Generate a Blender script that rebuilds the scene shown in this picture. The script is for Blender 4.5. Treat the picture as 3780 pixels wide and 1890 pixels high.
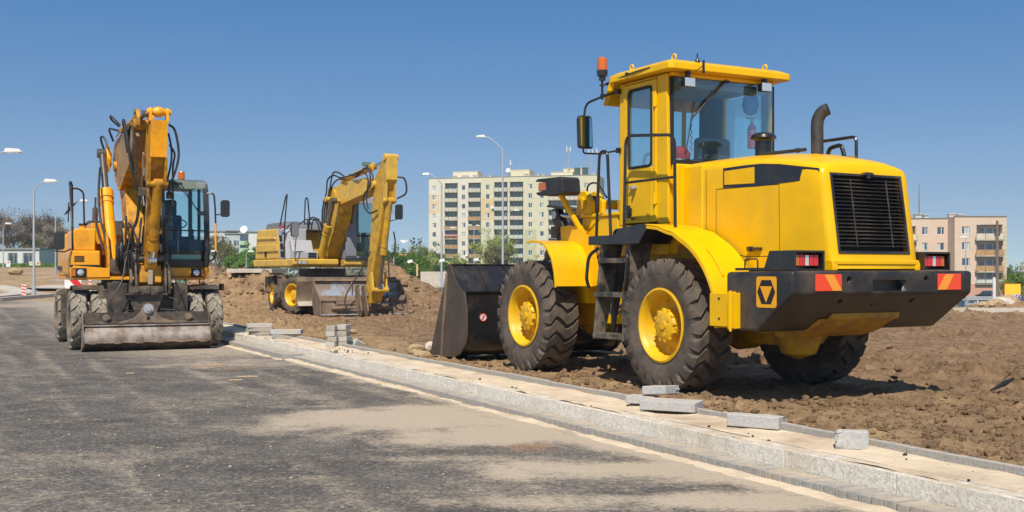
import bpy, bmesh, math, random
import numpy as np
from mathutils import Vector, Matrix
PI = math.pi
rad = math.radians
random.seed(7)
for o in list(bpy.data.objects): bpy.data.objects.remove(o)
sc = bpy.context.scene
COL = sc.collection
# ------------------------------------------------------------------ camera, sky, sun, exposure
F, CX, HY, CH = 4160.0, 1890.0, 1005.0, 1.38
cd = bpy.data.cameras.new('camera'); cam = bpy.data.objects.new('camera', cd); COL.objects.link(cam)
cam.location = (0, 0, CH); cam.rotation_euler = (rad(90), 0, 0)
cd.sensor_width = 36; cd.lens = 36 * F / 3780; cd.shift_y = 60 / 3780; cd.clip_start = .1; cd.clip_end = 6000
sc.camera = cam
SUN = Vector((-.12, -.80, 1.0)).normalized()
W = bpy.data.worlds.new('World'); sc.world = W; W.use_nodes = True
wn = W.node_tree.nodes; bg = wn['Background']
sky = wn.new('ShaderNodeTexSky'); sky.sky_type = 'NISHITA'; sky.sun_disc = False
sky.sun_elevation = math.asin(SUN.z); sky.sun_rotation = math.atan2(SUN.x, SUN.y)
sky.altitude = 250; sky.air_density = 1.0; sky.dust_density = .3; sky.ozone_density = 2.0
tc0 = wn.new('ShaderNodeTexCoord'); sx0 = wn.new('ShaderNodeSeparateXYZ'); cx0 = wn.new('ShaderNodeCombineXYZ'); WL = W.node_tree.links
mz = wn.new('ShaderNodeMath'); mz.operation = 'MULTIPLY_ADD'; mz.inputs[1].default_value = 1.9; mz.inputs[2].default_value = .12
WL.new(tc0.outputs['Generated'], sx0.inputs[0]); WL.new(sx0.outputs[0], cx0.inputs[0]); WL.new(sx0.outputs[1], cx0.inputs[1]); WL.new(sx0.outputs[2], mz.inputs[0]); WL.new(mz.outputs[0], cx0.inputs[2]); WL.new(cx0.outputs[0], sky.inputs[0])
tn = wn.new('ShaderNodeMixRGB'); tn.blend_type = 'MULTIPLY'; tn.inputs[0].default_value = 1
tr = wn.new('ShaderNodeValToRGB'); te = tr.color_ramp.elements; te[0].position = 0; te[0].color = (1.0, .86, .69, 1); te[1].position = .27; te[1].color = (.47, 1.02, 1.28, 1)
e3 = te.new(.10); e3.color = (.86, .95, .93, 1); e4 = te.new(.6); e4.color = (1.0, .94, .86, 1)
WL.new(sx0.outputs[2], tr.inputs[0]); WL.new(tr.outputs[0], tn.inputs[2])
WL.new(sky.outputs[0], tn.inputs[1]); WL.new(tn.outputs[0], bg.inputs[0]); bg.inputs[1].default_value = .125

sl = bpy.data.lights.new('sun', 'SUN'); sl.energy = 4.6; sl.angle = rad(.53); sl.color = (1, .925, .80)
so = bpy.data.objects.new('sun', sl); COL.objects.link(so); so.rotation_euler = SUN.to_track_quat('Z', 'Y').to_euler()
so.location = (0, -20, 40)
sc.view_settings.view_transform = 'Standard'; sc.view_settings.look = 'None'
sc.view_settings.exposure = 0.28; sc.view_settings.gamma = 1
sc.render.engine = 'CYCLES'; sc.cycles.max_bounces = 8; sc.cycles.transparent_max_bounces = 12

# ------------------------------------------------------------------ materials
def hx(r, g, b):  # sRGB 0-255 -> linear
    return tuple(((c / 255) / 12.92 if c / 255 <= .04045 else ((c / 255 + .055) / 1.055) ** 2.4) for c in (r, g, b))
def mat(name, col, rough=.5, metal=0, dirt=None, damt=0, dscale=3, bump=0, bscale=30, coat=0, var=0, dlo=.45, dhi=.7, spec=.5, detail=8, var_scale=None):
    m = bpy.data.materials.new(name); m.use_nodes = True
    nt = m.node_tree; N = nt.nodes; K = nt.links; p = N['Principled BSDF']
    p.inputs['Base Color'].default_value = (*col, 1); p.inputs['Roughness'].default_value = rough
    p.inputs['Metallic'].default_value = metal; p.inputs['Coat Weight'].default_value = coat
    p.inputs['Coat Roughness'].default_value = .08; p.inputs['Specular IOR Level'].default_value = spec
    tc = N.new('ShaderNodeTexCoord'); last = None
    if var:
        n0 = N.new('ShaderNodeTexNoise'); n0.inputs['Scale'].default_value = var_scale or dscale * 2.3; n0.inputs['Detail'].default_value = 6
        K.new(tc.outputs['Object'], n0.inputs['Vector'])
        r0 = N.new('ShaderNodeMapRange'); r0.inputs[1].default_value = .3; r0.inputs[2].default_value = .7
        r0.inputs[3].default_value = 1 - var; r0.inputs[4].default_value = 1 + var; K.new(n0.outputs[0], r0.inputs[0])
        vm = N.new('ShaderNodeVectorMath'); vm.operation = 'SCALE'; vm.inputs[0].default_value = col
        K.new(r0.outputs[0], vm.inputs['Scale']); K.new(vm.outputs[0], p.inputs['Base Color']); last = vm.outputs[0]
    if dirt:
        n1 = N.new('ShaderNodeTexNoise'); n1.inputs['Scale'].default_value = dscale; n1.inputs['Detail'].default_value = detail
        n1.inputs['Roughness'].default_value = .65; K.new(tc.outputs['Object'], n1.inputs['Vector'])
        r1 = N.new('ShaderNodeMapRange'); r1.inputs[1].default_value = dlo; r1.inputs[2].default_value = dhi
        r1.inputs[3].default_value = 0; r1.inputs[4].default_value = damt; K.new(n1.outputs[0], r1.inputs[0])
        mx = N.new('ShaderNodeMixRGB'); mx.inputs[1].default_value = (*col, 1); mx.inputs[2].default_value = (*dirt, 1)
        if last: K.new(last, mx.inputs[1])
        K.new(r1.outputs[0], mx.inputs[0]); K.new(mx.outputs[0], p.inputs['Base Color'])
        rr = N.new('ShaderNodeMapRange'); rr.inputs[3].default_value = rough; rr.inputs[4].default_value = max(rough, .8)
        K.new(r1.outputs[0], rr.inputs[0]); K.new(rr.outputs[0], p.inputs['Roughness'])
        if coat:
            cr = N.new('ShaderNodeMapRange'); cr.inputs[3].default_value = coat; cr.inputs[4].default_value = 0
            K.new(r1.outputs[0], cr.inputs[0]); K.new(cr.outputs[0], p.inputs['Coat Weight'])
    if bump:
        n2 = N.new('ShaderNodeTexNoise'); n2.inputs['Scale'].default_value = bscale; n2.inputs['Detail'].default_value = 4
        K.new(tc.outputs['Object'], n2.inputs['Vector'])
        b = N.new('ShaderNodeBump'); b.inputs['Strength'].default_value = bump; b.inputs['Distance'].default_value = .02
        K.new(n2.outputs[0], b.inputs['Height']); K.new(b.outputs[0], p.inputs['Normal'])
    return m
def glass_mat(name, tint, rough=.02, refl=1.0):
    m = bpy.data.materials.new(name); m.use_nodes = True; nt = m.node_tree; N = nt.nodes; K = nt.links
    N.remove(N['Principled BSDF']); out = N['Material Output']
    t = N.new('ShaderNodeBsdfTransparent'); t.inputs[0].default_value = (*tint, 1)
    g = N.new('ShaderNodeBsdfGlossy'); g.inputs['Roughness'].default_value = rough; g.inputs[0].default_value = (1, 1, 1, 1)
    f = N.new('ShaderNodeFresnel'); f.inputs[0].default_value = 1.52
    mm = N.new('ShaderNodeMath'); mm.operation = 'MULTIPLY'; mm.inputs[1].default_value = refl; mm.use_clamp = True
    x = N.new('ShaderNodeMixShader'); K.new(f.outputs[0], mm.inputs[0]); K.new(mm.outputs[0], x.inputs[0])
    K.new(t.outputs[0], x.inputs[1]); K.new(g.outputs[0], x.inputs[2]); K.new(x.outputs[0], out.inputs[0]); return m
M = {}
YEL = (.80, .450, .0005)
M['yellow'] = mat('loader_yellow_paint', YEL, .34, dirt=(.50, .31, .06), damt=.42, dscale=2.4, coat=.10, spec=.22, var=.05, bump=.03, bscale=3, dlo=.5, dhi=.85)
M['yellow_dusty_shaded'] = mat('dusty_shaded_yellow_paint', (.50, .28, .008), .55, dirt=(.20, .12, .05), damt=.85, dscale=4, var=.1, bump=.1, dlo=.42, dhi=.68)  # dusty paint; base and dirt also darkened to carry the shade under the loader
M['rimyellow'] = mat('rim_yellow_paint', (.72, .41, .006), .4, dirt=(.38, .23, .08), damt=.6, dscale=6, var=.08, dlo=.5, dhi=.72)
M['black'] = mat('gloss_black_paint', (.012, .012, .014), .25, dirt=(.10, .08, .06), damt=.35, dscale=4, coat=.3, dlo=.45, dhi=.8)
M['blackdusty'] = mat('dusty_black_steel', (.016, .016, .018), .38, dirt=(.16, .115, .075), damt=.55, dscale=3, coat=.15, dlo=.45, dhi=.75, bump=.1)
M['buckblack'] = mat('worn_black_bucket_paint', (.014, .014, .016), .3, dirt=(.15, .10, .06), damt=.5, dscale=2.2, coat=.3, dlo=.5, dhi=.78, bump=.1)
M['flatblack'] = mat('flat_black', (.01, .01, .011), .7)
M['armbrown'] = mat('greasy_dark_arm_steel', (.035, .02, .012), .4, dirt=(.12, .07, .035), damt=.5, dscale=5)
M['rubber'] = mat('dusty_tyre_rubber', (.036, .031, .028), .75, dirt=(.20, .150, .108), damt=.66, dscale=5, var=.2, bump=.25, bscale=60, dlo=.30, dhi=.66)
M['rubber2'] = mat('grey_dusty_road_tyre', (.035, .034, .032), .8, dirt=(.36, .31, .24), damt=.85, dscale=9, var=.2, bump=.2, bscale=60, dlo=.30, dhi=.60)
M['plastic'] = mat('dark_plastic', (.02, .022, .024), .5, dirt=(.12, .1, .08), damt=.2)
M['hose'] = mat('black_rubber_hose', (.018, .018, .019), .5, dirt=(.12, .1, .08), damt=.4, dscale=8)
M['chrome'] = mat('chromed_rod', (.75, .76, .78), .12, metal=1)
M['rodgrey'] = mat('greased_rod', (.22, .2, .18), .3, metal=.8)
M['steelgrey'] = mat('galvanised_steel', (.42, .44, .46), .45, metal=.35, dirt=(.3, .28, .25), damt=.4, var=.08)
M['glass'] = glass_mat('tinted_cab_glass', (.90, .985, .98), refl=.55)
M['glassd'] = glass_mat('dark_cab_glass', (.88, .965, .955), refl=.5)
M['mirror'] = mat('mirror_glass', (.55, .6, .62), .03, metal=1)
M['lens_amber'] = mat('amber_lens', (.52, .12, .006), .12, coat=.5)
M['lens_red'] = mat('red_lens', (.55, .012, .015), .12, coat=.6)
M['lens_clear'] = mat('clear_lamp_glass', (.75, .75, .72), .08, metal=.6, coat=.5)
M['white'] = mat('white_paint', (.72, .72, .70), .4, dirt=(.4, .36, .3), damt=.3)
M['redpaint'] = mat('red_paint', (.60, .02, .015), .4)
M['reflred'] = mat('reflective_red', (.80, .055, .012), .3, coat=.4)
M['reflorange'] = mat('reflective_orange', (.85, .30, .02), .3, coat=.4)
M['decalyellow'] = mat('decal_orange_yellow', (.80, .36, .008), .35)
M['seat'] = mat('grey_seat_fabric', (.13, .14, .14), .85, bump=.2)
M['interior'] = mat('dark_grey_interior_trim', (.05, .055, .06), .7)
M['interiorlt'] = mat('light_grey_interior_trim', (.24, .26, .26), .7)
M['rust'] = mat('rusty_worn_steel', (.17, .12, .09), .55, metal=.2, dirt=(.30, .22, .15), damt=.8, dscale=5, var=.25, bump=.2, dlo=.4, dhi=.65)
M['bladeface'] = mat('polished_rusty_blade_face', (.20, .15, .12), .5, metal=.2, dirt=(.40, .35, .31), damt=.85, dscale=4.5, var=.3, bump=.15, dlo=.42, dhi=.62)
M['bladedark'] = mat('dark_worn_blade_steel', (.055, .045, .038), .5, metal=.2, dirt=(.2, .15, .1), damt=.7, dscale=5, var=.2)
M['linksteel'] = mat('muddy_link_steel', (.075, .062, .05), .55, metal=.2, dirt=(.24, .18, .12), damt=.8, dscale=8, bump=.2)
M['orange'] = mat('orange_yellow_machine_paint', (.86, .36, .001), .40, dirt=(.26, .11, .02), damt=.6, dscale=3.5, coat=.25, var=.07, dlo=.5, dhi=.78)
M['orangedirty'] = mat('scuffed_orange_boom_paint', (.60, .27, .002), .45, dirt=(.07, .035, .015), damt=.8, dscale=4.5, coat=.1, var=.16, dlo=.42, dhi=.68)
M['boomside'] = mat('scraped_boom_side', (.34, .20, .07), .5, dirt=(.17, .12, .085), damt=.8, dscale=2.5, var=.25)
M['paley'] = mat('faded_yellow_machine_paint', (.66, .40, .045), .45, dirt=(.38, .25, .10), damt=.6, dscale=3, coat=.1, var=.1, dlo=.45, dhi=.72)
M['paleydirty'] = mat('dusty_yellow_boom_paint', (.60, .34, .018), .45, dirt=(.24, .15, .06), damt=.8, dscale=4.5, coat=.1, var=.14, dlo=.44, dhi=.7)
M['greyp'] = mat('light_grey_machine_paint', (.38, .39, .42), .42, dirt=(.28, .24, .2), damt=.45, dscale=3, coat=.1)
M['greyd'] = mat('mid_grey_machine_paint', (.17, .18, .20), .45, dirt=(.2, .17, .14), damt=.4)
M['mudsteel'] = mat('mud_covered_steel', (.10, .075, .055), .7, dirt=(.24, .16, .10), damt=.95, dscale=2.6, var=.2, bump=.4, dlo=.35, dhi=.6)
M['wornblue'] = mat('bare_bluish_bucket_steel', (.42, .45, .52), .4, metal=.3, dirt=(.30, .22, .16), damt=.9, dscale=1.8, dlo=.50, dhi=.56)

# ------------------------------------------------------------------ mesh helpers
class MB:
    def __init__(s, T=None): s.v = []; s.f = []; s.m = []; s.T = T or Matrix()
    def add(s, vs, fs, mi=0):
        b = len(s.v); s.v += [s.T @ Vector(q) for q in vs]; s.f += [tuple(i + b for i in f) for f in fs]; s.m += [mi] * len(fs); return s
    def hexa(s, p, mi=0):  # 8 points: bottom 4 ccw, top 4 ccw
        return s.add(p, [(3, 2, 1, 0), (4, 5, 6, 7), (0, 1, 5, 4), (1, 2, 6, 5), (2, 3, 7, 6), (3, 0, 4, 7)], mi)
    def box(s, x0, x1, y0, y1, z0, z1, mi=0, R=None, c=None):
        p = [(x0, y0, z0), (x1, y0, z0), (x1, y1, z0), (x0, y1, z0), (x0, y0, z1), (x1, y0, z1), (x1, y1, z1), (x0, y1, z1)]
        if R is not None:
            c = Vector(c or ((x0 + x1) / 2, (y0 + y1) / 2, (z0 + z1) / 2)); p = [c + R @ (Vector(q) - c) for q in p]
        return s.hexa(p, mi)
    def prism(s, pts, a, b, ax='y', mi=0, pts2=None):
        # polygon pts in plane perpendicular to axis; xz for 'y', xy for 'z', yz for 'x'
        def P(q, t): return {'y': (q[0], t, q[1]), 'z': (q[0], q[1], t), 'x': (t, q[0], q[1])}[ax]
        n = len(pts); A = [P(q, a) for q in pts]; B = [P(q, b) for q in (pts2 or pts)]
        return s.add(A + B, [tuple(range(n))[::-1], tuple(range(n, 2 * n))] + [(i, (i + 1) % n, n + (i + 1) % n, n + i) for i in range(n)], mi)
    def cyl(s, p0, p1, r0, r1=None, seg=16, mi=0, caps=True):
        p0 = Vector(p0); p1 = Vector(p1); r1 = r0 if r1 is None else r1
        d = (p1 - p0).normalized(); u = d.orthogonal().normalized(); w = d.cross(u)
        A = [p0 + (u * math.cos(t) + w * math.sin(t)) * r0 for t in (2 * PI * i / seg for i in range(seg))]
        B = [p1 + (u * math.cos(t) + w * math.sin(t)) * r1 for t in (2 * PI * i / seg for i in range(seg))]
        fs = [(i, (i + 1) % seg, seg + (i + 1) % seg, seg + i) for i in range(seg)]
        if caps: fs += [tuple(range(seg))[::-1], tuple(range(seg, 2 * seg))]
        return s.add(A + B, fs, mi)
    def lathe(s, prof, o=(0, 0, 0), d=(0, 1, 0), seg=32, mi=0, close=False):  # prof: (r, h)
        o = Vector(o); d = Vector(d).normalized(); u = d.orthogonal().normalized(); w = d.cross(u); n = len(prof); vs = []
        for i in range(seg):
            t = 2 * PI * i / seg; e = u * math.cos(t) + w * math.sin(t)
            vs += [o + e * r + d * h for r, h in prof]
        fs = []
        for i in range(seg):
            j = (i + 1) % seg
            for k in range(n - 1 + (1 if close else 0)):
                k2 = (k + 1) % n; fs.append((i * n + k, j * n + k, j * n + k2, i * n + k2))
        return s.add(vs, fs, mi)
    def tube(s, pts, r, seg=8, mi=0, fil=0, closed=False, n=4):
        P = [Vector(p) for p in pts]
        if fil: P = fillet(P, fil, n, closed)
        m = len(P); vs = []; fs = []; prev = None
        for i, p in enumerate(P):
            a = P[i - 1] if (i or closed) else P[0]; b = P[(i + 1) % m] if (i < m - 1 or closed) else P[-1]
            d = (b - a).normalized()
            if prev is None: u = d.orthogonal().normalized()
            else:
                u = prev - d * prev.dot(d); u = u.normalized() if u.length > 1e-6 else d.orthogonal().normalized()
            prev = u; w = d.cross(u); rr = r[i] if isinstance(r, (list, tuple)) else r
            vs += [p + (u * math.cos(t) + w * math.sin(t)) * rr for t in (2 * PI * k / seg for k in range(seg))]
        for i in range(m if closed else m - 1):
            j = (i + 1) % m
            fs += [(i * seg + k, i * seg + (k + 1) % seg, j * seg + (k + 1) % seg, j * seg + k) for k in range(seg)]
        if not closed: fs += [tuple(range(seg))[::-1], tuple(range((m - 1) * seg, m * seg))]
        return s.add(vs, fs, mi)
    def hosed(s, pts, r, seg=8, mi=0, n=5): return s.tube(catmull(pts, n), r, seg, mi)
    def plate(s, pts, t, mi=0):  # polygon of 3-D points given thickness t along its normal
        P = [Vector(p) for p in pts]; nn = Vector((0, 0, 0))
        for i in range(len(P)): nn += P[i].cross(P[(i + 1) % len(P)])
        nn.normalize(); n = len(P); Q = [p - nn * t for p in P]
        return s.add(P + Q, [tuple(range(n)), tuple(range(n, 2 * n))[::-1]] + [(i, n + i, n + (i + 1) % n, (i + 1) % n) for i in range(n)], mi)
    def strip(s, path, y0, y1, t, mi=0, y0e=None):  # path in xz -> curved plate between y0 and y1
        n = len(path); out = []
        for i in range(n):
            a = path[max(i - 1, 0)]; b = path[min(i + 1, n - 1)]; dx, dz = b[0] - a[0], b[1] - a[1]; L = math.hypot(dx, dz)
            out.append((path[i][0] + dz / L * t, path[i][1] - dx / L * t))
        return s.prism(list(path) + out[::-1], y0, y1, 'y', mi)
    def build(s, name, m, parent=None, bevel=0, bseg=2, smooth=35, fix=True):
        me = bpy.data.meshes.new(name); me.from_pydata([tuple(v) for v in s.v], [], s.f)
        ms = m if isinstance(m, (list, tuple)) else [m]
        for q in ms: me.materials.append(M[q] if isinstance(q, str) else q)
        if len(ms) > 1: me.polygons.foreach_set('material_index', s.m)
        bm = bmesh.new(); bm.from_mesh(me)
        if fix: bmesh.ops.recalc_face_normals(bm, faces=bm.faces)
        if bevel:
            E = [e for e in bm.edges if len(e.link_faces) == 2 and e.calc_face_angle(0) > rad(28)]
            try: bmesh.ops.bevel(bm, geom=E, offset=bevel, segments=bseg, affect='EDGES', profile=.5, clamp_overlap=True)
            except Exception: pass
        for f in bm.faces: f.smooth = bool(smooth)
        if smooth:
            for e in bm.edges:
                if len(e.link_faces) == 2 and e.calc_face_angle(0) > rad(smooth if not bevel else 50): e.smooth = False
        bm.to_mesh(me); bm.free()
        o = bpy.data.objects.new(name, me); COL.objects.link(o)
        if bevel and smooth:
            w_ = o.modifiers.new('weighted', 'WEIGHTED_NORMAL'); w_.keep_sharp = True; w_.weight = 90
        if parent: o.parent = parent
        return o
def fillet(P, r, n=4, closed=False):
    out = []
    for i, p in enumerate(P):
        if not closed and i in (0, len(P) - 1): out.append(p); continue
        a = P[i - 1]; b = P[(i + 1) % len(P)]; u = (a - p); w = (b - p); q = min(r, u.length * .49, w.length * .49)
        A = p + u.normalized() * q; B = p + w.normalized() * q
        for k in range(n + 1):
            t = k / n; out.append(A * (1 - t) ** 2 + p * 2 * t * (1 - t) + B * t * t)
    return out
def catmull(pts, n=5):
    P = [Vector(p) for p in pts]; P = [P[0] * 2 - P[1]] + P + [P[-1] * 2 - P[-2]]; out = []
    for i in range(1, len(P) - 2):
        for k in range(n):
            t = k / n; a, b, c, d = P[i - 1:i + 3]
            out.append(.5 * ((2 * b) + (c - a) * t + (2 * a - 5 * b + 4 * c - d) * t * t + (3 * b - a - 3 * c + d) * t ** 3))
    out.append(P[-2]); return out
def tag(o, label=None, cat=None, group=None, kind=None):
    if label: o['label'] = label
    if cat: o['category'] = cat
    if group: o['group'] = group
    if kind: o['kind'] = kind
    return o
def thing(name, label, cat, loc=(0, 0, 0), rz=0, group=None):
    o = bpy.data.objects.new(name, None); COL.objects.link(o); o.location = loc; o.rotation_euler = (0, 0, rz)
    o.empty_display_size = .2
    return tag(o, label, cat, group)
def copy_tree(o, parent=None):
    c = o.copy(); COL.objects.link(c); c.parent = parent
    for ch in list(o.children): copy_tree(ch, c)
    return c
def cut(o, mb):  # carve a shape out of a part
    c = mb.build('cutter', 'flatblack'); c.parent = o.parent; c.matrix_parent_inverse = o.matrix_parent_inverse; bpy.context.view_layer.update(); md = o.modifiers.new('b', 'BOOLEAN'); md.operation = 'DIFFERENCE'; md.object = c; md.solver = 'EXACT'
    dg = bpy.context.evaluated_depsgraph_get(); me = bpy.data.meshes.new_from_object(o.evaluated_get(dg))
    o.modifiers.clear(); o.data = me; bpy.data.objects.remove(c); w_ = o.modifiers.new('weighted', 'WEIGHTED_NORMAL'); w_.keep_sharp = True; return o
def at(px, Y): return (px - CX) / F * Y
def zat(py, Y): return CH + (HY - py) / F * Y

# ------------------------------------------------------------------ noise
RNG = np.random.RandomState(11); TAB = RNG.rand(256, 256)
def vnoise(x, y):
    xi = np.floor(x).astype(int); yi = np.floor(y).astype(int); fx = x - xi; fy = y - yi
    fx = fx * fx * (3 - 2 * fx); fy = fy * fy * (3 - 2 * fy); a = TAB[xi & 255, yi & 255]; b = TAB[(xi + 1) & 255, yi & 255]
    c = TAB[xi & 255, (yi + 1) & 255]; d = TAB[(xi + 1) & 255, (yi + 1) & 255]
    return (a * (1 - fx) + b * fx) * (1 - fy) + (c * (1 - fx) + d * fx) * fy
def fbm(x, y, o=4, g=.5):
    s = 0; a = 1; t = 0
    for k in range(o): s = s + a * vnoise(x * 2 ** k + 17.3 * k, y * 2 ** k + 9.1 * k); t += a; a *= g
    return s / t
def sstep(a, b, x):
    t = np.clip((x - a) / (b - a), 0, 1); return t * t * (3 - 2 * t)
def grid(name, X, Y, Z, m, keep=None, attrs=None, parent=None, smooth=True):
    n, k = X.shape; v = np.stack([X, Y, Z], -1).reshape(-1, 3)
    idx = np.arange(n * k).reshape(n, k)
    q = np.stack([idx[:-1, :-1], idx[1:, :-1], idx[1:, 1:], idx[:-1, 1:]], -1)
    if keep is not None: q = q[keep[:-1, :-1] & keep[1:, 1:]]
    q = q.reshape(-1, 4)
    me = bpy.data.meshes.new(name); me.vertices.add(len(v)); me.vertices.foreach_set('co', v.ravel().astype(np.float32))
    me.loops.add(q.size); me.loops.foreach_set('vertex_index', q.ravel().astype(np.int32)); me.polygons.add(len(q))
    me.polygons.foreach_set('loop_start', (np.arange(len(q)) * 4).astype(np.int32))
    me.polygons.foreach_set('use_smooth', np.full(len(q), smooth)); me.update(calc_edges=True)
    for an, av in (attrs or {}).items():
        a = me.attributes.new(an, 'FLOAT', 'POINT'); a.data.foreach_set('value', av.ravel().astype(np.float32))
    me.materials.append(m); o = bpy.data.objects.new(name, me); COL.objects.link(o)
    if me.polygons[0].normal.z < 0: me.flip_normals()
    return o
# ------------------------------------------------------------------ the ground
KD = Vector((-.447, .894, 0)).normalized(); KN = Vector((.894, .447, 0)).normalized()   # along the kerb / across it
def uv(u, v, z=0): p = KD * u + KN * v; return (p.x, p.y, z)
def terrain(X, Y):
    s = X / np.maximum(Y, 1)
    wl = 1 - sstep(-.385, -.33, s); wr = sstep(.24, .34, s)
    left = np.interp(Y, [0, 72, 92, 130, 180, 400, 3000], [0, 0, .95, 1.9, 2.45, 4, 4])
    right = np.interp(Y, [0, 42, 50, 70, 100, 150, 200, 3000], [0, 0, -1.1, -1.8, -2.1, -2.6, -3.2, -3.2])
    mid = np.interp(Y, [0, 70, 110, 200, 330, 3000], [0, 0, -.1, -.8, -2.6, -2.6])
    return mid * (1 - wl) * (1 - wr) + left * wl + right * wr
def terr(x, y): return float(terrain(np.array([float(x)]), np.array([float(y)]))[0])
def soil_material():
    m = mat('building_site_soil', (.17, .105, .062), .95); nt = m.node_tree; N = nt.nodes; K = nt.links; p = N['Principled BSDF']
    p.inputs['Specular IOR Level'].default_value = .15
    tc = N.new('ShaderNodeTexCoord'); at_ = N.new('ShaderNodeAttribute'); at_.attribute_name = 'clay'
    n = N.new('ShaderNodeTexNoise'); n.inputs['Scale'].default_value = 2.2; n.inputs['Detail'].default_value = 9; n.inputs['Roughness'].default_value = .7
    K.new(tc.outputs['Object'], n.inputs[0])
    cr = N.new('ShaderNodeValToRGB'); e = cr.color_ramp.elements
    e[0].position = .32; e[0].color = (.175, .108, .062, 1); e[1].position = .66; e[1].color = (.37, .240, .142, 1); K.new(n.outputs[0], cr.inputs[0])
    cr2 = N.new('ShaderNodeValToRGB'); e = cr2.color_ramp.elements
    e[0].position = .32; e[0].color = (.30, .185, .085, 1); e[1].position = .66; e[1].color = (.55, .38, .215, 1); K.new(n.outputs[0], cr2.inputs[0])
    n3 = N.new('ShaderNodeTexNoise'); n3.inputs['Scale'].default_value = 5; n3.inputs['Detail'].default_value = 6; K.new(tc.outputs['Object'], n3.inputs[0])
    ad = N.new('ShaderNodeMath'); ad.operation = 'ADD'; K.new(at_.outputs['Fac'], ad.inputs[0])
    sb = N.new('ShaderNodeMapRange'); sb.inputs[1].default_value = .3; sb.inputs[2].default_value = .7; sb.inputs[3].default_value = -.35; sb.inputs[4].default_value = .35
    K.new(n3.outputs[0], sb.inputs[0]); K.new(sb.outputs[0], ad.inputs[1]); ad.use_clamp = True
    mx = N.new('ShaderNodeMixRGB'); K.new(ad.outputs[0], mx.inputs[0]); K.new(cr.outputs[0], mx.inputs[1]); K.new(cr2.outputs[0], mx.inputs[2])
    # small pale pebbles
    vo = N.new('ShaderNodeTexVoronoi'); vo.inputs['Scale'].default_value = 16; K.new(tc.outputs['Object'], vo.inputs[0])
    lt = N.new('ShaderNodeMath'); lt.operation = 'LESS_THAN'; lt.inputs[1].default_value = .14; K.new(vo.outputs['Distance'], lt.inputs[0])
    sp = N.new('ShaderNodeSeparateColor'); K.new(vo.outputs['Color'], sp.inputs[0])
    gt = N.new('ShaderNodeMath'); gt.operation = 'GREATER_THAN'; gt.inputs[1].default_value = .82; K.new(sp.outputs[0], gt.inputs[0])
    mu = N.new('ShaderNodeMath'); mu.operation = 'MULTIPLY'; K.new(lt.outputs[0], mu.inputs[0]); K.new(gt.outputs[0], mu.inputs[1])
    m2 = N.new('ShaderNodeMixRGB'); m2.inputs[2].default_value = (.5, .42, .32, 1); K.new(mu.outputs[0], m2.inputs[0]); K.new(mx.outputs[0], m2.inputs[1])
    K.new(m2.outputs[0], p.inputs['Base Color'])
    n2 = N.new('ShaderNodeTexNoise'); n2.inputs['Scale'].default_value = 14; n2.inputs['Detail'].default_value = 8; n2.inputs['Roughness'].default_value = .7; K.new(tc.outputs['Object'], n2.inputs[0])
    b = N.new('ShaderNodeBump'); b.inputs['Strength'].default_value = 1.0; b.inputs['Distance'].default_value = .08
    K.new(n2.outputs[0], b.inputs['Height']); K.new(b.outputs[0], p.inputs['Normal']); return m
M['soil'] = soil_material()
MOUNDS = [  # cx, cy, height, rx, ry
    (-4.55, 39.5, 1.08, 1.0, 2.4), (-3.3, 38.8, .55, 1.0, 2.0), (-6.6, 41.0, .72, 2.2, 2.0), (-9.3, 40.0, .70, 1.5, 2.2),
    (-2.2, 38.2, .22, 1.0, 2.0), (-11.3, 41.5, 1.10, .75, 1.3), (-10.2, 40.5, .55, 1.0, 2.0), (-8.5, 38.1, .80, .9, 1.0), (19.2, 43.2, .30, 1.3, 1.0)]
def soil_height(X, Y):
    v = .894 * X + .447 * Y
    z = .155 + .07 * sstep(22, 32, Y) * (1 - sstep(2, 6, X)) - .16 * sstep(26, 38, Y) * sstep(4, 9, X)
    e = sstep(5.73, 6.4, v); z = .17 * (1 - e) + z * e
    rough = (fbm(X * 1.1, Y * 1.1, 3) - .5) * .10 + (fbm(X * 5, Y * 5, 5, .7) - .5) * .085
    rough += np.maximum(fbm(X * 9 + 40, Y * 9, 3, .6) - .56, 0) * .34
    rough = rough * (.25 + 1.5 * sstep(.3, .7, fbm(X * .45 + 3, Y * .45, 3)))
    # smoother, compacted lane along the loader's wheels; rougher heap on the near right
    dl = np.abs((X - 2.54) * .877 + (Y - 12.04) * .48); lane = sstep(2.6, 1.2, dl) * sstep(24, 20, Y)
    rough = rough * (1 - .62 * lane)
    hr = sstep(1.2, 2.6, v - 5.7) * sstep(13.5, 8.5, Y) * sstep(2.9, 3.6, X)
    z = z + rough * (.25 + .75 * e) + hr * (.02 + (fbm(X * 2.2, Y * 2.2, 4) - .45) * .22)
    # long tyre and drag marks running along the kerb direction
    uu = -.447 * X + .894 * Y
    z = z + (fbm(v * 5.5, uu * .7, 3) - .5) * .05 * e
    for cx, cy, h, rx, ry in MOUNDS:
        d = ((X - cx) / rx) ** 2 + ((Y - cy) / ry) ** 2
        z = z + h * np.exp(-d) * (1 + (fbm(X * 1.7, Y * 1.7, 5, .6) - .5) * .7)
    return z
def clay_attr(X, Y):
    v = .894 * X + .447 * Y
    c = sstep(8.2, 6.4, v) * .85
    c = c * (1 - sstep(3.0, 3.9, X) * sstep(11.5, 9.0, Y) * sstep(5.9, 6.6, v + (fbm(X, Y, 3) - .5)))
    c = np.maximum(c, .5 * sstep(30, 36, Y) * sstep(.35, .6, fbm(X * .4, Y * .4, 3)))
    c = np.maximum(c, .6 * sstep(4, 1.5, v - 5.7) * sstep(24, 27, Y))
    lane = sstep(2.8, 1.0, np.abs((X - 2.54) * .877 + (Y - 12.04) * .48)) * sstep(24, 18, Y)
    return np.maximum(c, lane * .42)
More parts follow.
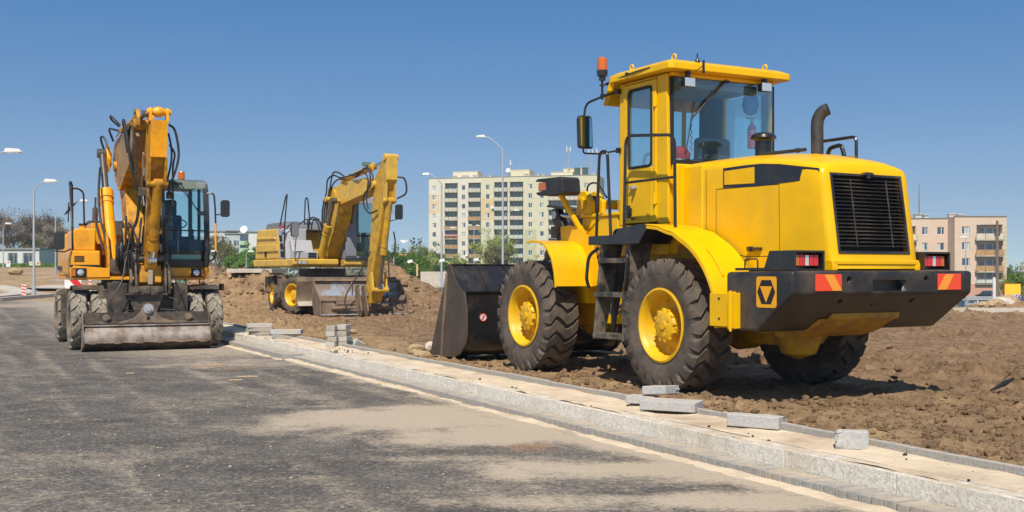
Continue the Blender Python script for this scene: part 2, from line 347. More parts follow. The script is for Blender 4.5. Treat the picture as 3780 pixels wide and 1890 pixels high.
us = np.concatenate([np.arange(-3, 14, .045), np.arange(14, 26, .07), np.arange(26, 52, .14)])
vs = np.concatenate([np.arange(5.725, 14, .045), np.arange(14, 20, .09), np.arange(20, 42, .2)])
U, V = np.meshgrid(us, vs, indexing='ij')
GX = -.447 * U + .894 * V; GY = .894 * U + .447 * V
keep = (GX / np.maximum(GY, .1) < .60) & (GY > 3.5) & (GY < 43.5) & (GX / np.maximum(GY, .1) > -.55)
GZ = soil_height(GX, GY)
tag(grid('dirt_field', GX, GY, GZ, M['soil'], keep, {'clay': clay_attr(GX, GY)}), kind='structure')
def soil_z(x, y): return float(soil_height(np.array([float(x)]), np.array([float(y)]))[0])
# wide terrain out to the horizon
def terrain_material():
    m = mat('distant_ground', (.2, .14, .09), .95); nt = m.node_tree; N = nt.nodes; K = nt.links; p = N['Principled BSDF']
    p.inputs['Specular IOR Level'].default_value = .1
    tc = N.new('ShaderNodeTexCoord'); a = N.new('ShaderNodeAttribute'); a.attribute_name = 'grass'
    n = N.new('ShaderNodeTexNoise'); n.inputs['Scale'].default_value = .35; n.inputs['Detail'].default_value = 10; n.inputs['Roughness'].default_value = .7; K.new(tc.outputs['Object'], n.inputs[0])
    c1 = N.new('ShaderNodeValToRGB'); e = c1.color_ramp.elements; e[0].position = .3; e[0].color = (.25, .165, .095, 1); e[1].position = .7; e[1].color = (.43, .31, .19, 1); K.new(n.outputs[0], c1.inputs[0])
    c2 = N.new('ShaderNodeValToRGB'); e = c2.color_ramp.elements; e[0].position = .3; e[0].color = (.05, .085, .02, 1); e[1].position = .7; e[1].color = (.14, .20, .05, 1); K.new(n.outputs[0], c2.inputs[0])
    mx = N.new('ShaderNodeMixRGB'); K.new(a.outputs['Fac'], mx.inputs[0]); K.new(c1.outputs[0], mx.inputs[1]); K.new(c2.outputs[0], mx.inputs[2]); K.new(mx.outputs[0], p.inputs['Base Color'])
    b = N.new('ShaderNodeBump'); b.inputs['Strength'].default_value = .8; b.inputs['Distance'].default_value = .5
    n2 = N.new('ShaderNodeTexNoise'); n2.inputs['Scale'].default_value = 1.2; n2.inputs['Detail'].default_value = 8; K.new(tc.outputs['Object'], n2.inputs[0])
    K.new(n2.outputs[0], b.inputs['Height']); K.new(b.outputs[0], p.inputs['Normal']); return m
ys = np.concatenate([np.arange(-30, 40, 5), np.arange(40, 130, 1.2), np.arange(130, 400, 8), np.geomspace(400, 4500, 24)])
ss = np.linspace(-1, 1, 241)
YY, SS = np.meshgrid(ys, ss, indexing='ij'); XX = SS * (np.maximum(YY, 30) * .75 + 25)
ZZ = terrain(XX, np.maximum(YY, 1)) - .06
mask_l = (1 - sstep(-.36, -.33, XX / np.maximum(YY, 1))) * sstep(72, 80, YY) * (1 - sstep(100, 125, YY))
ZZ = ZZ + mask_l * (fbm(XX * .12, YY * .12, 4) - .45) * 1.3
sX = XX / np.maximum(YY, 1)
gr = np.maximum(sstep(140, 152, YY), sstep(84, 88, YY) * sstep(-.1, -.06, sX) * sstep(.44, .3, fbm(XX * .2, YY * .2)))
gr = np.maximum(gr, sstep(115, 130, YY) * sstep(-.33, -.3, sX)) * (1 - .9 * sstep(.25, .32, sX) * sstep(200, 120, YY))
tag(grid('ground', XX, YY, ZZ, terrain_material(), None, {'grass': gr}), kind='structure')

# ---- road
def road_material():
    m = mat('worn_dusty_asphalt', (.06, .06, .062), .85); nt = m.node_tree; N = nt.nodes; K = nt.links; p = N['Principled BSDF']
    tc = N.new('ShaderNodeTexCoord'); a = N.new('ShaderNodeAttribute'); a.attribute_name = 'sand'; a2 = N.new('ShaderNodeAttribute'); a2.attribute_name = 'rust'
    p.inputs['Specular IOR Level'].default_value = .3
    def noise(s, d=6, r=.6):
        q = N.new('ShaderNodeTexNoise'); q.inputs['Scale'].default_value = s; q.inputs['Detail'].default_value = d; q.inputs['Roughness'].default_value = r; K.new(tc.outputs['Object'], q.inputs[0]); return q
    nf = noise(30, 3, .8); nl = noise(.9, 8)
    c = N.new('ShaderNodeValToRGB'); e = c.color_ramp.elements; e[0].position = .40; e[0].color = (.058, .053, .049, 1); e[1].position = .66; e[1].color = (.175, .158, .140, 1); K.new(nf.outputs[0], c.inputs[0])
    r = N.new('ShaderNodeMapRange'); r.inputs[1].default_value = .35; r.inputs[2].default_value = .65; r.inputs[3].default_value = .8; r.inputs[4].default_value = 1.3; K.new(nl.outputs[0], r.inputs[0])
    v = N.new('ShaderNodeVectorMath'); v.operation = 'SCALE'; K.new(c.outputs[0], v.inputs[0]); K.new(r.outputs[0], v.inputs['Scale'])
    vg = N.new('ShaderNodeTexVoronoi'); vg.inputs['Scale'].default_value = 26; K.new(tc.outputs['Object'], vg.inputs[0]); l1 = N.new('ShaderNodeMath'); l1.operation = 'LESS_THAN'; l1.inputs[1].default_value = .30; K.new(vg.outputs['Distance'], l1.inputs[0])
    sc_ = N.new('ShaderNodeSeparateColor'); K.new(vg.outputs['Color'], sc_.inputs[0]); g1 = N.new('ShaderNodeMath'); g1.operation = 'GREATER_THAN'; g1.inputs[1].default_value = .88; K.new(sc_.outputs[0], g1.inputs[0]); mm_ = N.new('ShaderNodeMath'); mm_.operation = 'MULTIPLY'; K.new(l1.outputs[0], mm_.inputs[0]); K.new(g1.outputs[0], mm_.inputs[1])
    ms_ = N.new('ShaderNodeMixRGB'); K.new(mm_.outputs[0], ms_.inputs[0]); K.new(v.outputs[0], ms_.inputs[1]); ms_.inputs[2].default_value = (.30, .27, .23, 1)
    # brown-grey dust
    nd = noise(16, 10, .95)
    ns = noise(3.0, 10, .75)
    s1 = N.new('ShaderNodeMapRange'); s1.inputs[1].default_value = .3; s1.inputs[2].default_value = .7; s1.inputs[3].default_value = -.40; s1.inputs[4].default_value = .40; K.new(ns.outputs[0], s1.inputs[0])
    s2 = N.new('ShaderNodeMapRange'); s2.inputs[1].default_value = .35; s2.inputs[2].default_value = .65; s2.inputs[3].default_value = -.75; s2.inputs[4].default_value = .75; K.new(nd.outputs[0], s2.inputs[0])
    A = N.new('ShaderNodeMath'); A.operation = 'ADD'; K.new(s1.outputs[0], A.inputs[0]); K.new(s2.outputs[0], A.inputs[1])
    g = N.new('ShaderNodeMath'); g.operation = 'MULTIPLY'; K.new(a.outputs['Fac'], g.inputs[0]); g.inputs[1].default_value = 1.35
    B = N.new('ShaderNodeMath'); B.operation = 'ADD'; K.new(g.outputs[0], B.inputs[0]); K.new(A.outputs[0], B.inputs[1])
    C = N.new('ShaderNodeMapRange'); C.inputs[1].default_value = .06; C.inputs[2].default_value = .98; C.inputs[3].default_value = 0; C.inputs[4].default_value = .84; K.new(B.outputs[0], C.inputs[0])
    mx = N.new('ShaderNodeMixRGB'); K.new(C.outputs[0], mx.inputs[0]); K.new(ms_.outputs[0], mx.inputs[1]); mx.inputs[2].default_value = (.56, .46, .345, 1)
    m3 = N.new('ShaderNodeMixRGB'); K.new(a2.outputs['Fac'], m3.inputs[0]); K.new(mx.outputs[0], m3.inputs[1]); m3.inputs[2].default_value = (.42, .20, .07, 1)
    K.new(m3.outputs[0], p.inputs['Base Color'])
    b = N.new('ShaderNodeBump'); b.inputs['Strength'].default_value = .9; b.inputs['Distance'].default_value = .03; K.new(nf.outputs[0], b.inputs['Height']); K.new(b.outputs[0], p.inputs['Normal']); return m
def pgY(py): return F * CH / (py - HY)
us = np.concatenate([np.arange(-3, 14, .06), np.arange(14, 30, .12), np.arange(30, 60, .6)])
vs = np.concatenate([np.arange(-40, -14, .6), np.arange(-14, 3, .1), np.arange(3, 4.9, .05), [4.9]])
U, V = np.meshgrid(us, vs, indexing='ij'); RX = -.447 * U + .894 * V; RY = .894 * U + .447 * V
sand = sstep(.42, .0, 4.86 - V - (fbm(U * .8, V * .8, 3) - .5) * .5) * .95
sand = np.maximum(sand, .55 * sstep(3.2, 1.0, 4.86 - V) * sstep(16, 20, U))
def patch(px, py, rx, ry, amp, rot=0):  # dusty patch: centre given as a point on the road
    Yc = pgY(py); Xc = at(px, Yc); dx = RX - Xc; dy = RY - Yc
    a = dx * math.cos(rot) + dy * math.sin(rot); b = -dx * math.sin(rot) + dy * math.cos(rot)
    w = (fbm(RX * 1.3 + px, RY * 1.3, 4) - .5) * 1.1
    return amp * sstep(1.25, .35, np.sqrt((a / rx) ** 2 + (b / ry) ** 2) + w)
for q in [(1500, 1545, 1.5, 1.2, 1.0), (1850, 1590, 1.1, .8, .95), (1230, 1530, .5, .45, .55), (2400, 1730, 1.2, .55, .9), (2100, 1850, .9, .3, .6), (2750, 1850, .9, .35, .9), (1950, 1470, .5, .8, .6),
          (900, 1340, 1.3, 1.4, .45), (1150, 1500, .6, .15, .35), (1000, 1440, .7, .2, .25), (760, 1340, .35, .5, .5), (150, 1125, 3.5, 5, .5), (1700, 1690, .8, .2, .5)]:
    sand = np.maximum(sand, patch(*q))
sand = np.maximum(sand, .26 * sstep(.52, .72, fbm(U * .16, V * 3.6, 4)))     # faint dusty wheel tracks
dv = np.abs(V + 2.35 + .25 * np.sin(U * .35)); sand = np.maximum(sand, .16 * sstep(.3, .1, dv))
sand = np.maximum(sand, .20 * sstep(.42, .75, fbm(U * .9, V * .9, 5)))
sand = sand * (.88 + .6 * (fbm(U * 1.5 + 9, V * 5, 5, .65) - .3))
rust = .7 * sstep(.62, .70, fbm(RX * 2.2, RY * 6, 4)) * sstep(1.0, .5, np.sqrt(((RX - at(880, 16.3)) / 1.0) ** 2 + ((RY - 16.5) / .7) ** 2))
rust = np.maximum(rust, .35 * sstep(1.0, .2, np.sqrt(((RX - at(1960, 8.9)) / .28) ** 2 + ((RY - 8.9) / .3) ** 2)))
# the road bends away to the left at its far end
left_edge = np.interp(RY, [-20, 10, 30, 45, 56, 69, 80, 100], [-60, -40, -29, -26, -25.6, -27.9, -32, -40])
zr = (fbm(RX * .25, RY * .25, 2) - .5) * .015
M['road'] = road_material()
tag(grid('road', RX, RY, zr * sstep(4.86, 3.8, V), M['road'], (RX > left_edge) & (RY > 2) & (RY < 62), {'sand': sand, 'rust': rust}), kind='structure')
# far carriageway crossing behind the machines, its kerbs and pale pavement
M['farroad'] = mat('far_asphalt', (.10, .10, .105), .9, var=.2, dscale=.5)
M['pale'] = mat('pale_concrete', (.50, .46, .40), .85, dirt=(.36, .28, .19), damt=.6, dscale=2, var=.08)
def ribbon(name, pts, w, dz, m, th=.0):
    mb = MB(); P = [Vector((x, y, 0)) for x, y in pts]; L = []
    for i, p in enumerate(P):
        d = (P[min(i + 1, len(P) - 1)] - P[max(i - 1, 0)]).normalized(); n = Vector((d.y, -d.x, 0)); L.append((p - n * w / 2, p + n * w / 2))
    def dense(a, b, k): return [a.lerp(b, t / k) for t in range(k)]
    A = []; B = []
    for i in range(len(L) - 1): A += dense(L[i][0], L[i + 1][0], 8); B += dense(L[i][1], L[i + 1][1], 8)
    A.append(L[-1][0]); B.append(L[-1][1]); n = len(A)
    za = [(q.x, q.y, terr(q.x, q.y) + dz) for q in A]; zb = [(q.x, q.y, terr(q.x, q.y) + dz) for q in B]
    vs_ = za + zb; fs = [(i, i + 1, n + i + 1, n + i) for i in range(n - 1)]
    if th:
        vs_ += [(x, y, z - th) for x, y, z in za + zb]
        fs += [(i, i + 1, 2 * n + i + 1, 2 * n + i) for i in range(n - 1)] + [(n + i, n + i + 1, 3 * n + i + 1, 3 * n + i) for i in range(n - 1)]
    mb.add(vs_, fs); return tag(mb.build(name, m, smooth=0), kind='structure')
ribbon('side_road', [(-46, 96), (-30, 88), (-16, 86), (0, 96), (20, 120)], 22, .02, 'farroad')
ribbon('kerb', [(-40, 44), (-27.5, 50), (-25.5, 56), (-27, 66), (-33, 76), (-60, 90)], .35, .12, 'pale', .2)
ribbon('pavement', [(-45, 50), (-31, 56), (-29.2, 62), (-32, 74), (-40, 84)], 1.6, .05, 'pale', .15)
ribbon('pavement', [(-33.2, 79.6), (-25, 76.5), (-18, 77.5), (-12, 82)], 2.0, .07, 'pale', .15)
ribbon('pavement', [(-30, 112), (-14, 103), (-4, 112), (10, 128)], 2.5, .10, 'pale', .15)
ribbon('kerb', [(13.5, 40.2), (16, 39.3), (22, 38.6), (34, 38)], .3, .14, 'pale', .3)

# ---- kerb assembly: raised gutter strip, granite kerb, sand bed, slim edging kerb
def gran(name, c0, c1, sc_, bumpd, top=.5):
    m = mat(name, c0, .85); nt = m.node_tree; N = nt.nodes; K = nt.links; p = N['Principled BSDF']; p.inputs['Specular IOR Level'].default_value = .25
    tc = N.new('ShaderNodeTexCoord'); n = N.new('ShaderNodeTexNoise'); n.inputs['Scale'].default_value = sc_; n.inputs['Detail'].default_value = 5; n.inputs['Roughness'].default_value = .8; K.new(tc.outputs['Object'], n.inputs[0])
    c = N.new('ShaderNodeValToRGB'); e = c.color_ramp.elements; e[0].position = .36; e[0].color = (*c0, 1); e[1].position = .6; e[1].color = (*c1, 1); K.new(n.outputs[0], c.inputs[0])
    n2 = N.new('ShaderNodeTexNoise'); n2.inputs['Scale'].default_value = 1.7; n2.inputs['Detail'].default_value = 8; n2.inputs['Roughness'].default_value = .7; K.new(tc.outputs['Object'], n2.inputs[0])
    r = N.new('ShaderNodeMapRange'); r.inputs[1].default_value = .5; r.inputs[2].default_value = .75; r.inputs[4].default_value = .7; K.new(n2.outputs[0], r.inputs[0])
    mx = N.new('ShaderNodeMixRGB'); K.new(r.outputs[0], mx.inputs[0]); K.new(c.outputs[0], mx.inputs[1]); mx.inputs[2].default_value = (.48, .37, .24, 1)
    ge = N.new('ShaderNodeNewGeometry'); sx = N.new('ShaderNodeSeparateXYZ'); K.new(ge.outputs['True Normal'], sx.inputs[0]); r5 = N.new('ShaderNodeMapRange'); r5.inputs[1].default_value = .7; r5.inputs[2].default_value = .95; r5.inputs[4].default_value = top; K.new(sx.outputs[2], r5.inputs[0])
    n6 = N.new('ShaderNodeTexNoise'); n6.inputs['Scale'].default_value = 9; n6.inputs['Detail'].default_value = 8; K.new(tc.outputs['Object'], n6.inputs[0]); r6 = N.new('ShaderNodeMapRange'); r6.inputs[1].default_value = .35; r6.inputs[2].default_value = .6; K.new(n6.outputs[0], r6.inputs[0])
    m6 = N.new('ShaderNodeMath'); m6.operation = 'MULTIPLY'; K.new(r5.outputs[0], m6.inputs[0]); K.new(r6.outputs[0], m6.inputs[1]); mz_ = N.new('ShaderNodeMixRGB'); K.new(m6.outputs[0], mz_.inputs[0]); K.new(mx.outputs[0], mz_.inputs[1]); mz_.inputs[2].default_value = (.60, .48, .34, 1); K.new(mz_.outputs[0], p.inputs['Base Color'])
    b = N.new('ShaderNodeBump'); b.inputs['Strength'].default_value = .8; b.inputs['Distance'].default_value = bumpd; K.new(n.outputs[0], b.inputs['Height']); K.new(b.outputs[0], p.inputs['Normal']); return m
M['granite'] = gran('white_split_granite', (.60, .55, .47), (.90, .84, .74), 32, .025, .9)
M['paver'] = gran('grey_concrete_paver', (.23, .22, .205), (.36, .345, .32), 60, .006, .55)
M['edging'] = gran('slim_grey_edging', (.26, .25, .23), (.40, .38, .35), 50, .005, .5)
M['block'] = gran('grey_concrete_block', (.34, .335, .325), (.47, .46, .445), 40, .006)
M['blockdark'] = gran('weathered_grey_block', (.20, .20, .20), (.30, .295, .29), 40, .008)
M['sandbed'] = mat('pale_sand_bed', (.60, .49, .36), .95, dirt=(.28, .19, .12), damt=.6, dscale=1.6, var=.12, bump=.6, bscale=25, dlo=.5, dhi=.7, spec=.1)
rr = random.Random(3)
def kbox(mb, u0, u1, v0, v1, z0, z1, mi=0, j=0):
    a = [uv(u0, v0, z0), uv(u0, v1, z0), uv(u1, v1, z0), uv(u1, v0, z0), uv(u0, v0, z1), uv(u0, v1, z1), uv(u1, v1, z1), uv(u1, v0, z1)]
    if j: a = [(x, y, z + (rr.uniform(-j, j) if k > 3 else 0)) for k, (x, y, z) in enumerate(a)]
    mb.hexa(a, mi)
UB = .894 * 17.8 + .447 * 3.4           # where the lower gutter strip starts
g = MB(); u = 2.0
while u < UB:
    kbox(g, u + .004, u + .098, 4.86 + rr.uniform(-.003, .003), 5.056, -.05, .058 + rr.uniform(-.003, .003)); u += .1
g.build('paved_gutter', 'paver', bevel=.006, bseg=1); tag(bpy.data.objects['paved_gutter'], kind='structure')
g = MB(); u = UB + .12
while u < 30:
    kbox(g, u + .003, u + .097, 4.72 + rr.uniform(-.003, .003), 5.056, -.05, .082 + rr.uniform(-.003, .003)); u += .1
tag(g.build('paved_gutter', 'paver', bevel=.005, bseg=1), kind='structure')
g = MB(); u = 1.0
while u < 32:
    L = 1.0 if u < UB - 1 or u > UB + 5 else .42
    kbox(g, u + .002, u + L - .002, 5.06 + rr.uniform(-.004, .004), 5.215, -.05, .182 + rr.uniform(-.003, .003)); u += L
tag(g.build('granite_kerb', 'granite', bevel=.007, bseg=2), kind='structure')
g = MB(); u = .5
while u < 36:
    kbox(g, u + .003, u + .995, 5.655 + rr.uniform(-.004, .004), 5.715, .0, .232 + rr.uniform(-.005, .005)); u += 1.0
tag(g.build('edging_kerb', 'edging', bevel=.006, bseg=1), kind='structure')
us = np.arange(0, 34, .05); vs = np.concatenate([np.arange(5.10, 5.66, .03), [5.66]]); U, V = np.meshgrid(us, vs, indexing='ij')
SZ = .176 + (fbm(U * 2.5, V * 8, 4) - .5) * .03 + .02 * sstep(5.5, 5.64, V) * fbm(U * 1.2, V * 3, 3) - .012 * sstep(.03, .0, np.abs(V - 5.245))
SZ = np.where(V < 5.22, .176 + (fbm(U * 3.1, V * 5, 4) - .42) * .05, SZ)
tag(grid('sand_bed', -.447 * U + .894 * V, .894 * U + .447 * V, SZ, M['sandbed']), kind='structure')
g = MB()      # dark joint behind the kerb
g2 = []
for i in range(60):
    u0 = rr.uniform(1, 26); kbox(g, u0, u0 + rr.uniform(.15, .9), 5.236, 5.241, .15, .177)
tag(g.build('joint_filler', 'blockdark', smooth=0), kind='structure')
# spilt sand fillet along the gutter
us = np.arange(2, 28, .05); vs = np.arange(4.42, 4.87, .03); U, V = np.meshgrid(us, vs, indexing='ij')
edge = 4.86 - np.where(U > UB + .12, .14, 0)
SZ = -.016 + .034 * sstep(.22, 0, edge - V) * (.15 + 1.3 * fbm(U * 1.4, V * 4, 5, .65)) + (fbm(U * 9, V * 9, 3) - .5) * .016
tag(grid('spilt_sand', -.447 * U + .894 * V, .894 * U + .447 * V, SZ, M['sandbed'], V < edge + .02), kind='structure')
# clods and pebbles lying on the loose soil
def scatter(name, n, gen, m, smin, smax, seed):
    R = random.Random(seed); mb = MB(); ico = bmesh.new(); bmesh.ops.create_icosphere(ico, subdivisions=1, radius=1)
    bv = [v.co.copy() for v in ico.verts]; bf = [tuple(v.index for v in f.verts) for f in ico.faces]; ico.free()
    for _ in range(n):
        x, y, z = gen(R); s_ = smin + (smax - smin) * R.random() ** 3; k = [R.uniform(.6, 1.3) for _ in range(3)]; a = R.uniform(0, 6.28)
        ca, sa = math.cos(a), math.sin(a); vs_ = []
        for q in bv:
            f = s_ * R.uniform(.75, 1.2); qx, qy, qz = q.x * k[0] * f, q.y * k[1] * f, q.z * k[2] * f * .7
            vs_.append((x + qx * ca - qy * sa, y + qx * sa + qy * ca, z + qz + s_ * .25))
        mb.add(vs_, bf)
    return tag(mb.build(name, m, smooth=0, fix=False), 'loose clods and pebbles scattered over the bare soil', 'soil clods', kind='stuff')
def gen_soil(R):
    while True:
        u = R.uniform(4, 34) if R.random() < .5 else R.uniform(4, 14); v = 5.78 + 10 * R.random() ** 2.2
        x, y, _ = uv(u, v)
        if abs(x / y) < .5: return x, y, soil_z(x, y)
def gen_pile(R):
    c = R.choice(MOUNDS[:8]); x = R.gauss(c[0], c[3] * .8); y = R.gauss(c[1] - 1, c[4] * .8); return x, y, soil_z(x, y)
scatter('soil_clods', 5200, gen_soil, 'soil', .006, .05, 1)
scatter('soil_clods', 700, gen_pile, 'soil', .02, .14, 2)
def gen_near(R):
    while True:
        x = R.uniform(2.6, 4.8); y = R.uniform(6.2, 10.5)
        if .894 * x + .447 * y > 5.8: return x, y, soil_z(x, y)
scatter('soil_clods', 1500, gen_near, 'soil', .008, .04, 5)
M['bitumen'] = mat('black_bitumen_crumb', (.008, .008, .009), .6)
def gen_sand(R): u = R.choice([R.uniform(2.5, 12), R.uniform(15.6, 17.4)]); v = R.uniform(5.1, 5.62); x, y, _ = uv(u, v); return x, y, .178
o = scatter('asphalt_crumbs', 120, gen_sand, 'bitumen', .004, .022, 3); o['label'] = 'black asphalt crumbs scattered on the pale sand bed'; o['category'] = 'crumbs'
M['gravel'] = mat('pale_grit', (.42, .36, .28), .9)
def gen_road(R): y = R.uniform(5.5, 18); x = R.uniform(-.45, .1) * y; return (x, y, -.002) if .894 * x + .447 * y < 4.7 else (-2, 8, -.002)
o = scatter('road_grit', 700, gen_road, 'gravel', .002, .012, 4); o['label'] = 'pale grit scattered over the dark road'; o['category'] = 'grit'
M['sleeve'] = mat('dusty_woven_hose_sleeve', (.30, .26, .20), .8)
M['ladder'] = mat('dusty_black_ladder', (.03, .028, .026), .5, dirt=(.26, .21, .15), damt=.75, dscale=5, dlo=.4, dhi=.65)
# ------------------------------------------------------------------ wheels
def tyre_mb(R, W, rim, lugs, depth, style):
    mb = MB(); h = W / 2; rb = R - depth
    prof = [(rim - .01, -h * .80), (rim + .03, -h * .86), (rim + (R - rim) * .38, -h * 1.0), (rim + (R - rim) * .62, -h * 1.0), (R - depth * 2.3, -h * .94), (rb - .012, -h * .84), (rb, -h * .4), (rb, h * .4),
            (rb - .012, h * .84), (R - depth * 2.3, h * .94), (rim + (R - rim) * .62, h * 1.0), (rim + (R - rim) * .38, h * 1.0), (rim + .03, h * .86), (rim - .01, h * .80)]
    mb.lathe(prof, seg=48); P = 2 * PI / lugs
    def lug(th0, stations):  # stations: (y/h, radius top, radius base, angular offset in pitches, half width in pitches)
        vs = []
        for (yy, rt, rbs, off, hw) in stations:
            c = th0 + off * P
            for r_, a_ in ((rbs, -hw * 1.18), (rt, -hw), (rt, hw), (rbs, hw * 1.18)):
                t = c + a_ * P; vs.append((r_ * math.cos(t), yy * h, r_ * math.sin(t)))
        n = len(stations); fs = [(0, 1, 2, 3), tuple(4 * (n - 1) + k for k in (3, 2, 1, 0))]
        for i in range(n - 1):
            for k in range(3): a = 4 * i + k; fs.append((a, a + 1, a + 5, a + 4))
        mb.add(vs, fs)
    s1 = R - depth * 3.4; s2 = R - depth * 1.1
    for i in range(lugs):
        t = i * P
        if style == 'chevron':
            st = []
            for yy, off in ((-1.0, -.15), (-.9, -.12), (-.5, .32), (-.16, .50), (.18, .12), (.5, -.15), (.9, .42), (1.0, .50)):
                e = abs(yy)
                rt = R - .02 * e * e if e < .95 else R - depth * 1.6; rb_ = rb - .015 if e < .95 else R - depth * 3.6
                st.append((yy if e < .95 else yy * 1.02, rt if e != .9 else R - .012, rb_ if e != .9 else R - depth * 1.8, off, .33 if e < .95 else .24))
            st = [(-1.02, s1 + .012, s1 - .02, -.2, .2)] + st + [(1.02, s1 + .012, s1 - .02, .55, .2)]
            lug(t, st)
        elif style == 'bar':  # alternating bars from each shoulder, slanted to the middle
            sg = 1 if i % 2 else -1
            st = [(sg * 1.02, s1, s1 - .02, -.3, .42), (sg * 1.0, s2, R - depth * 2.6, -.25, .52), (sg * .86, R - .006, rb - .02, -.15, .56), (sg * .4, R, rb - .01, .25, .54), (sg * .05, R, rb - .01, .75, .46), (-sg * .14, R, rb - .01, .95, .3)]
            lug(t, st)
        else:  # wide-spaced agricultural style bars
            sg = 1 if i % 2 else -1
            st = [(sg * 1.02, s1, s1 - .02, -.6, .32), (sg * .95, R - .01, R - depth * 2, -.45, .42), (sg * .5, R, rb - .01, .1, .42), (-sg * .1, R, rb - .01, .9, .36)]
            lug(t, st)
    return mb
_ty = {}
def make_wheel(parent, loc, side, R, W, rim, lugs, depth, style, rub, rimm, hubr, steer=0, hub=True, dish=.16, spin=0, label=None):
    """side=+1: outer face towards +y"""
    key = (R, W, style, rub)
    w = bpy.data.objects.new('wheel', None); COL.objects.link(w); w.parent = parent; w.location = loc; w.rotation_euler = (0, spin, steer if side > 0 else steer)
    if key not in _ty:
        t = tyre_mb(R, W, rim, lugs, depth, style).build('tyre', rub, w, smooth=32, fix=True); _ty[key] = t.data
    else:
        t = bpy.data.objects.new('tyre', _ty[key]); COL.objects.link(t); t.parent = w
    s = side; h = W / 2; m = MB()
    prof = [(rim + .012, s * h * .80), (rim + .018, s * h * .90), (rim - .004, s * h * .93), (rim - .022, s * h * .84), (rim - .045, s * h * .70), (rim - .05, s * h * .2), (rim - .075, s * (h * .2 - .03)), (rim * .62, s * (h * .1 - .02)), (hubr, s * (h * .25 - .02)), (.001, s * (h * .25 - .02))]
    m.lathe(prof, seg=40)
    m.lathe([(rim - .05, s * h * .2), (rim - .05, -s * h * .8), (rim + .012, -s * h * .85)], seg=40)
    for k in range(10):
        a = 2 * PI * k / 10; m.cyl((rim * .72 * math.cos(a), s * (h * .1 - .02), rim * .72 * math.sin(a)), (rim * .72 * math.cos(a), s * (h * .1 + .02), rim * .72 * math.sin(a)), .014, seg=6)
    m.build('rim', rimm, w, smooth=40)
    if hub:
        m = MB(); y1 = h * (1 - dish / h * .3)
        m.lathe([(hubr * 1.02, 0), (hubr * 1.02, s * h * .55), (hubr * .97, s * h * .66), (hubr * .90, s * h * .70), (.001, s * h * .71)], seg=24)
        m.cyl((0, 0, 0), (0, s * h * .78, 0), hubr * .26, seg=14)
        for k in range(12):
            a = 2 * PI * k / 12; c, q = hubr * .98 * math.cos(a), hubr * .98 * math.sin(a); m.cyl((c, s * h * .52, q), (c, s * h * .70, q), .017, seg=7)
        for k in range(3):
            a = 2 * PI * k / 3 + .5; c, q = hubr * .6 * math.cos(a), hubr * .6 * math.sin(a); m.cyl((c, s * h * .70, q), (c, s * h * .73, q), .022, seg=10)
        m.build('hub', rimm, w, smooth=40)
    return w
def hyd(parent, p0, p1, r, frac, m1, mrod='chrome', T=None, head=True, eye=True):
    """hydraulic cylinder: barrel from p0, rod to p1"""
    p0 = Vector(p0); p1 = Vector(p1); mid = p0.lerp(p1, frac); d = (p1 - p0).normalized()
    mb = MB(T); mb.cyl(p0, mid, r, seg=18)
    if head: mb.cyl(mid - d * r * 1.5, mid + d * .02, r * 1.18, seg=18); mb.cyl(mid - d * r * 2.6, mid - d * r * 2.1, r * 1.12, seg=18)
    if eye: mb.cyl(p0 + Vector((0, -r * .9, 0)), p0 + Vector((0, r * .9, 0)), r * .95, seg=14)
    c = mb.build('hydraulic_cylinder', m1, parent)
    mb = MB(T); mb.cyl(mid, p1, r * .56, seg=14); mb.cyl(p1 + Vector((0, -r * .85, 0)), p1 + Vector((0, r * .85, 0)), r * .8, seg=14)
    mb.build('rod', mrod, c); return c
def arcp(cx, cz, r, a0, a1, n): return [(cx + r * math.cos(rad(a0 + (a1 - a0) * i / n)), cz + r * math.sin(rad(a0 + (a1 - a0) * i / n))) for i in range(n + 1)]

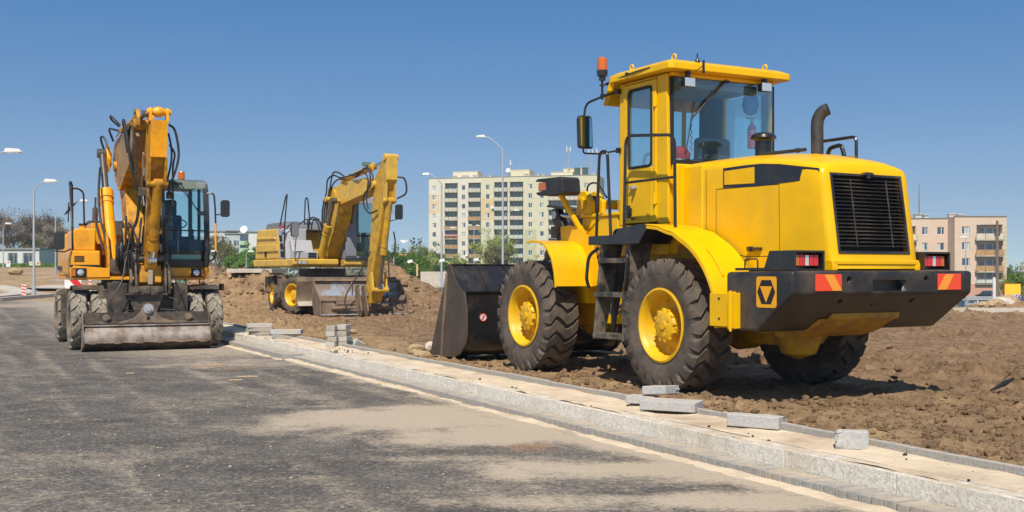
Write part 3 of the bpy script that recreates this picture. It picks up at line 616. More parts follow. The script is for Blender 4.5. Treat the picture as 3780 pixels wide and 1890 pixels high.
# ------------------------------------------------------------------ wheel loader
def make_loader():
    R = thing('wheel_loader', 'big bright yellow wheel loader with black bucket, parked on bare soil beside the kerb', 'wheel loader', (2.54, 12.04, .15), math.atan2(.877, -.48))
    B = lambda: MB()
    # wheels
    for x, sp in ((.07, .1), (2.95, .35)):
        for s in (1, -1): make_wheel(R, (x, s * .93, .685), s, .695, .44, .37, 24, .042, 'chevron', 'rubber', 'rimyellow', .165, spin=sp if s > 0 else sp + .2)
    # rear frame and axles
    m = B(); m.prism([(-1.5, .74), (-1.32, .64), (-.6, .62), (-.45, .66), (1.2, .66), (1.45, .8), (1.45, 1.45), (.4, 1.45), (.3, 1.35), (-1.65, 1.35), (-1.65, .8)], -.44, .44)
    m.box(.2, 1.35, -.62, .62, .75, 1.42); m.prism([(-.95, .66), (-.8, .5), (.5, .5), (.6, .66)], -.28, .28)
    m.box(.1, .9, .44, .66, 1.05, 1.52); m.build('rear_frame', 'yellow_dusty_shaded', R, bevel=.012)
    for x in (.07, 2.95):
        m = B(); m.cyl((x, -.75, .685), (x, .75, .685), .13, seg=18); m.lathe([(.001, -.3), (.18, -.26), (.27, -.1), (.28, .1), (.18, .26), (.001, .3)], (x, 0, .685), seg=20); m.build('axle', 'yellow_dusty_shaded', R)
    m = B(); m.lathe([(.001, -.26), (.17, -.2), (.25, 0), (.17, .2), (.001, .26)], (-.85, .1, .62), (0, 0, 1), seg=18); m.build('axle_oil_pan', 'yellow_dusty_shaded', R)
    # engine hood: lofted sections
    def sect(x, w, ze, cr, shear):
        pts = []
        zb = 1.262
        half = [(w, zb), (w, 1.5), (w, 1.75), (w, 2.0), (w, ze - .09), (w - .012, ze - .045), (w - .045, ze - .012), (w - .11, ze + .004), (w * .5, (ze + cr) / 2 + .012), (0, cr)]
        full = half + [(-y, z) for y, z in half[-2::-1]]
        return [(x - shear * (2.3 - z), y, z) for y, z in full]
    st = [(.62, .575, 2.385, 2.425, 0), (.45, .578, 2.392, 2.44, 0), (.2, .585, 2.385, 2.45, 0), (-.1, .583, 2.378, 2.452, .01), (-.4, .58, 2.372, 2.45, .02), (-.7, .577, 2.358, 2.432, .04), (-1.0, .573, 2.335, 2.405, .06), (-1.25, .57, 2.305, 2.370, .09), (-1.45, .567, 2.268, 2.33, .12), (-1.57, .562, 2.240, 2.295, .14), (-1.605, .552, 2.222, 2.272, .145), (-1.628, .525, 2.195, 2.24, .15)]
    S = [sect(*q) for q in st]; n = len(S[0]); mb = B(); vs = [p for s_ in S for p in s_]; fs = []
    for i in range(len(S) - 1): fs += [(i * n + k, i * n + k + 1, (i + 1) * n + k + 1, (i + 1) * n + k) for k in range(n - 1)]
    last = len(S) - 1
    # rear face: ring from the outline to the grille opening
    def rx(z): return -1.628 - .15 * (2.3 - z)
    out = S[-1]; inner = []
    y0, y1, z0, z1 = -.448, .470, 1.402, 2.150; cy, cz = .01, 1.77
    for (x, y, z) in out:
        dy, dz = y - cy, z - cz; t = min((y1 - cy) / dy if dy > 1e-6 else 9, (y0 - cy) / dy if dy < -1e-6 else 9, (z1 - cz) / dz if dz > 1e-6 else 9, (z0 - cz) / dz if dz < -1e-6 else 9)
        inner.append((cy + dy * t, cz + dz * t))
    corners = [(y1, z0), (y1, z1), (y0, z1), (y0, z0)]
    for c in corners:  # snap the closest ring points onto the corners
        k = min(range(n), key=lambda i: (inner[i][0] - c[0]) ** 2 + (inner[i][1] - c[1]) ** 2); inner[k] = c
    b = len(vs); vs += [(rx(z), y, z) for y, z in inner]; fs += [(last * n + k, last * n + k + 1, b + k + 1, b + k) for k in range(n - 1)]
    fs.append((last * n + n - 1, last * n, b, b + n - 1))
    b2 = len(vs); vs += [(rx(z) + .07, y, z) for y, z in inner]; fs += [(b + k, b + (k + 1) % n, b2 + (k + 1) % n, b2 + k) for k in range(n)]
    mb.add(vs, fs); hood = mb.build('engine_hood', 'yellow', R, smooth=50)
    # dark radiator bay, frame, louvres
    mb = B(); mb.add([(rx(z) + .069, y, z) for y, z in corners], [(0, 1, 2, 3)]); mb.build('radiator_core', 'flatblack', hood, smooth=0)
    gr = B(); gw = .024
    for (a, c_) in (((y0, z0), (y1, z0 + gw)), ((y0, z1 - gw), (y1, z1)), ((y0, z0 + gw), (y0 + gw, z1 - gw)), ((y1 - gw, z0 + gw), (y1, z1 - gw))):
        (ya, za), (yb, zb) = a, c_
        gr.hexa([(rx(za) - .01, ya, za), (rx(za) - .01, yb, za), (rx(za) + .03, yb, za), (rx(za) + .03, ya, za), (rx(zb) - .01, ya, zb), (rx(zb) - .01, yb, zb), (rx(zb) + .03, yb, zb), (rx(zb) + .03, ya, zb)])
    grille = gr.build('grille', 'blackdusty', R, bevel=.003)
    N_ = 19
    for i in range(N_):
        z = z0 + .075 + (z1 - z0 - .13) * i / (N_ - 1); mb = B(); x = rx(z)
        bend = .0 if i else .012
        mb.hexa([(x + .055, y0 + .03, z + .016), (x + .055, y1 - .03, z + .016), (x - .002, y1 - .03, z - .008), (x - .002, y0 + .03, z - .008), (x + .055, y0 + .03, z + .019), (x + .055, y1 - .03, z + .019), (x - .002, y1 - .03, z - .004), (x - .002, y0 + .03, z - .004)])
        mb.build('louvre_slat', 'blackdusty', grille, smooth=0)
    for yy in (.22, -.24):
        mb = B()
        mb.hexa([(rx(z0 + .06) - .003, yy - .005, z0 + .06), (rx(z0 + .06) - .003, yy + .005, z0 + .06), (rx(z0 + .06) + .004, yy + .005, z0 + .06), (rx(z0 + .06) + .004, yy - .005, z0 + .06), (rx(z1 - .05) - .003, yy - .005, z1 - .05), (rx(z1 - .05) - .003, yy + .005, z1 - .05), (rx(z1 - .05) + .004, yy + .005, z1 - .05), (rx(z1 - .05) + .004, yy - .005, z1 - .05)])
        mb.build('louvre_clip', 'bladedark', grille, smooth=0)
    mb = B(); mb.prism([(.09, 2.135), (.06, 2.165), (-.03, 2.165), (-.07, 2.135)], rx(2.15) - .05, rx(2.15), 'x'); mb.box(rx(2.13) - .045, rx(2.13) - .01, -.01, .04, 2.105, 2.14); mb.build('grille_latch', 'black', grille, bevel=.006)
    mb = B(); mb.lathe([(.001, 0), (.045, 0), (.05, .004), (.03, .008), (.001, .008)], (-1.42, -.05, 2.338), (-.1, 0, 1), seg=20); mb.build('filler_cap', 'yellow_dusty_shaded', hood)
    # legs of the hood onto the counterweight
    mb = B()
    for s in (1, -1):
        mb.prism([(-1.79, 1.246), (-1.79, 1.30), (-1.77, 1.345), (-1.55, 1.345), (-1.55, 1.246)], s * .50, s * .565)
    mb.box(-1.79, -1.765, -.53, .56, 1.300, 1.340); mb.build('hood_foot', 'yellow', hood, bevel=.008)
    mb = B(); mb.box(-1.70, -1.4, -.49, .49, 1.246, 1.30)
    for k in range(14): mb.box(-1.73, -1.70, -.45 + k * .065, -.41 + k * .065, 1.262, 1.285)
    mb.build('engine_bay_ducting', 'flatblack', hood, smooth=0)
    # side decals, seams, latches (both sides)
    for s in (1, -1):
        yy = lambda x: .5905
        d = B()
        pl = [(-.27, 2.292), (-.6, 2.297), (-.85, 2.292), (-1.1, 2.268), (-1.35, 2.228), (-1.60, 2.190), (-1.625, 2.088), (-1.3, 2.085), (-.77, 2.075), (-.27, 2.094)]
        def w_at(x): return np.interp(x, [-1.605, -1.57, -1.45, -1.25, -1.0, -.7, -.4, -.1, .2], [.552, .562, .567, .57, .573, .577, .58, .583, .585])
        P3 = [(x, s * (w_at(x) + .003), z) for x, z in pl]; Q3 = [(x, s * (w_at(x) - .004), z) for x, z in pl]; k = len(pl)
        d.add(P3 + Q3, [tuple(range(k)), tuple(range(k, 2 * k))[::-1]] + [(i, (i + 1) % k, k + (i + 1) % k, k + i) for i in range(k)])
        dec = d.build('side_stripe', 'black', hood, smooth=0)
        d = B(); q = [(-.292, 2.262), (-.745, 2.268), (-.745, 2.108), (-.292, 2.122)]
        d.add([(x, s * (w_at(x) + .0055), z) for x, z in q] + [(x, s * (w_at(x) - .002), z) for x, z in q], [(0, 1, 2, 3), (0, 4, 5, 1), (1, 5, 6, 2), (2, 6, 7, 3), (3, 7, 4, 0)]); d.build('name_panel', 'yellow', dec, smooth=0)
        d = B(); t = .0035
        def seam(x0, z0_, x1, z1_):
            ya, yb = s * (w_at(x0) + .0015), s * (w_at(x1) + .0015); dx, dz = x1 - x0, z1_ - z0_; L_ = math.hypot(dx, dz); nx, nz = -dz / L_ * t, dx / L_ * t
            d.add([(x0 + nx, ya, z0_ + nz), (x0 - nx, ya, z0_ - nz), (x1 - nx, yb, z1_ - nz), (x1 + nx, yb, z1_ + nz)], [(0, 1, 2, 3)])
        seam(-.0, 2.30, -.0, 1.27); seam(-.16, 2.085, -1.09, 2.075); seam(-.16, 2.085, -.16, 1.45); seam(-1.09, 2.075, -1.10, 1.385); seam(-.42, 1.42, -.62, 1.385); seam(-.62, 1.385, -1.1, 1.385)
        d.build('panel_seam', 'flatblack', hood, smooth=0)
        d = B(); y_ = .578 * s; d.box(-.86, -.68, y_, y_ + s * .035, 1.445, 1.475); d.box(-.73, -.68, y_, y_ + s * .05, 1.435, 1.485); d.build('hood_latch', 'black', hood, bevel=.006)
    # lower cab shell / front shrouds
    mb = B(); mb.box(.05, .46, -.60, .60, 1.50, 2.36); mb.box(.36, .50, -.70, .70, 1.42, 2.392)
    mb.build('cab_rear_shroud', 'yellow', R, bevel=.02)
    mb = B(); mb.box(.05, .30, -.70, -.60, 1.3, 2.1); mb.build('cab_side_box', 'yellow_dusty_shaded', R, bevel=.02)
    # ---- cab
    cab = B()
    Lp = [(.454, .74), (1.38, .74), (1.78, .46), (1.78, -.46), (1.38, -.74), (.454, -.74)]
    cab.prism(Lp, 1.42, 1.76, 'z')                                   # floor tub
    cab.prism([(.454, 1.762), (.645, 1.762), (.645, 3.37), (.478, 3.37), (.454, 2.3)], .70, .742)       # rear left side panel
    cab.prism([(.454, 1.762), (.62, 1.762), (.60, 3.37), (.478, 3.37), (.454, 2.3)], -.742, -.70)
    cab.prism([(1.285, 1.762), (1.38, 1.762), (1.37, 3.37), (1.285, 3.37)], .70, .742); cab.prism([(1.285, 1.762), (1.38, 1.762), (1.37, 3.37), (1.285, 3.37)], -.742, -.70)
    cab.box(.60, 1.285, -.742, -.71, 1.762, 2.30)                    # right door lower
    cab.box(.60, 1.285, -.742, -.71, 3.30, 3.37); cab.box(.645, 1.285, .70, .742, 3.345, 3.37)
    cab.box(.455, .49, -.70, .70, 1.76, 2.385)
    for s in (1, -1): cab.hexa([(1.74, s * .46, 1.76), (1.78, s * .42, 1.76), (1.78, s * .46, 1.76), (1.76, s * .48, 1.76), (1.70, s * .46, 3.37), (1.74, s * .42, 3.37), (1.74, s * .46, 3.37), (1.72, s * .48, 3.37)])
    cab.hexa([(1.70, -.46, 1.76), (1.78, -.46, 1.76), (1.78, .46, 1.76), (1.70, .46, 1.76), (1.69, -.46, 2.0), (1.77, -.46, 2.0), (1.77, .46, 2.0), (1.69, .46, 2.0)])
    cabo = cab.build('cab', 'yellow', R, bevel=.01)
    # roof
    rp = [(.27, .80), (.30, .85), (1.40, .86), (1.72, .66), (1.72, -.66), (1.40, -.86), (.30, -.85), (.27, -.80)]
    rt = [(.36, .74), (.40, .77), (1.36, .78), (1.60, .60), (1.60, -.60), (1.36, -.78), (.40, -.77), (.36, -.74)]
    m = B(); m.prism(rp, 3.385, 3.462, 'z'); m.prism([(x + (.02 if x < 1 else -.01), y * .99) for x, y in rp], 3.463, 3.50, 'z', pts2=rt)
    m.prism([(.42, .72), (1.6, .5), (1.6, -.5), (.42, -.72)], 3.34, 3.384, 'z')
    roof = m.build('roof', 'yellow', R, bevel=.012)
    m = B()
    m.hexa([(1.40, .815, 3.30), (1.45, .86, 3.30), (1.84, .66, 3.20), (1.80, .62, 3.20), (1.38, .80, 3.384), (1.40, .86, 3.42), (1.74, .66, 3.42), (1.70, .62, 3.384)])
    m.hexa([(1.40, -.86, 3.30), (1.38, -.815, 3.30), (1.80, -.62, 3.20), (1.84, -.66, 3.20), (1.40, -.86, 3.42), (1.38, -.80, 3.384), (1.70, -.62, 3.384), (1.74, -.66, 3.42)])
    m.hexa([(1.80, -.66, 3.20), (1.84, -.66, 3.20), (1.84, .66, 3.20), (1.80, .66, 3.20), (1.68, -.66, 3.44), (1.74, -.66, 3.44), (1.74, .66, 3.44), (1.68, .66, 3.44)])
    m.build('roof_visor', 'yellow', roof, bevel=.01)
    for (x, y, r0) in ((1.10, .76, .028), (.40, .70, .032), (.40, -.56, .03)):
        q = B(); q.tube([(x + r0 * 1.1 * math.cos(a), y, 3.497 + r0 * 1.0 + r0 * math.sin(a) * 1.1) for a in (2 * PI * k / 12 for k in range(12))], .010, 6, closed=True); q.build('lifting_eye', 'yellow', roof)
    q = B(); q.cyl((.36, .42, 3.50), (.36, .42, 3.53), .03, .02); q.cyl((.36, .42, 3.53), (.36, .42, 3.575), .008); q.lathe([(.001, -.012), (.012, 0), (.001, .012)], (.36, .42, 3.58), (0, 0, 1), 8)
    q.box(.25, .262, .405, .43, 3.36, 3.5); q.hosed([(.26, .42, 3.44), (.22, .47, 3.42), (.26, .53, 3.37)], .005, 5); q.build('radio_antenna', 'black', roof)
    q = B(); q.tube([(.62, .852, 3.446), (.9, .866, 3.436), (1.5, .84, 3.40)], .008, 6); q.box(1.02, 1.06, .862, .882, 3.42, 3.45); q.box(1.47, 1.50, .80, .86, 3.375, 3.40); q.build('beacon_cable', 'black', roof)
    # beacon on its stalk
    q = B(); q.cyl((1.66, .79, 3.24), (1.66, .79, 3.48), .016, seg=10); q.box(1.60, 1.68, .70, .81, 3.27, 3.30); q.cyl((1.66, .79, 3.46), (1.66, .79, 3.53), .04, seg=12); q.cyl((1.66, .79, 3.51), (1.66, .79, 3.58), .062, .066, seg=24); q.cyl((1.66, .79, 3.40), (1.66, .79, 3.415), .035, seg=6)
    bc = q.build('beacon', 'black', R, bevel=.004)
    q = B(); q.lathe([(.062, 0), (.062, .09), (.056, .13), (.035, .15), (.001, .155)], (1.66, .79, 3.58), (0, 0, 1), 24); q.build('amber_dome', 'lens_amber', bc)
    # glazing
    def pane(name, pts, t=.006, gm='glass', par=cabo, border=.0, y_out=None):
        q = B(); q.plate(pts, t); return q.build(name, gm, par, smooth=0)
    rw = pane('rear_window', [(.448, .692, 2.395), (.448, -.745, 2.395), (.448, -.725, 3.37), (.448, .68, 3.37)])
    q = B()
    for a, c_ in (((.70, 2.33), (-.70, 2.42)), ((.70, 3.335), (-.70, 3.384))): q.box(.443, .454, c_[0], a[0], a[1], c_[1])
    q.box(.440, .454, .672, .702, 2.36, 3.384); q.prism([(.444, 2.42), (.449, 3.335), (.454, 3.335), (.454, 2.42)], -.742, -.722)
    q.box(.425, .452, -.45, .70, 2.385, 2.44)
    q.build('window_seal', 'flatblack', rw, smooth=0)
    for s in (1, -1):
        q = B(); q.plate([(1.385, s * .735, 1.78), (1.765, s * .47, 1.78), (1.73, s * .47, 3.34), (1.375, s * .735, 3.34)], .006); q.build('corner_window', 'glass', cabo, smooth=0)
    pane('windscreen', [(1.765, .45, 2.0), (1.765, -.45, 2.0), (1.73, -.45, 3.34), (1.73, .45, 3.34)])
    pane('side_window', [(.62, -.725, 2.32), (1.28, -.725, 2.32), (1.28, -.725, 3.29), (.62, -.725, 3.29)])
    # left door
    q = B(); dx0, dx1, dz0, dz1 = .652, 1.279, 1.78, 3.338; wx0, wx1, wz0, wz1 = .725, 1.185, 2.39, 3.28
    q.box(dx0, wx0, .715, .758, dz0, dz1); q.box(wx1, dx1, .715, .758, dz0, dz1); q.box(wx0, wx1, .715, .758, dz0, wz0); q.box(wx0, wx1, .715, .758, wz1, dz1)
    door = q.build('door', 'yellow', R, bevel=.012)
    q = B(); q.plate([(wx0, .742, wz0), (wx1, .742, wz0), (wx1, .742, wz1), (wx0, .742, wz1)], .006); dw = q.build('door_window', 'glass', door, smooth=0)
    q = B(); q.tube([(wx0 + .012, .757, wz0 + .012), (wx1 - .012, .757, wz0 + .012), (wx1 - .012, .757, wz1 - .012), (wx0 + .012, .757, wz1 - .012)], .013, 8, closed=True, fil=.06, n=4); q.build('window_gasket', 'flatblack', door)
    q = B(); q.box(1.0, 1.12, .758, .80, 2.165, 2.185); q.box(1.0, 1.025, .78, .83, 2.155, 2.195); q.build('door_handle', 'steelgrey', door, bevel=.004)
    q = B(); q.box(1.13, 1.18, .758, .785, 1.84, 1.98); q.box(1.10, 1.13, .758, .775, 1.87, 1.95); q.cyl((1.08, .758, 1.84), (1.03, .80, 1.83), .012); q.lathe([(.001, 0), (.022, .002), (.001, .02)], (1.03, .80, 1.83), (-.6, .7, 0), 10); q.build('door_latch', 'black', door, bevel=.004)
    for z in (3.09, 2.03):
        q = B(); q.cyl((.66, .768, z - .06), (.66, .768, z + .06), .016, seg=10); q.box(.645, .68, .742, .766, z - .05, z + .05); q.build('door_hinge', 'yellow', door, bevel=.003)
    q = B(); q.lathe([(.028, 0), (.034, .006), (.022, .008), (.020, .003), (.001, .003)], (.79, .758, 1.86), (0, 1, 0), 16); q.build('door_plug', 'yellow', door)
    # interior
    q = B(); q.box(.80, .93, -.42, .05, 2.0, 2.76); q.box(.85, 1.3, -.45, .08, 1.95, 2.1); q.build('driver_seat', 'seat', R, bevel=.05, bseg=3)
    q = B(); q.cyl((1.5, -.12, 1.8), (1.38, -.12, 2.42), .03); q.tube([(1.38 + .16 * math.sin(a) * .35, -.12 + .19 * math.cos(a), 2.45 + .16 * math.sin(a)) for a in (2 * PI * k / 16 for k in range(16))], .014, 6, closed=True); q.build('steering_wheel', 'interior', R)
    q = B(); q.box(.50, .72, -.70, .62, 2.25, 2.46); q.box(.50, .62, -.45, .30, 2.46, 2.48); q.box(1.45, 1.70, -.4, .4, 1.8, 2.2); q.box(.9, 1.25, .25, .4, 1.8, 2.35); q.build('cab_console', 'interior', R, bevel=.02)
    q = B(); q.box(.52, 1.6, -.66, .66, 3.30, 3.338); q.box(.49, .56, -.66, .66, 3.24, 3.30); q.build('headliner', 'interiorlt', R, bevel=.01)
    q = B(); q.hexa([(1.34, -.72, 1.8), (1.48, -.72, 1.8), (1.56, -.52, 1.8), (1.42, -.52, 1.8), (1.30, -.72, 3.3), (1.44, -.72, 3.3), (1.5, -.5, 3.3), (1.36, -.5, 3.3)]); q.box(.5, .58, -.715, -.66, 2.4, 3.3); q.box(.5, .56, .66, .70, 2.4, 3.3); q.box(1.30, 1.38, .64, .70, 1.8, 3.3); q.build('interior_pillar', 'interior', R, bevel=.01)
    q = B(); q.lathe([(.001, 0), (.05, .004), (.052, .02), (.052, .23), (.04, .27), (.018, .285), (.018, .31), (.001, .312)], (.66, -.60, 2.64), (0, 0, 1), 18); ex = q.build('fire_extinguisher', 'lens_red', R)
    q = B(); q.cyl((.66, -.60, 2.95), (.66, -.60, 2.99), .014); q.box(.64, .68, -.63, -.53, 2.985, 3.0); q.lathe([(.054, 0), (.054, .02)], (.66, -.60, 2.83), (0, 0, 1), 18); q.build('extinguisher_valve', 'steelgrey', ex)
    M['bluecloth'] = mat('blue_cloth', (.02, .11, .42), .8, bump=.5, bscale=8); M['redcloth'] = mat('red_cloth', (.55, .05, .05), .8, bump=.5, bscale=8)
    q = B(); q.lathe([(.001, 0), (.07, .03), (.10, .12), (.085, .2), (.05, .27), (.001, .28)], (.66, -.58, 3.02), (0, 0, 1), 14); o = q.build('hanging_jacket', 'bluecloth', R); o.scale = (1, 1, 1)
    q = B(); q.lathe([(.001, 0), (.12, .0), (.13, .06), (.08, .13), (.001, .15)], (.58, .50, 2.46), (0, 0, 1), 12); q.build('folded_cloth', 'redcloth', R)
    q = B(); q.lathe([(.001, 0), (.13, .0), (.13, .04), (.001, .07)], (.60, .53, 2.42), (0, 0, 1), 12); q.build('white_cap', 'white', R)
    # rear wiper
    q = B(); q.tube([(.435, -.02, 3.335), (.415, .16, 3.17), (.43, .44, 2.90)], .011, 6); q.tube([(.437, .40, 3.08), (.437, .52, 2.50)], .006, 6); q.cyl((.45, -.02, 3.335), (.41, -.02, 3.335), .02); q.cyl((.45, -.07, 3.335), (.42, -.07, 3.335), .014)
    q.tube([(.44, .44 - .012 * math.sin(k * 1.05), 2.90 - k * .011) for k in range(34)], .004, 5); q.build('rear_wiper', 'black', R)
    # work lamps
    for y, z in ((.565, 3.27), (-.50, 3.30)):
        q = B(); q.hexa([(.40, y - .045, z - .05), (.30, y - .075, z - .065), (.30, y + .075, z - .065), (.40, y + .045, z - .05), (.40, y - .045, z + .03), (.30, y - .075, z + .045), (.30, y + .075, z + .045), (.40, y + .045, z + .03)]); q.box(.31, .37, y - .02, y + .02, z + .045, z + .115)
        wl = q.build('work_lamp', 'black', R, bevel=.008); q = B(); q.box(.292, .302, y - .066, y + .066, z - .055, z + .036); q.build('lamp_glass', 'lens_clear', wl, bevel=.003)
    # mirror
    q = B(); q.tube([(1.36, .77, 3.29), (1.55, .82, 3.27), (1.78, .94, 3.20), (1.80, .95, 3.05)], .014, 8, fil=.09); q.box(1.34, 1.38, .742, .79, 3.26, 3.32)
    mr = q.build('mirror', 'black', R); q = B(); q.tube([(1.36, .77, 2.62), (1.6, .85, 2.60), (1.82, .96, 2.62), (1.80, .95, 2.72)], .011, 8, fil=.05); q.box(1.34, 1.38, .742, .79, 2.59, 2.65); q.build('mirror_brace', 'black', mr); q = B(); q.prism([(.835, 2.70), (.855, 2.675), (1.01, 2.675), (1.03, 2.70), (1.04, 3.02), (1.02, 3.06), (.87, 3.06), (.85, 3.03)], 1.775, 1.835, 'x'); q.build('mirror_housing', 'plastic', mr, bevel=.015)
    q = B(); q.prism([(.852, 2.71), (.87, 2.695), (.995, 2.695), (1.01, 2.71), (1.02, 3.02), (1.0, 3.04), (.885, 3.04), (.867, 3.02)], 1.770, 1.7745, 'x'); q.build('mirror_glass', 'mirror', mr)
    # handrails
    q = B(); q.tube([(.90, 1.0, 1.60), (.965, .96, 1.66), (.945, .95, 2.735), (.06, .95, 2.65), (.045, .95, 1.66), (.10, .90, 1.60)], .0175, 10, fil=.12, n=6); q.tube([(.95, .95, 2.215), (.05, .95, 2.215)], .015, 8); q.tube([(.965, .96, 1.70), (1.12, .98, 1.70), (1.14, .98, 1.58), (1.02, .98, 1.56), (.93, 1.0, 1.58)], .017, 8, fil=.05); q.build('handrail', 'black', R)
    q = B(); q.tube([(1.385, 1.05, 1.62), (1.32, 1.05, 2.585), (1.16, 1.05, 2.585), (1.09, 1.05, 1.62)], .0175, 10, fil=.09, n=6); q.build('handrail', 'black', R)
    # deck, ladder
    q = B(); q.prism([(1.40, 1.535), (1.40, 1.635), (.88, 1.635), (.80, 1.70), (.45, 1.735), (.30, 1.735), (.30, 1.66), (.42, 1.53)], .745, 1.15); q.build('deck', 'black', R, bevel=.01)
    for s in (-1,): q = B(); q.prism([(1.40, 1.535), (1.40, 1.635), (.35, 1.745), (-.05, 1.745), (-.05, 1.69), (.42, 1.53)], -1.15, -.745); q.build('deck', 'black', R, bevel=.01)
    lad = B()
    lad.hexa([(1.30, 1.0, .48), (1.33, 1.12, .48), (1.355, 1.12, .48), (1.335, 1.0, .48), (1.14, .85, 1.54), (1.14, 1.12, 1.54), (1.20, 1.12, 1.54), (1.20, .85, 1.54)])
    lad.hexa([(.69, .98, .48), (.71, 1.14, .48), (.74, 1.14, .48), (.72, .98, .48), (.60, .84, 1.54), (.62, 1.12, 1.54), (.68, 1.12, 1.54), (.66, .84, 1.54)])
    lad.hexa([(.69, 1.125, .48), (.60, 1.125, .50), (.60, 1.14, .50), (.74, 1.14, .48), (.68, 1.12, .98), (.55, 1.12, .98), (.55, 1.14, .98), (.74, 1.14, .98)])
    for z, x0, x1 in ((.495, .72, 1.33), (.955, .69, 1.32), (1.33, .64, 1.19)): lad.box(x0, x1, .90, 1.135, z, z + .055)
    la = lad.build('ladder', 'ladder', R, bevel=.006)
    q = B(); q.hexa([(1.24, .90, .55), (1.24, .915, .55), (1.29, .915, .55), (1.29, .90, .55), (1.0, .90, 1.33), (1.0, .915, 1.33), (1.28, .915, 1.33), (1.28, .90, 1.33)]); q.build('perforated_guard', 'blackdusty', la)
    for x in (1.36, .60):
        q = B(); q.tube([(x - .10, 1.10, 1.50), (x, 1.17, 1.42), (x + .03, 1.18, 1.15), (x + .02, 1.15, 1.05)] if x > 1 else [(x + .06, 1.13, 1.47), (x - .03, 1.18, 1.40), (x + .02, 1.18, 1.10), (x + .1, 1.13, 1.04)], .02, 8, fil=.08); q.build('grab_handle', 'black', la)
    # fenders
    for s in (1, -1):
        path = [(.295, 1.722), (.1, 1.70)] + arcp(.07, .685, .975, 98, 110, 2)[:-1] + arcp(.07, .685, .95, 112, 172, 12) + [(-.86, .70)]
        q = B(); q.strip(path, *(sorted((s * .62, s * 1.15))), .012); lip = [(x, z) for x, z in path]
        q.strip([(.07 + (x - .07) * .965, .685 + (z - .685) * .965) for x, z in path], *(sorted((s * 1.138, s * 1.149))), .03)
        fe = q.build('rear_fender', 'yellow', R, bevel=.004)
        q = B(); pth = [(.07 + .975 * math.cos(rad(a)), s * .98, .685 + .975 * math.sin(rad(a))) for a in (127, 132, 138, 143, 148)]
        pth = [(.07 + .92 * math.cos(rad(126)), s * .98, .685 + .92 * math.sin(rad(126)))] + pth + [(.07 + .92 * math.cos(rad(149)), s * .98, .685 + .92 * math.sin(rad(149)))]; q.tube(pth, .013, 8, fil=.02); q.build('fender_grab', 'yellow', fe)
        path = [(2.16, 1.06), (2.19, 1.25), (2.25, 1.40), (2.35, 1.52), (2.47, 1.585), (2.65, 1.61), (2.84, 1.60)]
        q = B(); q.strip(path, *(sorted((s * .62, s * 1.13))), -.012); q.strip([(x + .014, z - .014) for x, z in path], *(sorted((s * 1.118, s * 1.13))), -.03); q.strip([(x + .014, z - .014) for x, z in path], *(sorted((s * .62, s * .63))), -.22); q.build('front_fender', 'yellow', R, bevel=.004)
    q = B()  # hinge bracket between fender and counterweight
    q.box(-1.13, -.80, 1.165, 1.18, .72, 1.03); q.box(-.875, -.86, .95, 1.165, .72, 1.03); br = None
    q.box(-1.155, -1.13, 1.152, 1.235, .70, 1.05); q.box(-1.215, -1.165, 1.152, 1.215, .71, 1.04); q.cyl((-1.16, 1.225, .68), (-1.16, 1.225, 1.06), .012)
    hb = q.build('hinge_bracket', 'yellow', R, bevel=.003)
    q = B()
    for x in (-1.08, -.92):
        for z in (.79, .98): q.lathe([(.001, 0), (.014, 0), (.014, .003), (.001, .003)], (x - .02, 1.1795, z), (0, 1, 0), 12)
    q.build('bolt_hole', 'flatblack', hb, smooth=0)
    # counterweight
    q = B(); q.prism([(-1.0, 1.235), (-1.0, .69), (-1.43, .685), (-1.895, 1.03), (-1.90, 1.245)], -1.16, 1.15)
    cw = q.build('counterweight', 'blackdusty', R, bevel=.035, bseg=3)
    k = B(); k.box(-2.0, -1.80, -.25, .18, 1.058, 1.158); k.cyl((-2.0, .47, 1.165), (-1.84, .47, 1.165), .032); k.cyl((-2.0, -.52, 1.165), (-1.84, -.52, 1.165), .032)
    for y in (.50, -.42): k.cyl((-1.87, y, .93), (-1.70, y, 1.03), .03)
    k.cyl((-1.80, .05, .90), (-1.65, .05, 1.0), .02); cut(cw, k); cw.data.materials.clear(); cw.data.materials.append(M['blackdusty'])
    q = B(); q.prism([(-1.60, .80), (-1.42, .675), (-1.2, .61), (-1.0, .61), (-1.0, .70), (-1.43, .70)], -.42, .55); q.build('tow_frame', 'yellow_dusty_shaded', R, bevel=.01)
    def striped(par, y0_, y1_, z0_, z1_, x, fl):
        b_ = B(); b_.box(x, x + .012, y0_, y1_, z0_, z1_); pl_ = b_.build('reflector', 'reflred', par, bevel=.004)
        w = y1_ - y0_; b_ = B(); a, c_ = .32, .64
        pts = [(y0_ + w * (1 - a - .36), z1_ - .004), (y0_ + w * (1 - a - .0), z1_ - .004), (y0_ + w * (1 - c_ - .0), z0_ + .004), (y0_ + w * (.0), z0_ + .004)]
        if fl: pts = [(y0_ + y1_ - y, z) for y, z in pts]
        b_.prism(pts, x - .0025, x - .0003, 'x'); b_.build('reflector_stripe', 'reflorange', pl_, smooth=0)
    striped(cw, .572, .885, 1.062, 1.212, -1.909, False); striped(cw, -.985, -.665, 1.062, 1.216, -1.909, True)
    for s in (1, -1):
        q = B(); a, b_ = (.70, 1.06) if s > 0 else (-.93, -.56)
        q.prism([(-1.83, 1.247), (-1.83, 1.425), (-1.50, 1.425), (-1.42, 1.247)], a, a + .02); q.prism([(-1.83, 1.247), (-1.83, 1.425), (-1.50, 1.425), (-1.42, 1.247)], b_ - .02, b_); q.box(-1.83, -1.48, a + .02, b_ - .02, 1.405, 1.425); q.box(-1.70, -1.66, a + .02, b_ - .02, 1.25, 1.405); q.box(-1.83, -1.42, a + .02, b_ - .02, 1.247, 1.262)
        lh = q.build('tail_lamp', 'black', R, bevel=.004)
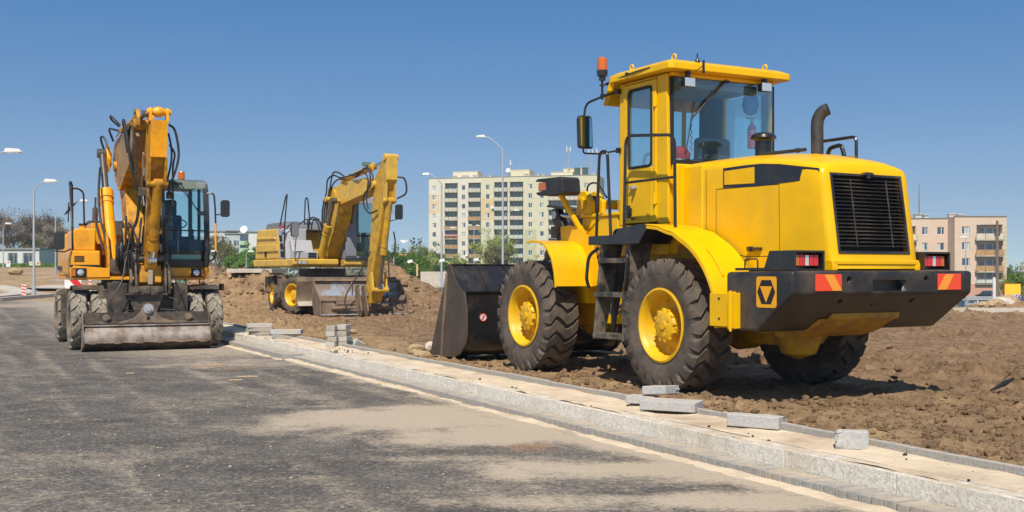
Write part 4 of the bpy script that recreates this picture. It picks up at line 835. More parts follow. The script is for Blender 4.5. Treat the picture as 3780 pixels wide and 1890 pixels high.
        q = B(); y0_, y1_ = a + .045, b_ - .035; w = (y1_ - y0_) / 5
        seq = ['lens_amber', 'lens_red', 'white', 'lens_red', 'lens_red']
        if s < 0: seq = ['lens_amber', 'lens_red', 'white', 'lens_red', 'lens_red']
        mats_ = ['lens_red', 'lens_amber', 'lens_clear']
        for i in range(5):
            j = (4 - i) if s > 0 else i; mi = {'lens_amber': 1, 'lens_red': 0, 'white': 2}[seq[i]]
            q.box(-1.80, -1.70, y0_ + w * j + .002, y0_ + w * (j + 1) - .002, 1.285, 1.388, mi)
        q.build('lamp_lens', mats_, lh, bevel=.006)
    q = B(); q.box(-1.45, -.98, .62, 1.02, 1.246, 1.272); q.build('tread_plate', 'black', R, bevel=.003)
    q = B(); q.tube([(-1.22, .95, 1.26), (-1.22, .95, 1.355), (-1.04, .95, 1.355), (-1.04, .95, 1.26)], .008, 6, fil=.03); q.build('lift_handle', 'black', R)
    # maker's emblem sticker: yellow plate, black hexagon, yellow inverted triangle
    q = B(); x0, x1, z0_, z1_ = -1.70, -1.435, .912, 1.192; rr_ = .025
    pts = [(x0 + rr_, z0_), (x1 - rr_, z0_), (x1 - .007, z0_ + .007), (x1, z0_ + rr_), (x1, z1_ - rr_), (x1 - .007, z1_ - .007), (x1 - rr_, z1_), (x0 + rr_, z1_), (x0 + .007, z1_ - .007), (x0, z1_ - rr_), (x0, z0_ + rr_), (x0 + .007, z0_ + .007)]
    q.prism(pts, 1.149, 1.1535); em = q.build('emblem', 'decalyellow', cw, smooth=0)
    cx, cz = (x0 + x1) / 2, (z0_ + z1_) / 2
    q = B(); q.prism([(cx - .062, cz + .108), (cx + .062, cz + .108), (cx + .118, cz), (cx + .062, cz - .108), (cx - .062, cz - .108), (cx - .118, cz)], 1.1536, 1.1552); q.build('emblem_hexagon', 'flatblack', em, smooth=0)
    q = B(); q.prism([(cx - .080, cz + .052), (cx + .080, cz + .052), (cx, cz - .094)], 1.1553, 1.1568); q.build('emblem_triangle', 'decalyellow', em, smooth=0)
    # hood-top fittings
    q = B(); q.cyl((0, -.19, 2.40), (0, -.19, 2.68), .088, seg=24); q.cyl((0, -.19, 2.56), (0, -.19, 2.58), .094, seg=24); q.lathe([(.088, .22), (.10, .235), (.138, .245), (.14, .255), (.125, .285), (.08, .308), (.001, .318)], (0, -.19, 2.42), (0, 0, 1), 28); q.build('air_precleaner', 'black', R)
    q = B(); ep = [(-.88, -.12, 2.30), (-.88, -.12, 2.52), (-.88, -.12, 2.72), (-.895, -.13, 2.79), (-.925, -.15, 2.84), (-.97, -.18, 2.865)]
    q.tube(catmull(ep, 4), .062, 18); ex = q.build('exhaust_pipe', mat('sooty_exhaust_steel', (.05, .047, .045), .45, metal=.4, dirt=(.13, .115, .10), damt=.6, dscale=6), R)
    q = B(); d_ = Vector((-.045, -.03, .02)).normalized(); p_ = Vector((-.97, -.18, 2.865)); q.cyl(p_, p_ + d_ * .003, .055, seg=18); q.build('pipe_mouth', 'flatblack', ex)
    q = B(); q.tube([(-.60, -.38, 2.38), (-.60, -.38, 2.58), (-1.15, -.38, 2.58), (-1.15, -.38, 2.34)], .017, 8, fil=.06); q.tube([(-.75, -.38, 2.38), (-.78, -.38, 2.5), (-.95, -.38, 2.52), (-1.0, -.38, 2.36)], .022, 8, fil=.05); q.build('hood_rail', 'black', R)
    q = B(); q.tube([(-.20, .02, 2.470), (-.78, -.06, 2.470)], .018, 8); q.cyl((-.66, -.045, 2.47), (-.70, -.05, 2.47), .024, seg=10); q.cyl((-.20, .02, 2.47), (-.22, .02, 2.47), .023, seg=10); q.build('breather_hose', 'hose', R)
    # ---- front half
    q = B(); q.prism([(1.65, .62), (3.3, .55), (3.5, .8), (3.3, 1.3), (2.6, 1.5), (2.5, 1.9), (1.9, 1.9), (1.75, 1.3), (1.5, 1.2), (1.5, .75)], -.34, .34)
    q.box(1.74, 2.52, .34, .52, 1.30, 1.90); q.box(1.74, 2.52, -.52, -.34, 1.30, 1.90); q.box(1.70, 2.57, -.54, .54, 1.90, 1.945); q.box(2.3, 3.0, .34, .6, .85, 1.25)
    for y in (.50, .34, -.34, -.50):
        q.prism([(2.30, 1.94), (2.30, 2.10)] + arcp(2.50, 2.10, .14, 140, 20, 6) + [(2.66, 1.94)], y - .03, y + .03)
    q.cyl((2.50, -.55, 2.08), (2.50, .55, 2.08), .06); q.cyl((2.50, .53, 2.08), (2.50, .56, 2.08), .085, seg=18)
    ff = q.build('front_frame', 'yellow', R, bevel=.012)
    q = B(); q.lathe([(.001, 0), (.10, 0), (.10, .03), (.04, .03), (.04, .05), (.001, .05)], (2.12, .52, 1.46), (0, 1, 0), 16)
    for k in range(5): a = k * 1.256; q.cyl((2.12 + .07 * math.cos(a), .54, 1.46 + .07 * math.sin(a)), (2.12 + .07 * math.cos(a), .562, 1.46 + .07 * math.sin(a)), .014, seg=6)
    q.build('pin_cover', 'yellow_dusty_shaded', ff)
    q = B(); q.cyl((2.15, -.15, 2.02), (2.15, .15, 2.02), .1); q.box(1.85, 2.15, -.1, .25, 1.94, 2.12); q.box(1.6, 1.9, -.25, .3, 1.9, 2.05); q.build('valve_block', 'yellow_dusty_shaded', R, bevel=.01)
    for s in (1, -1):
        q = B(); q.prism([(2.36, 2.17), (2.62, 2.20), (3.15, 1.78), (4.0, 1.18), (4.42, .50), (4.36, .30), (4.16, .28), (3.86, .80), (3.45, 1.22), (2.36, 1.98)], s * .37 - .035, s * .37 + .035); q.build('lift_arm', 'armbrown', R, bevel=.01)
        hyd(R, (1.95, s * .37, 1.05), (3.5, s * .37, 1.35), .055, .6, 'armbrown')
    q = B(); q.cyl((3.55, -.42, 1.45), (3.55, .42, 1.45), .09); q.prism([(3.50, 1.40), (3.66, 1.36), (4.05, 1.95), (4.05, 2.10), (3.93, 2.12), (3.78, 1.9)], -.05, .05); q.prism([(3.6, 1.5), (3.75, 1.45), (3.85, .95), (3.72, .95)], -.05, .05); q.box(3.86, 4.0, -.1, .1, 1.70, 1.86); q.build('bell_crank', 'armbrown', R, bevel=.01)
    hyd(R, (2.35, 0, 1.85), (3.98, 0, 2.02), .07, .60, 'armbrown')
    q = B(); q.prism([(3.2, 2.02), (3.22, 2.05), (4.05, 2.16), (4.08, 2.13)], -.12, .12); q.build('cylinder_guard', 'armbrown', R)
    q = B(); pass
    for hp, hr_, hm in (([(2.3, .3, 2.15), (2.5, .32, 2.34), (2.75, .3, 2.3), (2.85, .2, 2.0)], .012, 'hose'), ([(3.35, .1, 1.9), (3.7, .15, 1.75), (3.8, .1, 1.5)], .012, 'hose'), ([(1.3, .6, .95), (1.55, .70, .80), (2.0, .6, .92)], .024, 'sleeve'), ([(1.3, .55, .90), (1.6, .66, .74), (2.0, .52, .86)], .024, 'sleeve')): q = B(); q.hosed(hp, hr_, 6); q.build('hydraulic_hose', hm, R)
    q = B(); q.prism([(4.0, 1.0), (4.35, .95), (4.35, .35), (4.1, .3)], .28, .33); q.prism([(4.0, 1.0), (4.35, .95), (4.35, .35), (4.1, .3)], -.33, -.28); q.build('bucket_bracket', 'armbrown', R, bevel=.01)
    # front signal lamps on their stalks
    for s in (1, -1):
        q = B(); q.tube([(2.42, s * .52, 1.72), (2.46, s * .60, 1.78), (2.58, s * .80, 2.19)], .036, 12, fil=.03); q.build('lamp_stalk', 'yellow', R)
        q = B(); y0_, y1_ = .68, .94
        q.prism([(2.30, 2.20), (2.32, 2.36), (2.36, 2.39), (2.92, 2.40), (2.98, 2.37), (2.72, 2.345), (2.70, 2.25), (2.97, 2.23), (2.90, 2.19), (2.34, 2.175)], *sorted((s * y0_, s * y1_)))
        sl_ = q.build('signal_lamp', 'plastic', R, bevel=.012)
        q = B(); q.box(2.68, 2.90, *sorted((s * .70, s * .935)), 2.245, 2.35); q.build('amber_lens', 'lens_amber', sl_, bevel=.01)
    # ---- bucket
    wb = 1.26
    bk = B()
    back = [(4.74, 1.335), (4.40, .975), (4.30, .965), (4.30, .76), (4.245, .62), (4.25, .42), (4.33, .25), (4.45, .14), (4.60, .085), (5.36, .05)]
    inn = [(5.36, .075), (4.62, .115), (4.48, .165), (4.37, .27), (4.285, .43), (4.28, .62), (4.335, .76), (4.42, .95), (4.76, 1.31)]
    bk.prism(back + inn, -wb, wb)
    bkt = bk.build('bucket', 'buckblack', R, bevel=.006)
    for s in (1, -1):
        q = B(); a = s * wb
        q.prism([(4.76, 1.345), (4.80, 1.32), (5.40, .06), (4.60, .06), (4.42, .12), (4.26, .26), (4.21, .40), (4.22, .72), (4.29, .965), (4.42, .995), (4.60, 1.15), (4.70, 1.30)], *sorted((a, a + s * .022))); q.build('bucket_side_plate', mat('scraped_bucket_side', (.07, .052, .042), .42, metal=.2, dirt=(.16, .11, .075), damt=.6, dscale=2.5) if s > 0 else 'blackdusty', bkt, bevel=.003)
        q = B(); q.prism([(4.80, 1.20), (4.84, 1.22), (5.02, .07), (4.98, .07)], *sorted((a + s * .022, a + s * .04))); q.build('wear_strip', 'rust', bkt)
    q = B(); q.box(4.28, 4.42, -wb, wb, .955, .975); q.box(4.72, 4.80, -wb, wb, 1.325, 1.345)
    for y in (.86, .45, -.05, -.5, -.9): q.prism([(4.36, .975), (4.44, .985), (4.74, 1.325), (4.70, 1.33)], y - .012, y + .012)
    q.build('bucket_rib', 'buckblack', bkt)
    q = B(); q.prism([(.58, .975), (.60, 1.05), (.64, 1.09), (.68, 1.09), (.72, 1.05), (.74, .975)], 4.315, 4.335, 'x'); eye = q.build('bucket_lifting_eye', 'buckblack', bkt); kk = B(); kk.cyl((4.2, .66, 1.04), (4.5, .66, 1.04), .025, seg=14); cut(eye, kk)
    q = B(); q.prism([(4.20, .12), (4.42, .02), (4.48, .10), (4.26, .22)], .2, .26); q.build('bucket_heel', 'blackdusty', bkt)
    # no-pedestrian warning disc: white disc, red ring and bar, black walking figure
    c0 = Vector((4.243, 1.02, .62)); q = B(); q.lathe([(.001, 0), (.055, 0), (.055, .004), (.001, .004)], c0, (-1, 0, 0), 28); dk = q.build('warning_disc', 'white', bkt, smooth=0)
    q = B(); q.lathe([(.046, .0045), (.056, .0045), (.056, .0065), (.046, .0065)], c0, (-1, 0, 0), 28, close=True)
    def stroke(q, y0_, z0_, y1_, z1_, w, x=-.0055): q.tube([(c0.x + x, c0.y + y0_, c0.z + z0_), (c0.x + x, c0.y + y1_, c0.z + z1_)], w, 5)
    stroke(q, .035, -.035, -.035, .035, .0035, -.0075); q.build('warning_ring', 'redpaint', dk, smooth=0)
    q = B(); q.lathe([(.001, 0), (.007, 0), (.001, .002)], c0 + Vector((-.005, .0, .028)), (-1, 0, 0), 10); stroke(q, 0, .02, .002, -.005, .0045); stroke(q, .002, -.005, .015, -.032, .003); stroke(q, .002, -.005, -.012, -.03, .003); stroke(q, 0, .014, .018, .002, .0022); stroke(q, 0, .014, -.014, .004, .0022); q.build('warning_figure', 'flatblack', dk, smooth=0)
    return R
loader = make_loader()
# ------------------------------------------------------------------ orange wheeled excavator (on the road)
def rcylz(q, x, y, z0, z1, r, seg=20): q.cyl((x, y, z0), (x, y, z1), r, seg=seg)
def make_orange():
    R = thing('wheeled_excavator', 'orange-yellow wheeled excavator on the road with a lowered rusty blade and raised arm', 'excavator', (-7.33, 21.91, 0), math.atan2(-.894, .447))
    B = MB
    # twin wheels
    for x, sp in ((1.3, .0), (-1.3, .2)):
        for s in (1, -1):
            make_wheel(R, (x, s * 1.185, .525), s, .525, .27, .285, 26, .028, 'bar', 'rubber2', 'mudsteel', .12, spin=sp + .1 * s)
            make_wheel(R, (x, s * .84, .525), s, .525, .27, .285, 26, .028, 'bar', 'rubber2', 'mudsteel', .12, spin=sp, hub=False)
            q = B(); q.lathe([(.30, -.05), (.36, -.02), (.36, .02), (.30, .05)], (x, s * 1.012, .525), seg=30); q.build('wheel_spacer', mat('dried_mud', (.30, .25, .18), .9), R)
    q = B(); q.box(-1.9, 1.75, -.48, .48, .55, .92); q.prism([(-1.75, .60), (1.6, .60), (1.7, .98), (-1.8, .98)], -.36, .36); q.box(-.45, .45, -.75, .75, .62, .95)
    q.build('chassis', 'linksteel', R, bevel=.015)
    for x in (1.3, -1.3):
        q = B(); q.cyl((x, -.8, .525), (x, .8, .525), .10); q.lathe([(.001, -.2), (.16, -.14), (.19, 0), (.16, .14), (.001, .2)], (x, 0, .525)); q.build('axle', 'linksteel', R)
    q = B(); rcylz(q, 0, 0, .95, 1.10, .62, 32); rcylz(q, 0, 0, 1.10, 1.17, .70, 32); rcylz(q, 0, 0, 1.17, 1.24, .62, 32); q.build('slewing_ring', 'bladedark', R)
    # side steps / tool boxes on the right flank (picture left)
    for s in (-1, 1):
        q = B(); q.box(-.55, .35, *sorted((s * 1.0, s * 1.30)), .50, .94); q.box(-.60, .42, *sorted((s * 1.02, s * 1.36)), .94, .985)
        q.box(.55, .60, *sorted((s * 1.0, s * 1.38)), .40, 1.08); q.build('tool_box', 'linksteel', R, bevel=.012)
        q = B(); q.strip(arcp(1.3, .525, .62, 120, 62, 8), *sorted((s * .75, s * 1.28)), .012); q.build('mudguard', 'bladedark', R)
    q = B(); q.tube([(.9, .80, 1.02), (.9, .80, 1.26), (.9, 1.06, 1.27), (.9, 1.06, 1.02)], .010, 6, fil=.03); q.tube([(1.0, .74, 1.12), (1.0, 1.14, 1.13), (1.0, 1.16, 1.08)], .014, 6); q.build('step_rail', 'black', R)
    q = B(); q.box(.75, 1.05, 1.12, 1.17, 1.03, 1.16); q.box(.75, 1.05, 1.45, 1.49, 1.03, 1.16); q.box(.75, 1.05, 1.12, 1.49, 1.03, 1.06); q.build('step_bracket', 'linksteel', R)
    # dozer blade
    B = lambda: MB(Matrix.Translation((.10, 0, -.03)))
    yb = -.085; W_ = 1.075
    face = [(1.98, .70), (1.985, .545), (2.07, .50), (2.075, .47), (2.03, .46), (2.05, .44), (2.11, .38), (2.15, .32), (2.165, .25), (2.15, .18), (2.12, .165), (1.90, .005), (1.87, .02), (2.04, .15), (2.06, .26), (2.02, .38), (1.98, .44), (1.94, .55), (1.95, .70)]
    q = B(); q.prism(face, yb - W_, yb + W_); bl = q.build('dozer_blade', 'bladeface', R, bevel=.004)
    q = B()
    for s in (1, -1):
        a = yb + s * W_; q.prism([(1.93, .70), (2.0, .70), (2.10, .50), (2.175, .26), (2.155, .12), (1.89, -.0), (1.84, .02), (1.93, .20)], *sorted((a, a + s * .022)))
        q.build('blade_end_plate', 'bladedark' if s > 0 else 'rust', bl); q = B()
    q = B(); q.prism([(1.987, .705), (1.992, .56), (1.999, .56), (1.994, .705)], yb - W_ + .02, yb + W_ - .02); q.prism([(2.0, .548), (2.078, .505), (2.084, .51), (2.004, .556)], yb - W_ + .02, yb + W_ - .02); q.build('blade_top_flange', 'bladedark', bl)
    q = B()
    q.prism([(2.138, .160), (2.13, .165), (1.895, .002), (1.90, -.004)], yb - W_ + .0, yb + W_ - .0); q.build('cutting_edge', 'bladedark', bl)
    q = B()
    q.tube([(2.150, yb - W_ + .06 + (2 * W_ - .12) * t, .185 + .006 * math.sin(t * 30)) for t in [k / 20 for k in range(21)]], .014, 6)
    for t in (.02, .21, .38, .55, .72, .89): q.box(2.125, 2.17, yb - W_ + .04 + 2 * W_ * t, yb - W_ + .16 + 2 * W_ * t, .165, .225)
    q.build('edge_clamp_bar', 'rust', bl)
    # tilt bracket, pin, cylinders
    q = B(); yc = -.08
    q.prism([(yc - .52, .52), (yc + .52, .52), (yc + .22, .60), (yc + .13, .72), (yc + .09, .83), (yc, .87), (yc - .09, .83), (yc - .13, .72), (yc - .24, .60)], 2.02, 2.06, 'x')
    q.build('tilt_bracket', 'rust', bl, bevel=.008)
    q = B(); q.cyl((2.0, yc, .765), (2.09, yc, .765), .085, seg=24); q.cyl((2.08, yc, .765), (2.12, yc, .765), .048, seg=6); q.build('pivot_pin', 'steelgrey', bl)
    q = B(); q.cyl((2.055, yc, .60), (2.066, yc, .60), .035, seg=16); q.build('pin_hole', 'flatblack', bl)
    for s in (1, -1):
        c_ = hyd(R, (2.02, yc + s * .66, .615), (2.02, yc + s * .12, .615), .052, .62, 'rust', eye=False)
        q = B(); q.cyl((1.98, yc + s * .70, .615), (2.06, yc + s * .70, .615), .062, seg=18); q.cyl((2.05, yc + s * .70, .615), (2.08, yc + s * .70, .615), .038, seg=6); q.prism([(1.97, .70), (2.0, .52), (2.05, .52)], yc + s * .70 - .02, yc + s * .70 + .02); q.build('cylinder_lug', 'rust', R)
    B = MB
    q = B(); q.prism([(yc - .34, .985), (yc + .34, .985), (yc + .30, .96), (yc + .15, .60), (yc - .17, .60), (yc - .32, .96)], 1.70, 1.95, 'x'); q.box(1.62, 2.03, yc - .36, yc + .36, .975, 1.0); q.build('blade_carrier', 'linksteel', R, bevel=.008)
    q = B()
    for y in (-.19, .19): q.cyl((2.03, yc + y, 1.06), (2.07, yc + y, 1.06), .065, seg=20); q.cyl((2.07, yc + y, 1.06), (2.09, yc + y, 1.06), .04, seg=6)
    q.box(1.9, 2.03, yc - .30, yc + .28, 1.0, 1.13); q.box(2.03, 2.05, yc - .07, yc + .05, 1.0, 1.14); q.build('coupler_body', 'linksteel', R, bevel=.008)
    for s, y0, y1 in ((-1, -.72, -.38), (1, .40, .66)):
        q = B(); q.prism([(y0, .55), (y0 + .07, .55) if s < 0 else (y0, .6), (y1, .60), (y1 + (.04 if s < 0 else 0), 1.18), (y0, 1.20)], 1.72, 1.86, 'x'); q.build('support_plate', 'bladedark', R, bevel=.012)
    q = B(); q.box(1.4, 1.65, -.85, -.70, .75, 1.08); q.box(1.62, 1.72, -.62, -.5, 1.10, 1.22); q.build('valve_box', 'linksteel', R, bevel=.01)
    # ------------- upper structure
    q = B(); q.box(-1.95, 1.28, -1.24, 1.10, 1.24, 1.30); q.prism([(-1.25, 1.285), (-.62, 1.285), (-.62, 1.45), (-1.25, 1.50)], 1.15, 1.30, 'x')
    q.build('turntable_deck', 'orange', R, bevel=.01)
    # right-hand engine / tank body
    q = B()
    q.prism([(-1.26, 1.30), (-.63, 1.30), (-.63, 1.44), (-.78, 1.46), (-.78, 1.77), (-1.28, 1.77), (-1.31, 1.6), (-1.30, 1.40)], -.2, 1.28, 'x')
    body = q.build('right_body', 'orange', R, bevel=.03, bseg=3)
    q = B(); q.prism([(-1.25, 1.772), (-.86, 1.772), (-.85, 2.17), (-1.20, 2.17), (-1.25, 2.10)], .1, 1.22, 'x'); q.build('fuel_tank', 'orange', R, bevel=.025, bseg=3)
    q = B(); q.prism([(-1.29, 1.445), (-.79, 1.445), (-.79, 1.515), (-1.305, 1.515)], 1.279, 1.286, 'x'); q.build('black_band', 'flatblack', body)
    q = B(); q.box(1.276, 1.284, -1.235, -1.05, 1.56, 1.685); gl = q.build('grille', 'orangedirty', body, bevel=.004)
    q = B()
    for k in range(3): q.box(1.284, 1.288, -1.225, -1.06, 1.575 + k * .036, 1.598 + k * .036)
    q.build('grille_slot', 'flatblack', gl, smooth=0)
    q = B(); q.box(-1.9, -.2, -1.24, -.2, 1.30, 2.12); q.box(-1.95, -1.2, -1.1, 1.05, 1.24, 2.0); q.prism([(-2.15, 1.35), (-1.9, 1.25), (-1.9, 2.05), (-2.1, 2.0)], -1.15, 1.1); q.build('engine_cover', 'orange', R, bevel=.04, bseg=3)
    q = B(); q.prism([(-1.9, 2.12), (-1.85, 2.38), (-1.1, 2.42), (-1.0, 2.12)], -.75, .25); q.build('air_intake_cover', 'plastic', R, bevel=.03)
    q = B(); q.box(-.3, .5, -.86, -.55, 1.9, 2.30); q.box(-.2, .3, -.55, -.42, 2.1, 2.34); q.build('valve_cover', 'orange', R, bevel=.02)
    q = B(); q.tube([(-1.2, -.60, 2.3), (-1.2, -.60, 2.60), (-1.215, -.60, 2.68)], [.055, .055, .045], 14); q.build('exhaust_pipe', mat('rusty_exhaust', (.12, .05, .035), .6), R)
    q = B(); q.cyl((.8, -1.03, 2.17), (.8, -1.03, 2.24), .06); tc_ = q.build('filler_neck', 'orange', R); q = B(); q.cyl((.8, -1.03, 2.24), (.8, -1.03, 2.275), .075, seg=18); q.build('filler_cap', 'flatblack', tc_)
    # flank panel towards the camera's left
    q = B(); q.box(-1.8, 1.15, -1.262, -1.243, 1.42, 1.50); q.build('black_band', 'plastic', R)
    q = B(); q.box(1.24, 1.30, -1.29, -.99, 1.275, 1.47); q.box(1.24, 1.285, -.99, -.63, 1.30, 1.42); hb = q.build('front_bumper', 'orange', R, bevel=.02)
    q = B(); q.prism([(.28, 1.30), (1.09, 1.30), (1.14, 1.34), (1.14, 1.47), (.30, 1.47), (.22, 1.40)], .2, 1.42, 'x'); q.build('cab_sill', 'orange', R, bevel=.02)
    def headlamp(y, sy, x):
        q = B(); q.box(x - .02, x + .02, y - .125, y + .125, 1.29, 1.455); h = q.build('headlamp', 'flatblack', R, bevel=.01)
        q = B(); q.lathe([(.001, .03), (.03, .028), (.055, .015), (.06, 0)], (x + .02, y - sy * .03, 1.372), (1, 0, 0), 20); q.build('lamp_glass', 'lens_clear', h)
        q = B(); q.box(x + .0, x + .032, *sorted((y + sy * .055, y + sy * .115)), 1.305, 1.44); q.build('amber_lens', 'lens_amber', h, bevel=.006)
    headlamp(-1.15, -1, 1.30); headlamp(.92, 1, 1.43)
    # cab
    pil = B(); y0, y1 = .27, 1.13
    fr = [(1.38, 1.50), (1.44, 1.75), (1.42, 2.3), (1.33, 2.85), (1.22, 3.02)]       # front edge, side view
    def bar(pth, ya, yb_, t=.06): pil.strip(pth, ya, yb_, t)
    bar(fr, y0, y0 + .06); bar(fr, y1 - .10, y1)
    pil.box(-.35, -.22, y0, y0 + .06, 1.5, 3.02); pil.box(-.35, -.22, y1 - .06, y1, 1.5, 3.02)
    pil.box(-.35, 1.38, y0, y0 + .05, 1.48, 1.75); pil.box(-.35, 1.38, y1 - .05, y1, 1.48, 2.0); pil.box(-.35, -.30, y0, y1, 1.5, 2.1)
    pil.prism([(1.33, 1.475), (1.40, 1.475), (1.42, 1.60), (1.35, 1.60)], y0, y1)
    pil.box(.55, .62, y1 - .05, y1, 1.5, 3.02)
    cab = pil.build('cab', mat('black_cab_frame', (.022, .022, .026), .35, dirt=(.1, .09, .08), damt=.3), R, bevel=.012)
    q = B(); q.prism([(-.38, 3.0), (1.20, 3.0), (1.34, 2.93), (1.28, 3.08), (1.12, 3.125), (-.30, 3.12), (-.38, 3.08)], y0 - .02, y1 - .02); q.build('cab_roof', mat('green_grey_roof', (.10, .14, .125), .5, dirt=(.2, .2, .18), damt=.4), cab, bevel=.02)
    q = B(); q.box(1.285, 1.32, y1 - .21, y1 - .04, 2.97, 3.06); q.build('roof_lamp', 'interiorlt', cab, bevel=.01); q = B(); q.box(1.28, 1.31, .42, .66, 2.95, 3.06); q.build('roof_lamp', 'plastic', cab, bevel=.01)
    q = B(); q.plate([(1.36, y0 + .06, 1.60), (1.36, y1 - .1, 1.60), (1.432, y1 - .1, 1.78), (1.432, y0 + .06, 1.78)], .005); q.plate([(1.432, y0 + .06, 1.78), (1.432, y1 - .1, 1.78), (1.405, y1 - .1, 2.15), (1.405, y0 + .06, 2.15)], .005); q.plate([(1.405, y0 + .06, 2.165), (1.405, y1 - .1, 2.165), (1.30, y1 - .1, 2.95), (1.30, y0 + .06, 2.95)], .005); q.build('windscreen', 'glassd', cab, smooth=0)
    q = B(); q.box(1.40, 1.425, y0 + .06, y1 - .1, 2.145, 2.168); q.build('windscreen_bar', 'plastic', cab)
    q = B(); q.plate([(-.2, y1 - .03, 2.0), (.55, y1 - .03, 2.0), (.55, y1 - .03, 3.0), (-.2, y1 - .03, 3.0)], .005); q.plate([(.62, y1 - .03, 1.9), (1.36, y1 - .03, 1.9), (1.25, y1 - .03, 3.0), (.62, y1 - .03, 3.0)], .005); q.plate([(-.2, y0 + .03, 2.0), (1.36, y0 + .03, 2.0), (1.2, y0 + .03, 3.0), (-.2, y0 + .03, 3.0)], .005); q.build('side_glass', 'glassd', cab, smooth=0)
    q = B(); q.plate([(-.33, y0 + .06, 2.15), (-.33, y1 - .06, 2.15), (-.33, y1 - .06, 2.95), (-.33, y0 + .06, 2.95)], .005); q.build('rear_window', 'glassd', cab, smooth=0)
    q = B(); q.box(-.3, 1.3, y0 + .05, y1 - .05, 1.47, 1.52); q.box(-.3, .1, y0 + .06, y1 - .08, 1.55, 2.05); q.box(.9, 1.2, .80, 1.0, 1.6, 2.0); q.build('cab_interior', 'interior', R)
    q = B(); q.box(1.1, 1.34, .46, 1.0, 1.605, 1.71); q.build('cab_storage_tray', mat('pale_green_tray', (.35, .55, .48), .5), R, bevel=.01)
    q = B(); q.box(1.1, 1.345, .42, .46, 1.605, 1.712); q.build('blue_folder', 'bluecloth', R)
    seat = B(); seat.box(.05, .2, .44, .86, 1.95, 2.5); seat.box(.02, .15, .53, .77, 2.48, 2.80); seat.box(.1, .6, .42, .86, 1.85, 2.0); seat.build('driver_seat', 'interior', R, bevel=.05, bseg=3)
    q = B(); q.box(.20, .215, .48, .68, 1.98, 2.5); q.build('beaded_seat_cover', mat('beaded_cover', (.35, .28, .15), .8, dirt=(.05, .05, .05), damt=.9, dscale=60), R)
    q = B(); q.cyl((1.0, .64, 1.6), (.85, .64, 2.28), .022); q.tube([(.85 + .17 * math.sin(a) * .5, .64 + .18 * math.cos(a), 2.30 + .17 * math.sin(a) * .5) for a in (2 * PI * k / 18 for k in range(18))], .012, 6, closed=True); q.build('steering_wheel', 'interior', R)
    q = B(); q.cyl((1.0, .64, 1.62), (.98, .64, 2.2), .010); q.build('steering_column_tube', 'interiorlt', R)
    for y in (.35, .92):
        q = B(); q.cyl((.9, y, 1.6), (.9, y, 2.1), .05, .035); q.lathe([(.001, 0), (.03, .02), (.028, .09), (.001, .11)], (.9, y, 2.1), (0, 0, 1), 10); q.build('joystick', 'interior', R)
    q = B(); q.tube([(1.40, .62, 3.02), (1.45, .90, 2.55), (1.45, .96, 2.42)], .011, 6); q.tube([(1.41, .55, 3.02), (1.455, .95, 2.50)], .009, 6); q.tube([(1.445, .96, 2.75), (1.455, .96, 2.15)], .008, 6); q.box(1.43, 1.47, .92, 1.06, 2.44, 2.52); q.build('wiper', 'black', R)
    q = B(); q.cyl((.9, .72, 3.12), (.9, .72, 3.15), .06); bc = q.build('beacon', 'black', R); q = B(); q.lathe([(.062, 0), (.06, .12), (.045, .145), (.001, .15)], (.9, .72, 3.15), (0, 0, 1), 20); q.build('amber_dome', 'lens_amber', bc)
    q = B(); q.tube([(1.38, 1.10, 2.86), (1.42, 1.22, 2.86), (1.43, 1.24, 2.6), (1.43, 1.25, 2.3), (1.43, 1.25, 1.72), (1.40, 1.20, 1.60), (1.38, 1.10, 1.58)], .017, 8, fil=.05); q.build('mirror_rail', 'black', R)
    q = B(); q.tube([(1.435, 1.243, 2.30), (1.435, 1.252, 1.78)], .019, 8); q.build('yellow_rail_sleeve', 'orange', R)
    def mirror(y0_, y1_, z0_, z1_, arm, x=1.47):
        q = B(); q.tube(arm, .012, 6); m_ = q.build('mirror', 'black', R); q = B(); r_ = .03
        q.prism([(y0_ + r_, z0_), (y1_ - r_, z0_), (y1_, z0_ + r_), (y1_, z1_ - r_), (y1_ - r_, z1_), (y0_ + r_, z1_), (y0_, z1_ - r_), (y0_, z0_ + r_)], x - .03, x + .04, 'x'); q.build('mirror_housing', 'plastic', m_, bevel=.015)
    mirror(1.335, 1.50, 2.42, 2.74, [(1.43, 1.25, 2.46), (1.46, 1.38, 2.47)]); mirror(-1.58, -1.40, 1.78, 2.10, [(1.30, -1.28, 1.80), (1.40, -1.40, 1.74), (1.44, -1.56, 1.76)], 1.42)
    q = B(); q.tube([(1.25, -1.245, 1.35), (1.2, -1.25, 2.2), (.7, -1.25, 3.02), (.62, -1.23, 3.06), (.6, -1.20, 3.0), (.6, -1.19, 2.17)], .018, 8, fil=.03); q.tube([(.6, -1.20, 2.93), (.6, -1.08, 2.93), (.6, -1.0, 2.86), (.6, -.985, 2.17)], .017, 8, fil=.06); q.build('guard_rail', 'black', R)
    q = B(); q.plate([(.75, -1.36, 2.42), (.75, -1.28, 2.46), (.75, -1.09, 2.72), (.75, -1.11, 2.70), (.75, -1.26, 2.58)], .02); q.tube([(.75, -1.27, 2.66), (.75, -1.28, 2.3)], .012, 6); q.build('round_mirror', 'plastic', R)
    # ------------- arm
    def pbeam(name, pts, ya, yb_, m, bevel=.012, par=R, T=None): q = MB(T); q.prism(pts, ya, yb_); return q.build(name, m, par, bevel=bevel)
    q = B()
    for y in (-.62, -.22, .14):
        q.prism([(.2, 1.30), (1.15, 1.30), (1.1, 1.75), (.85, 2.1), (.6, 2.15), (.3, 1.9)], y - .025, y + .025)
    q.box(.2, 1.1, -.62, .14, 1.30, 1.34); q.build('boom_foot', 'orangedirty', R, bevel=.01)
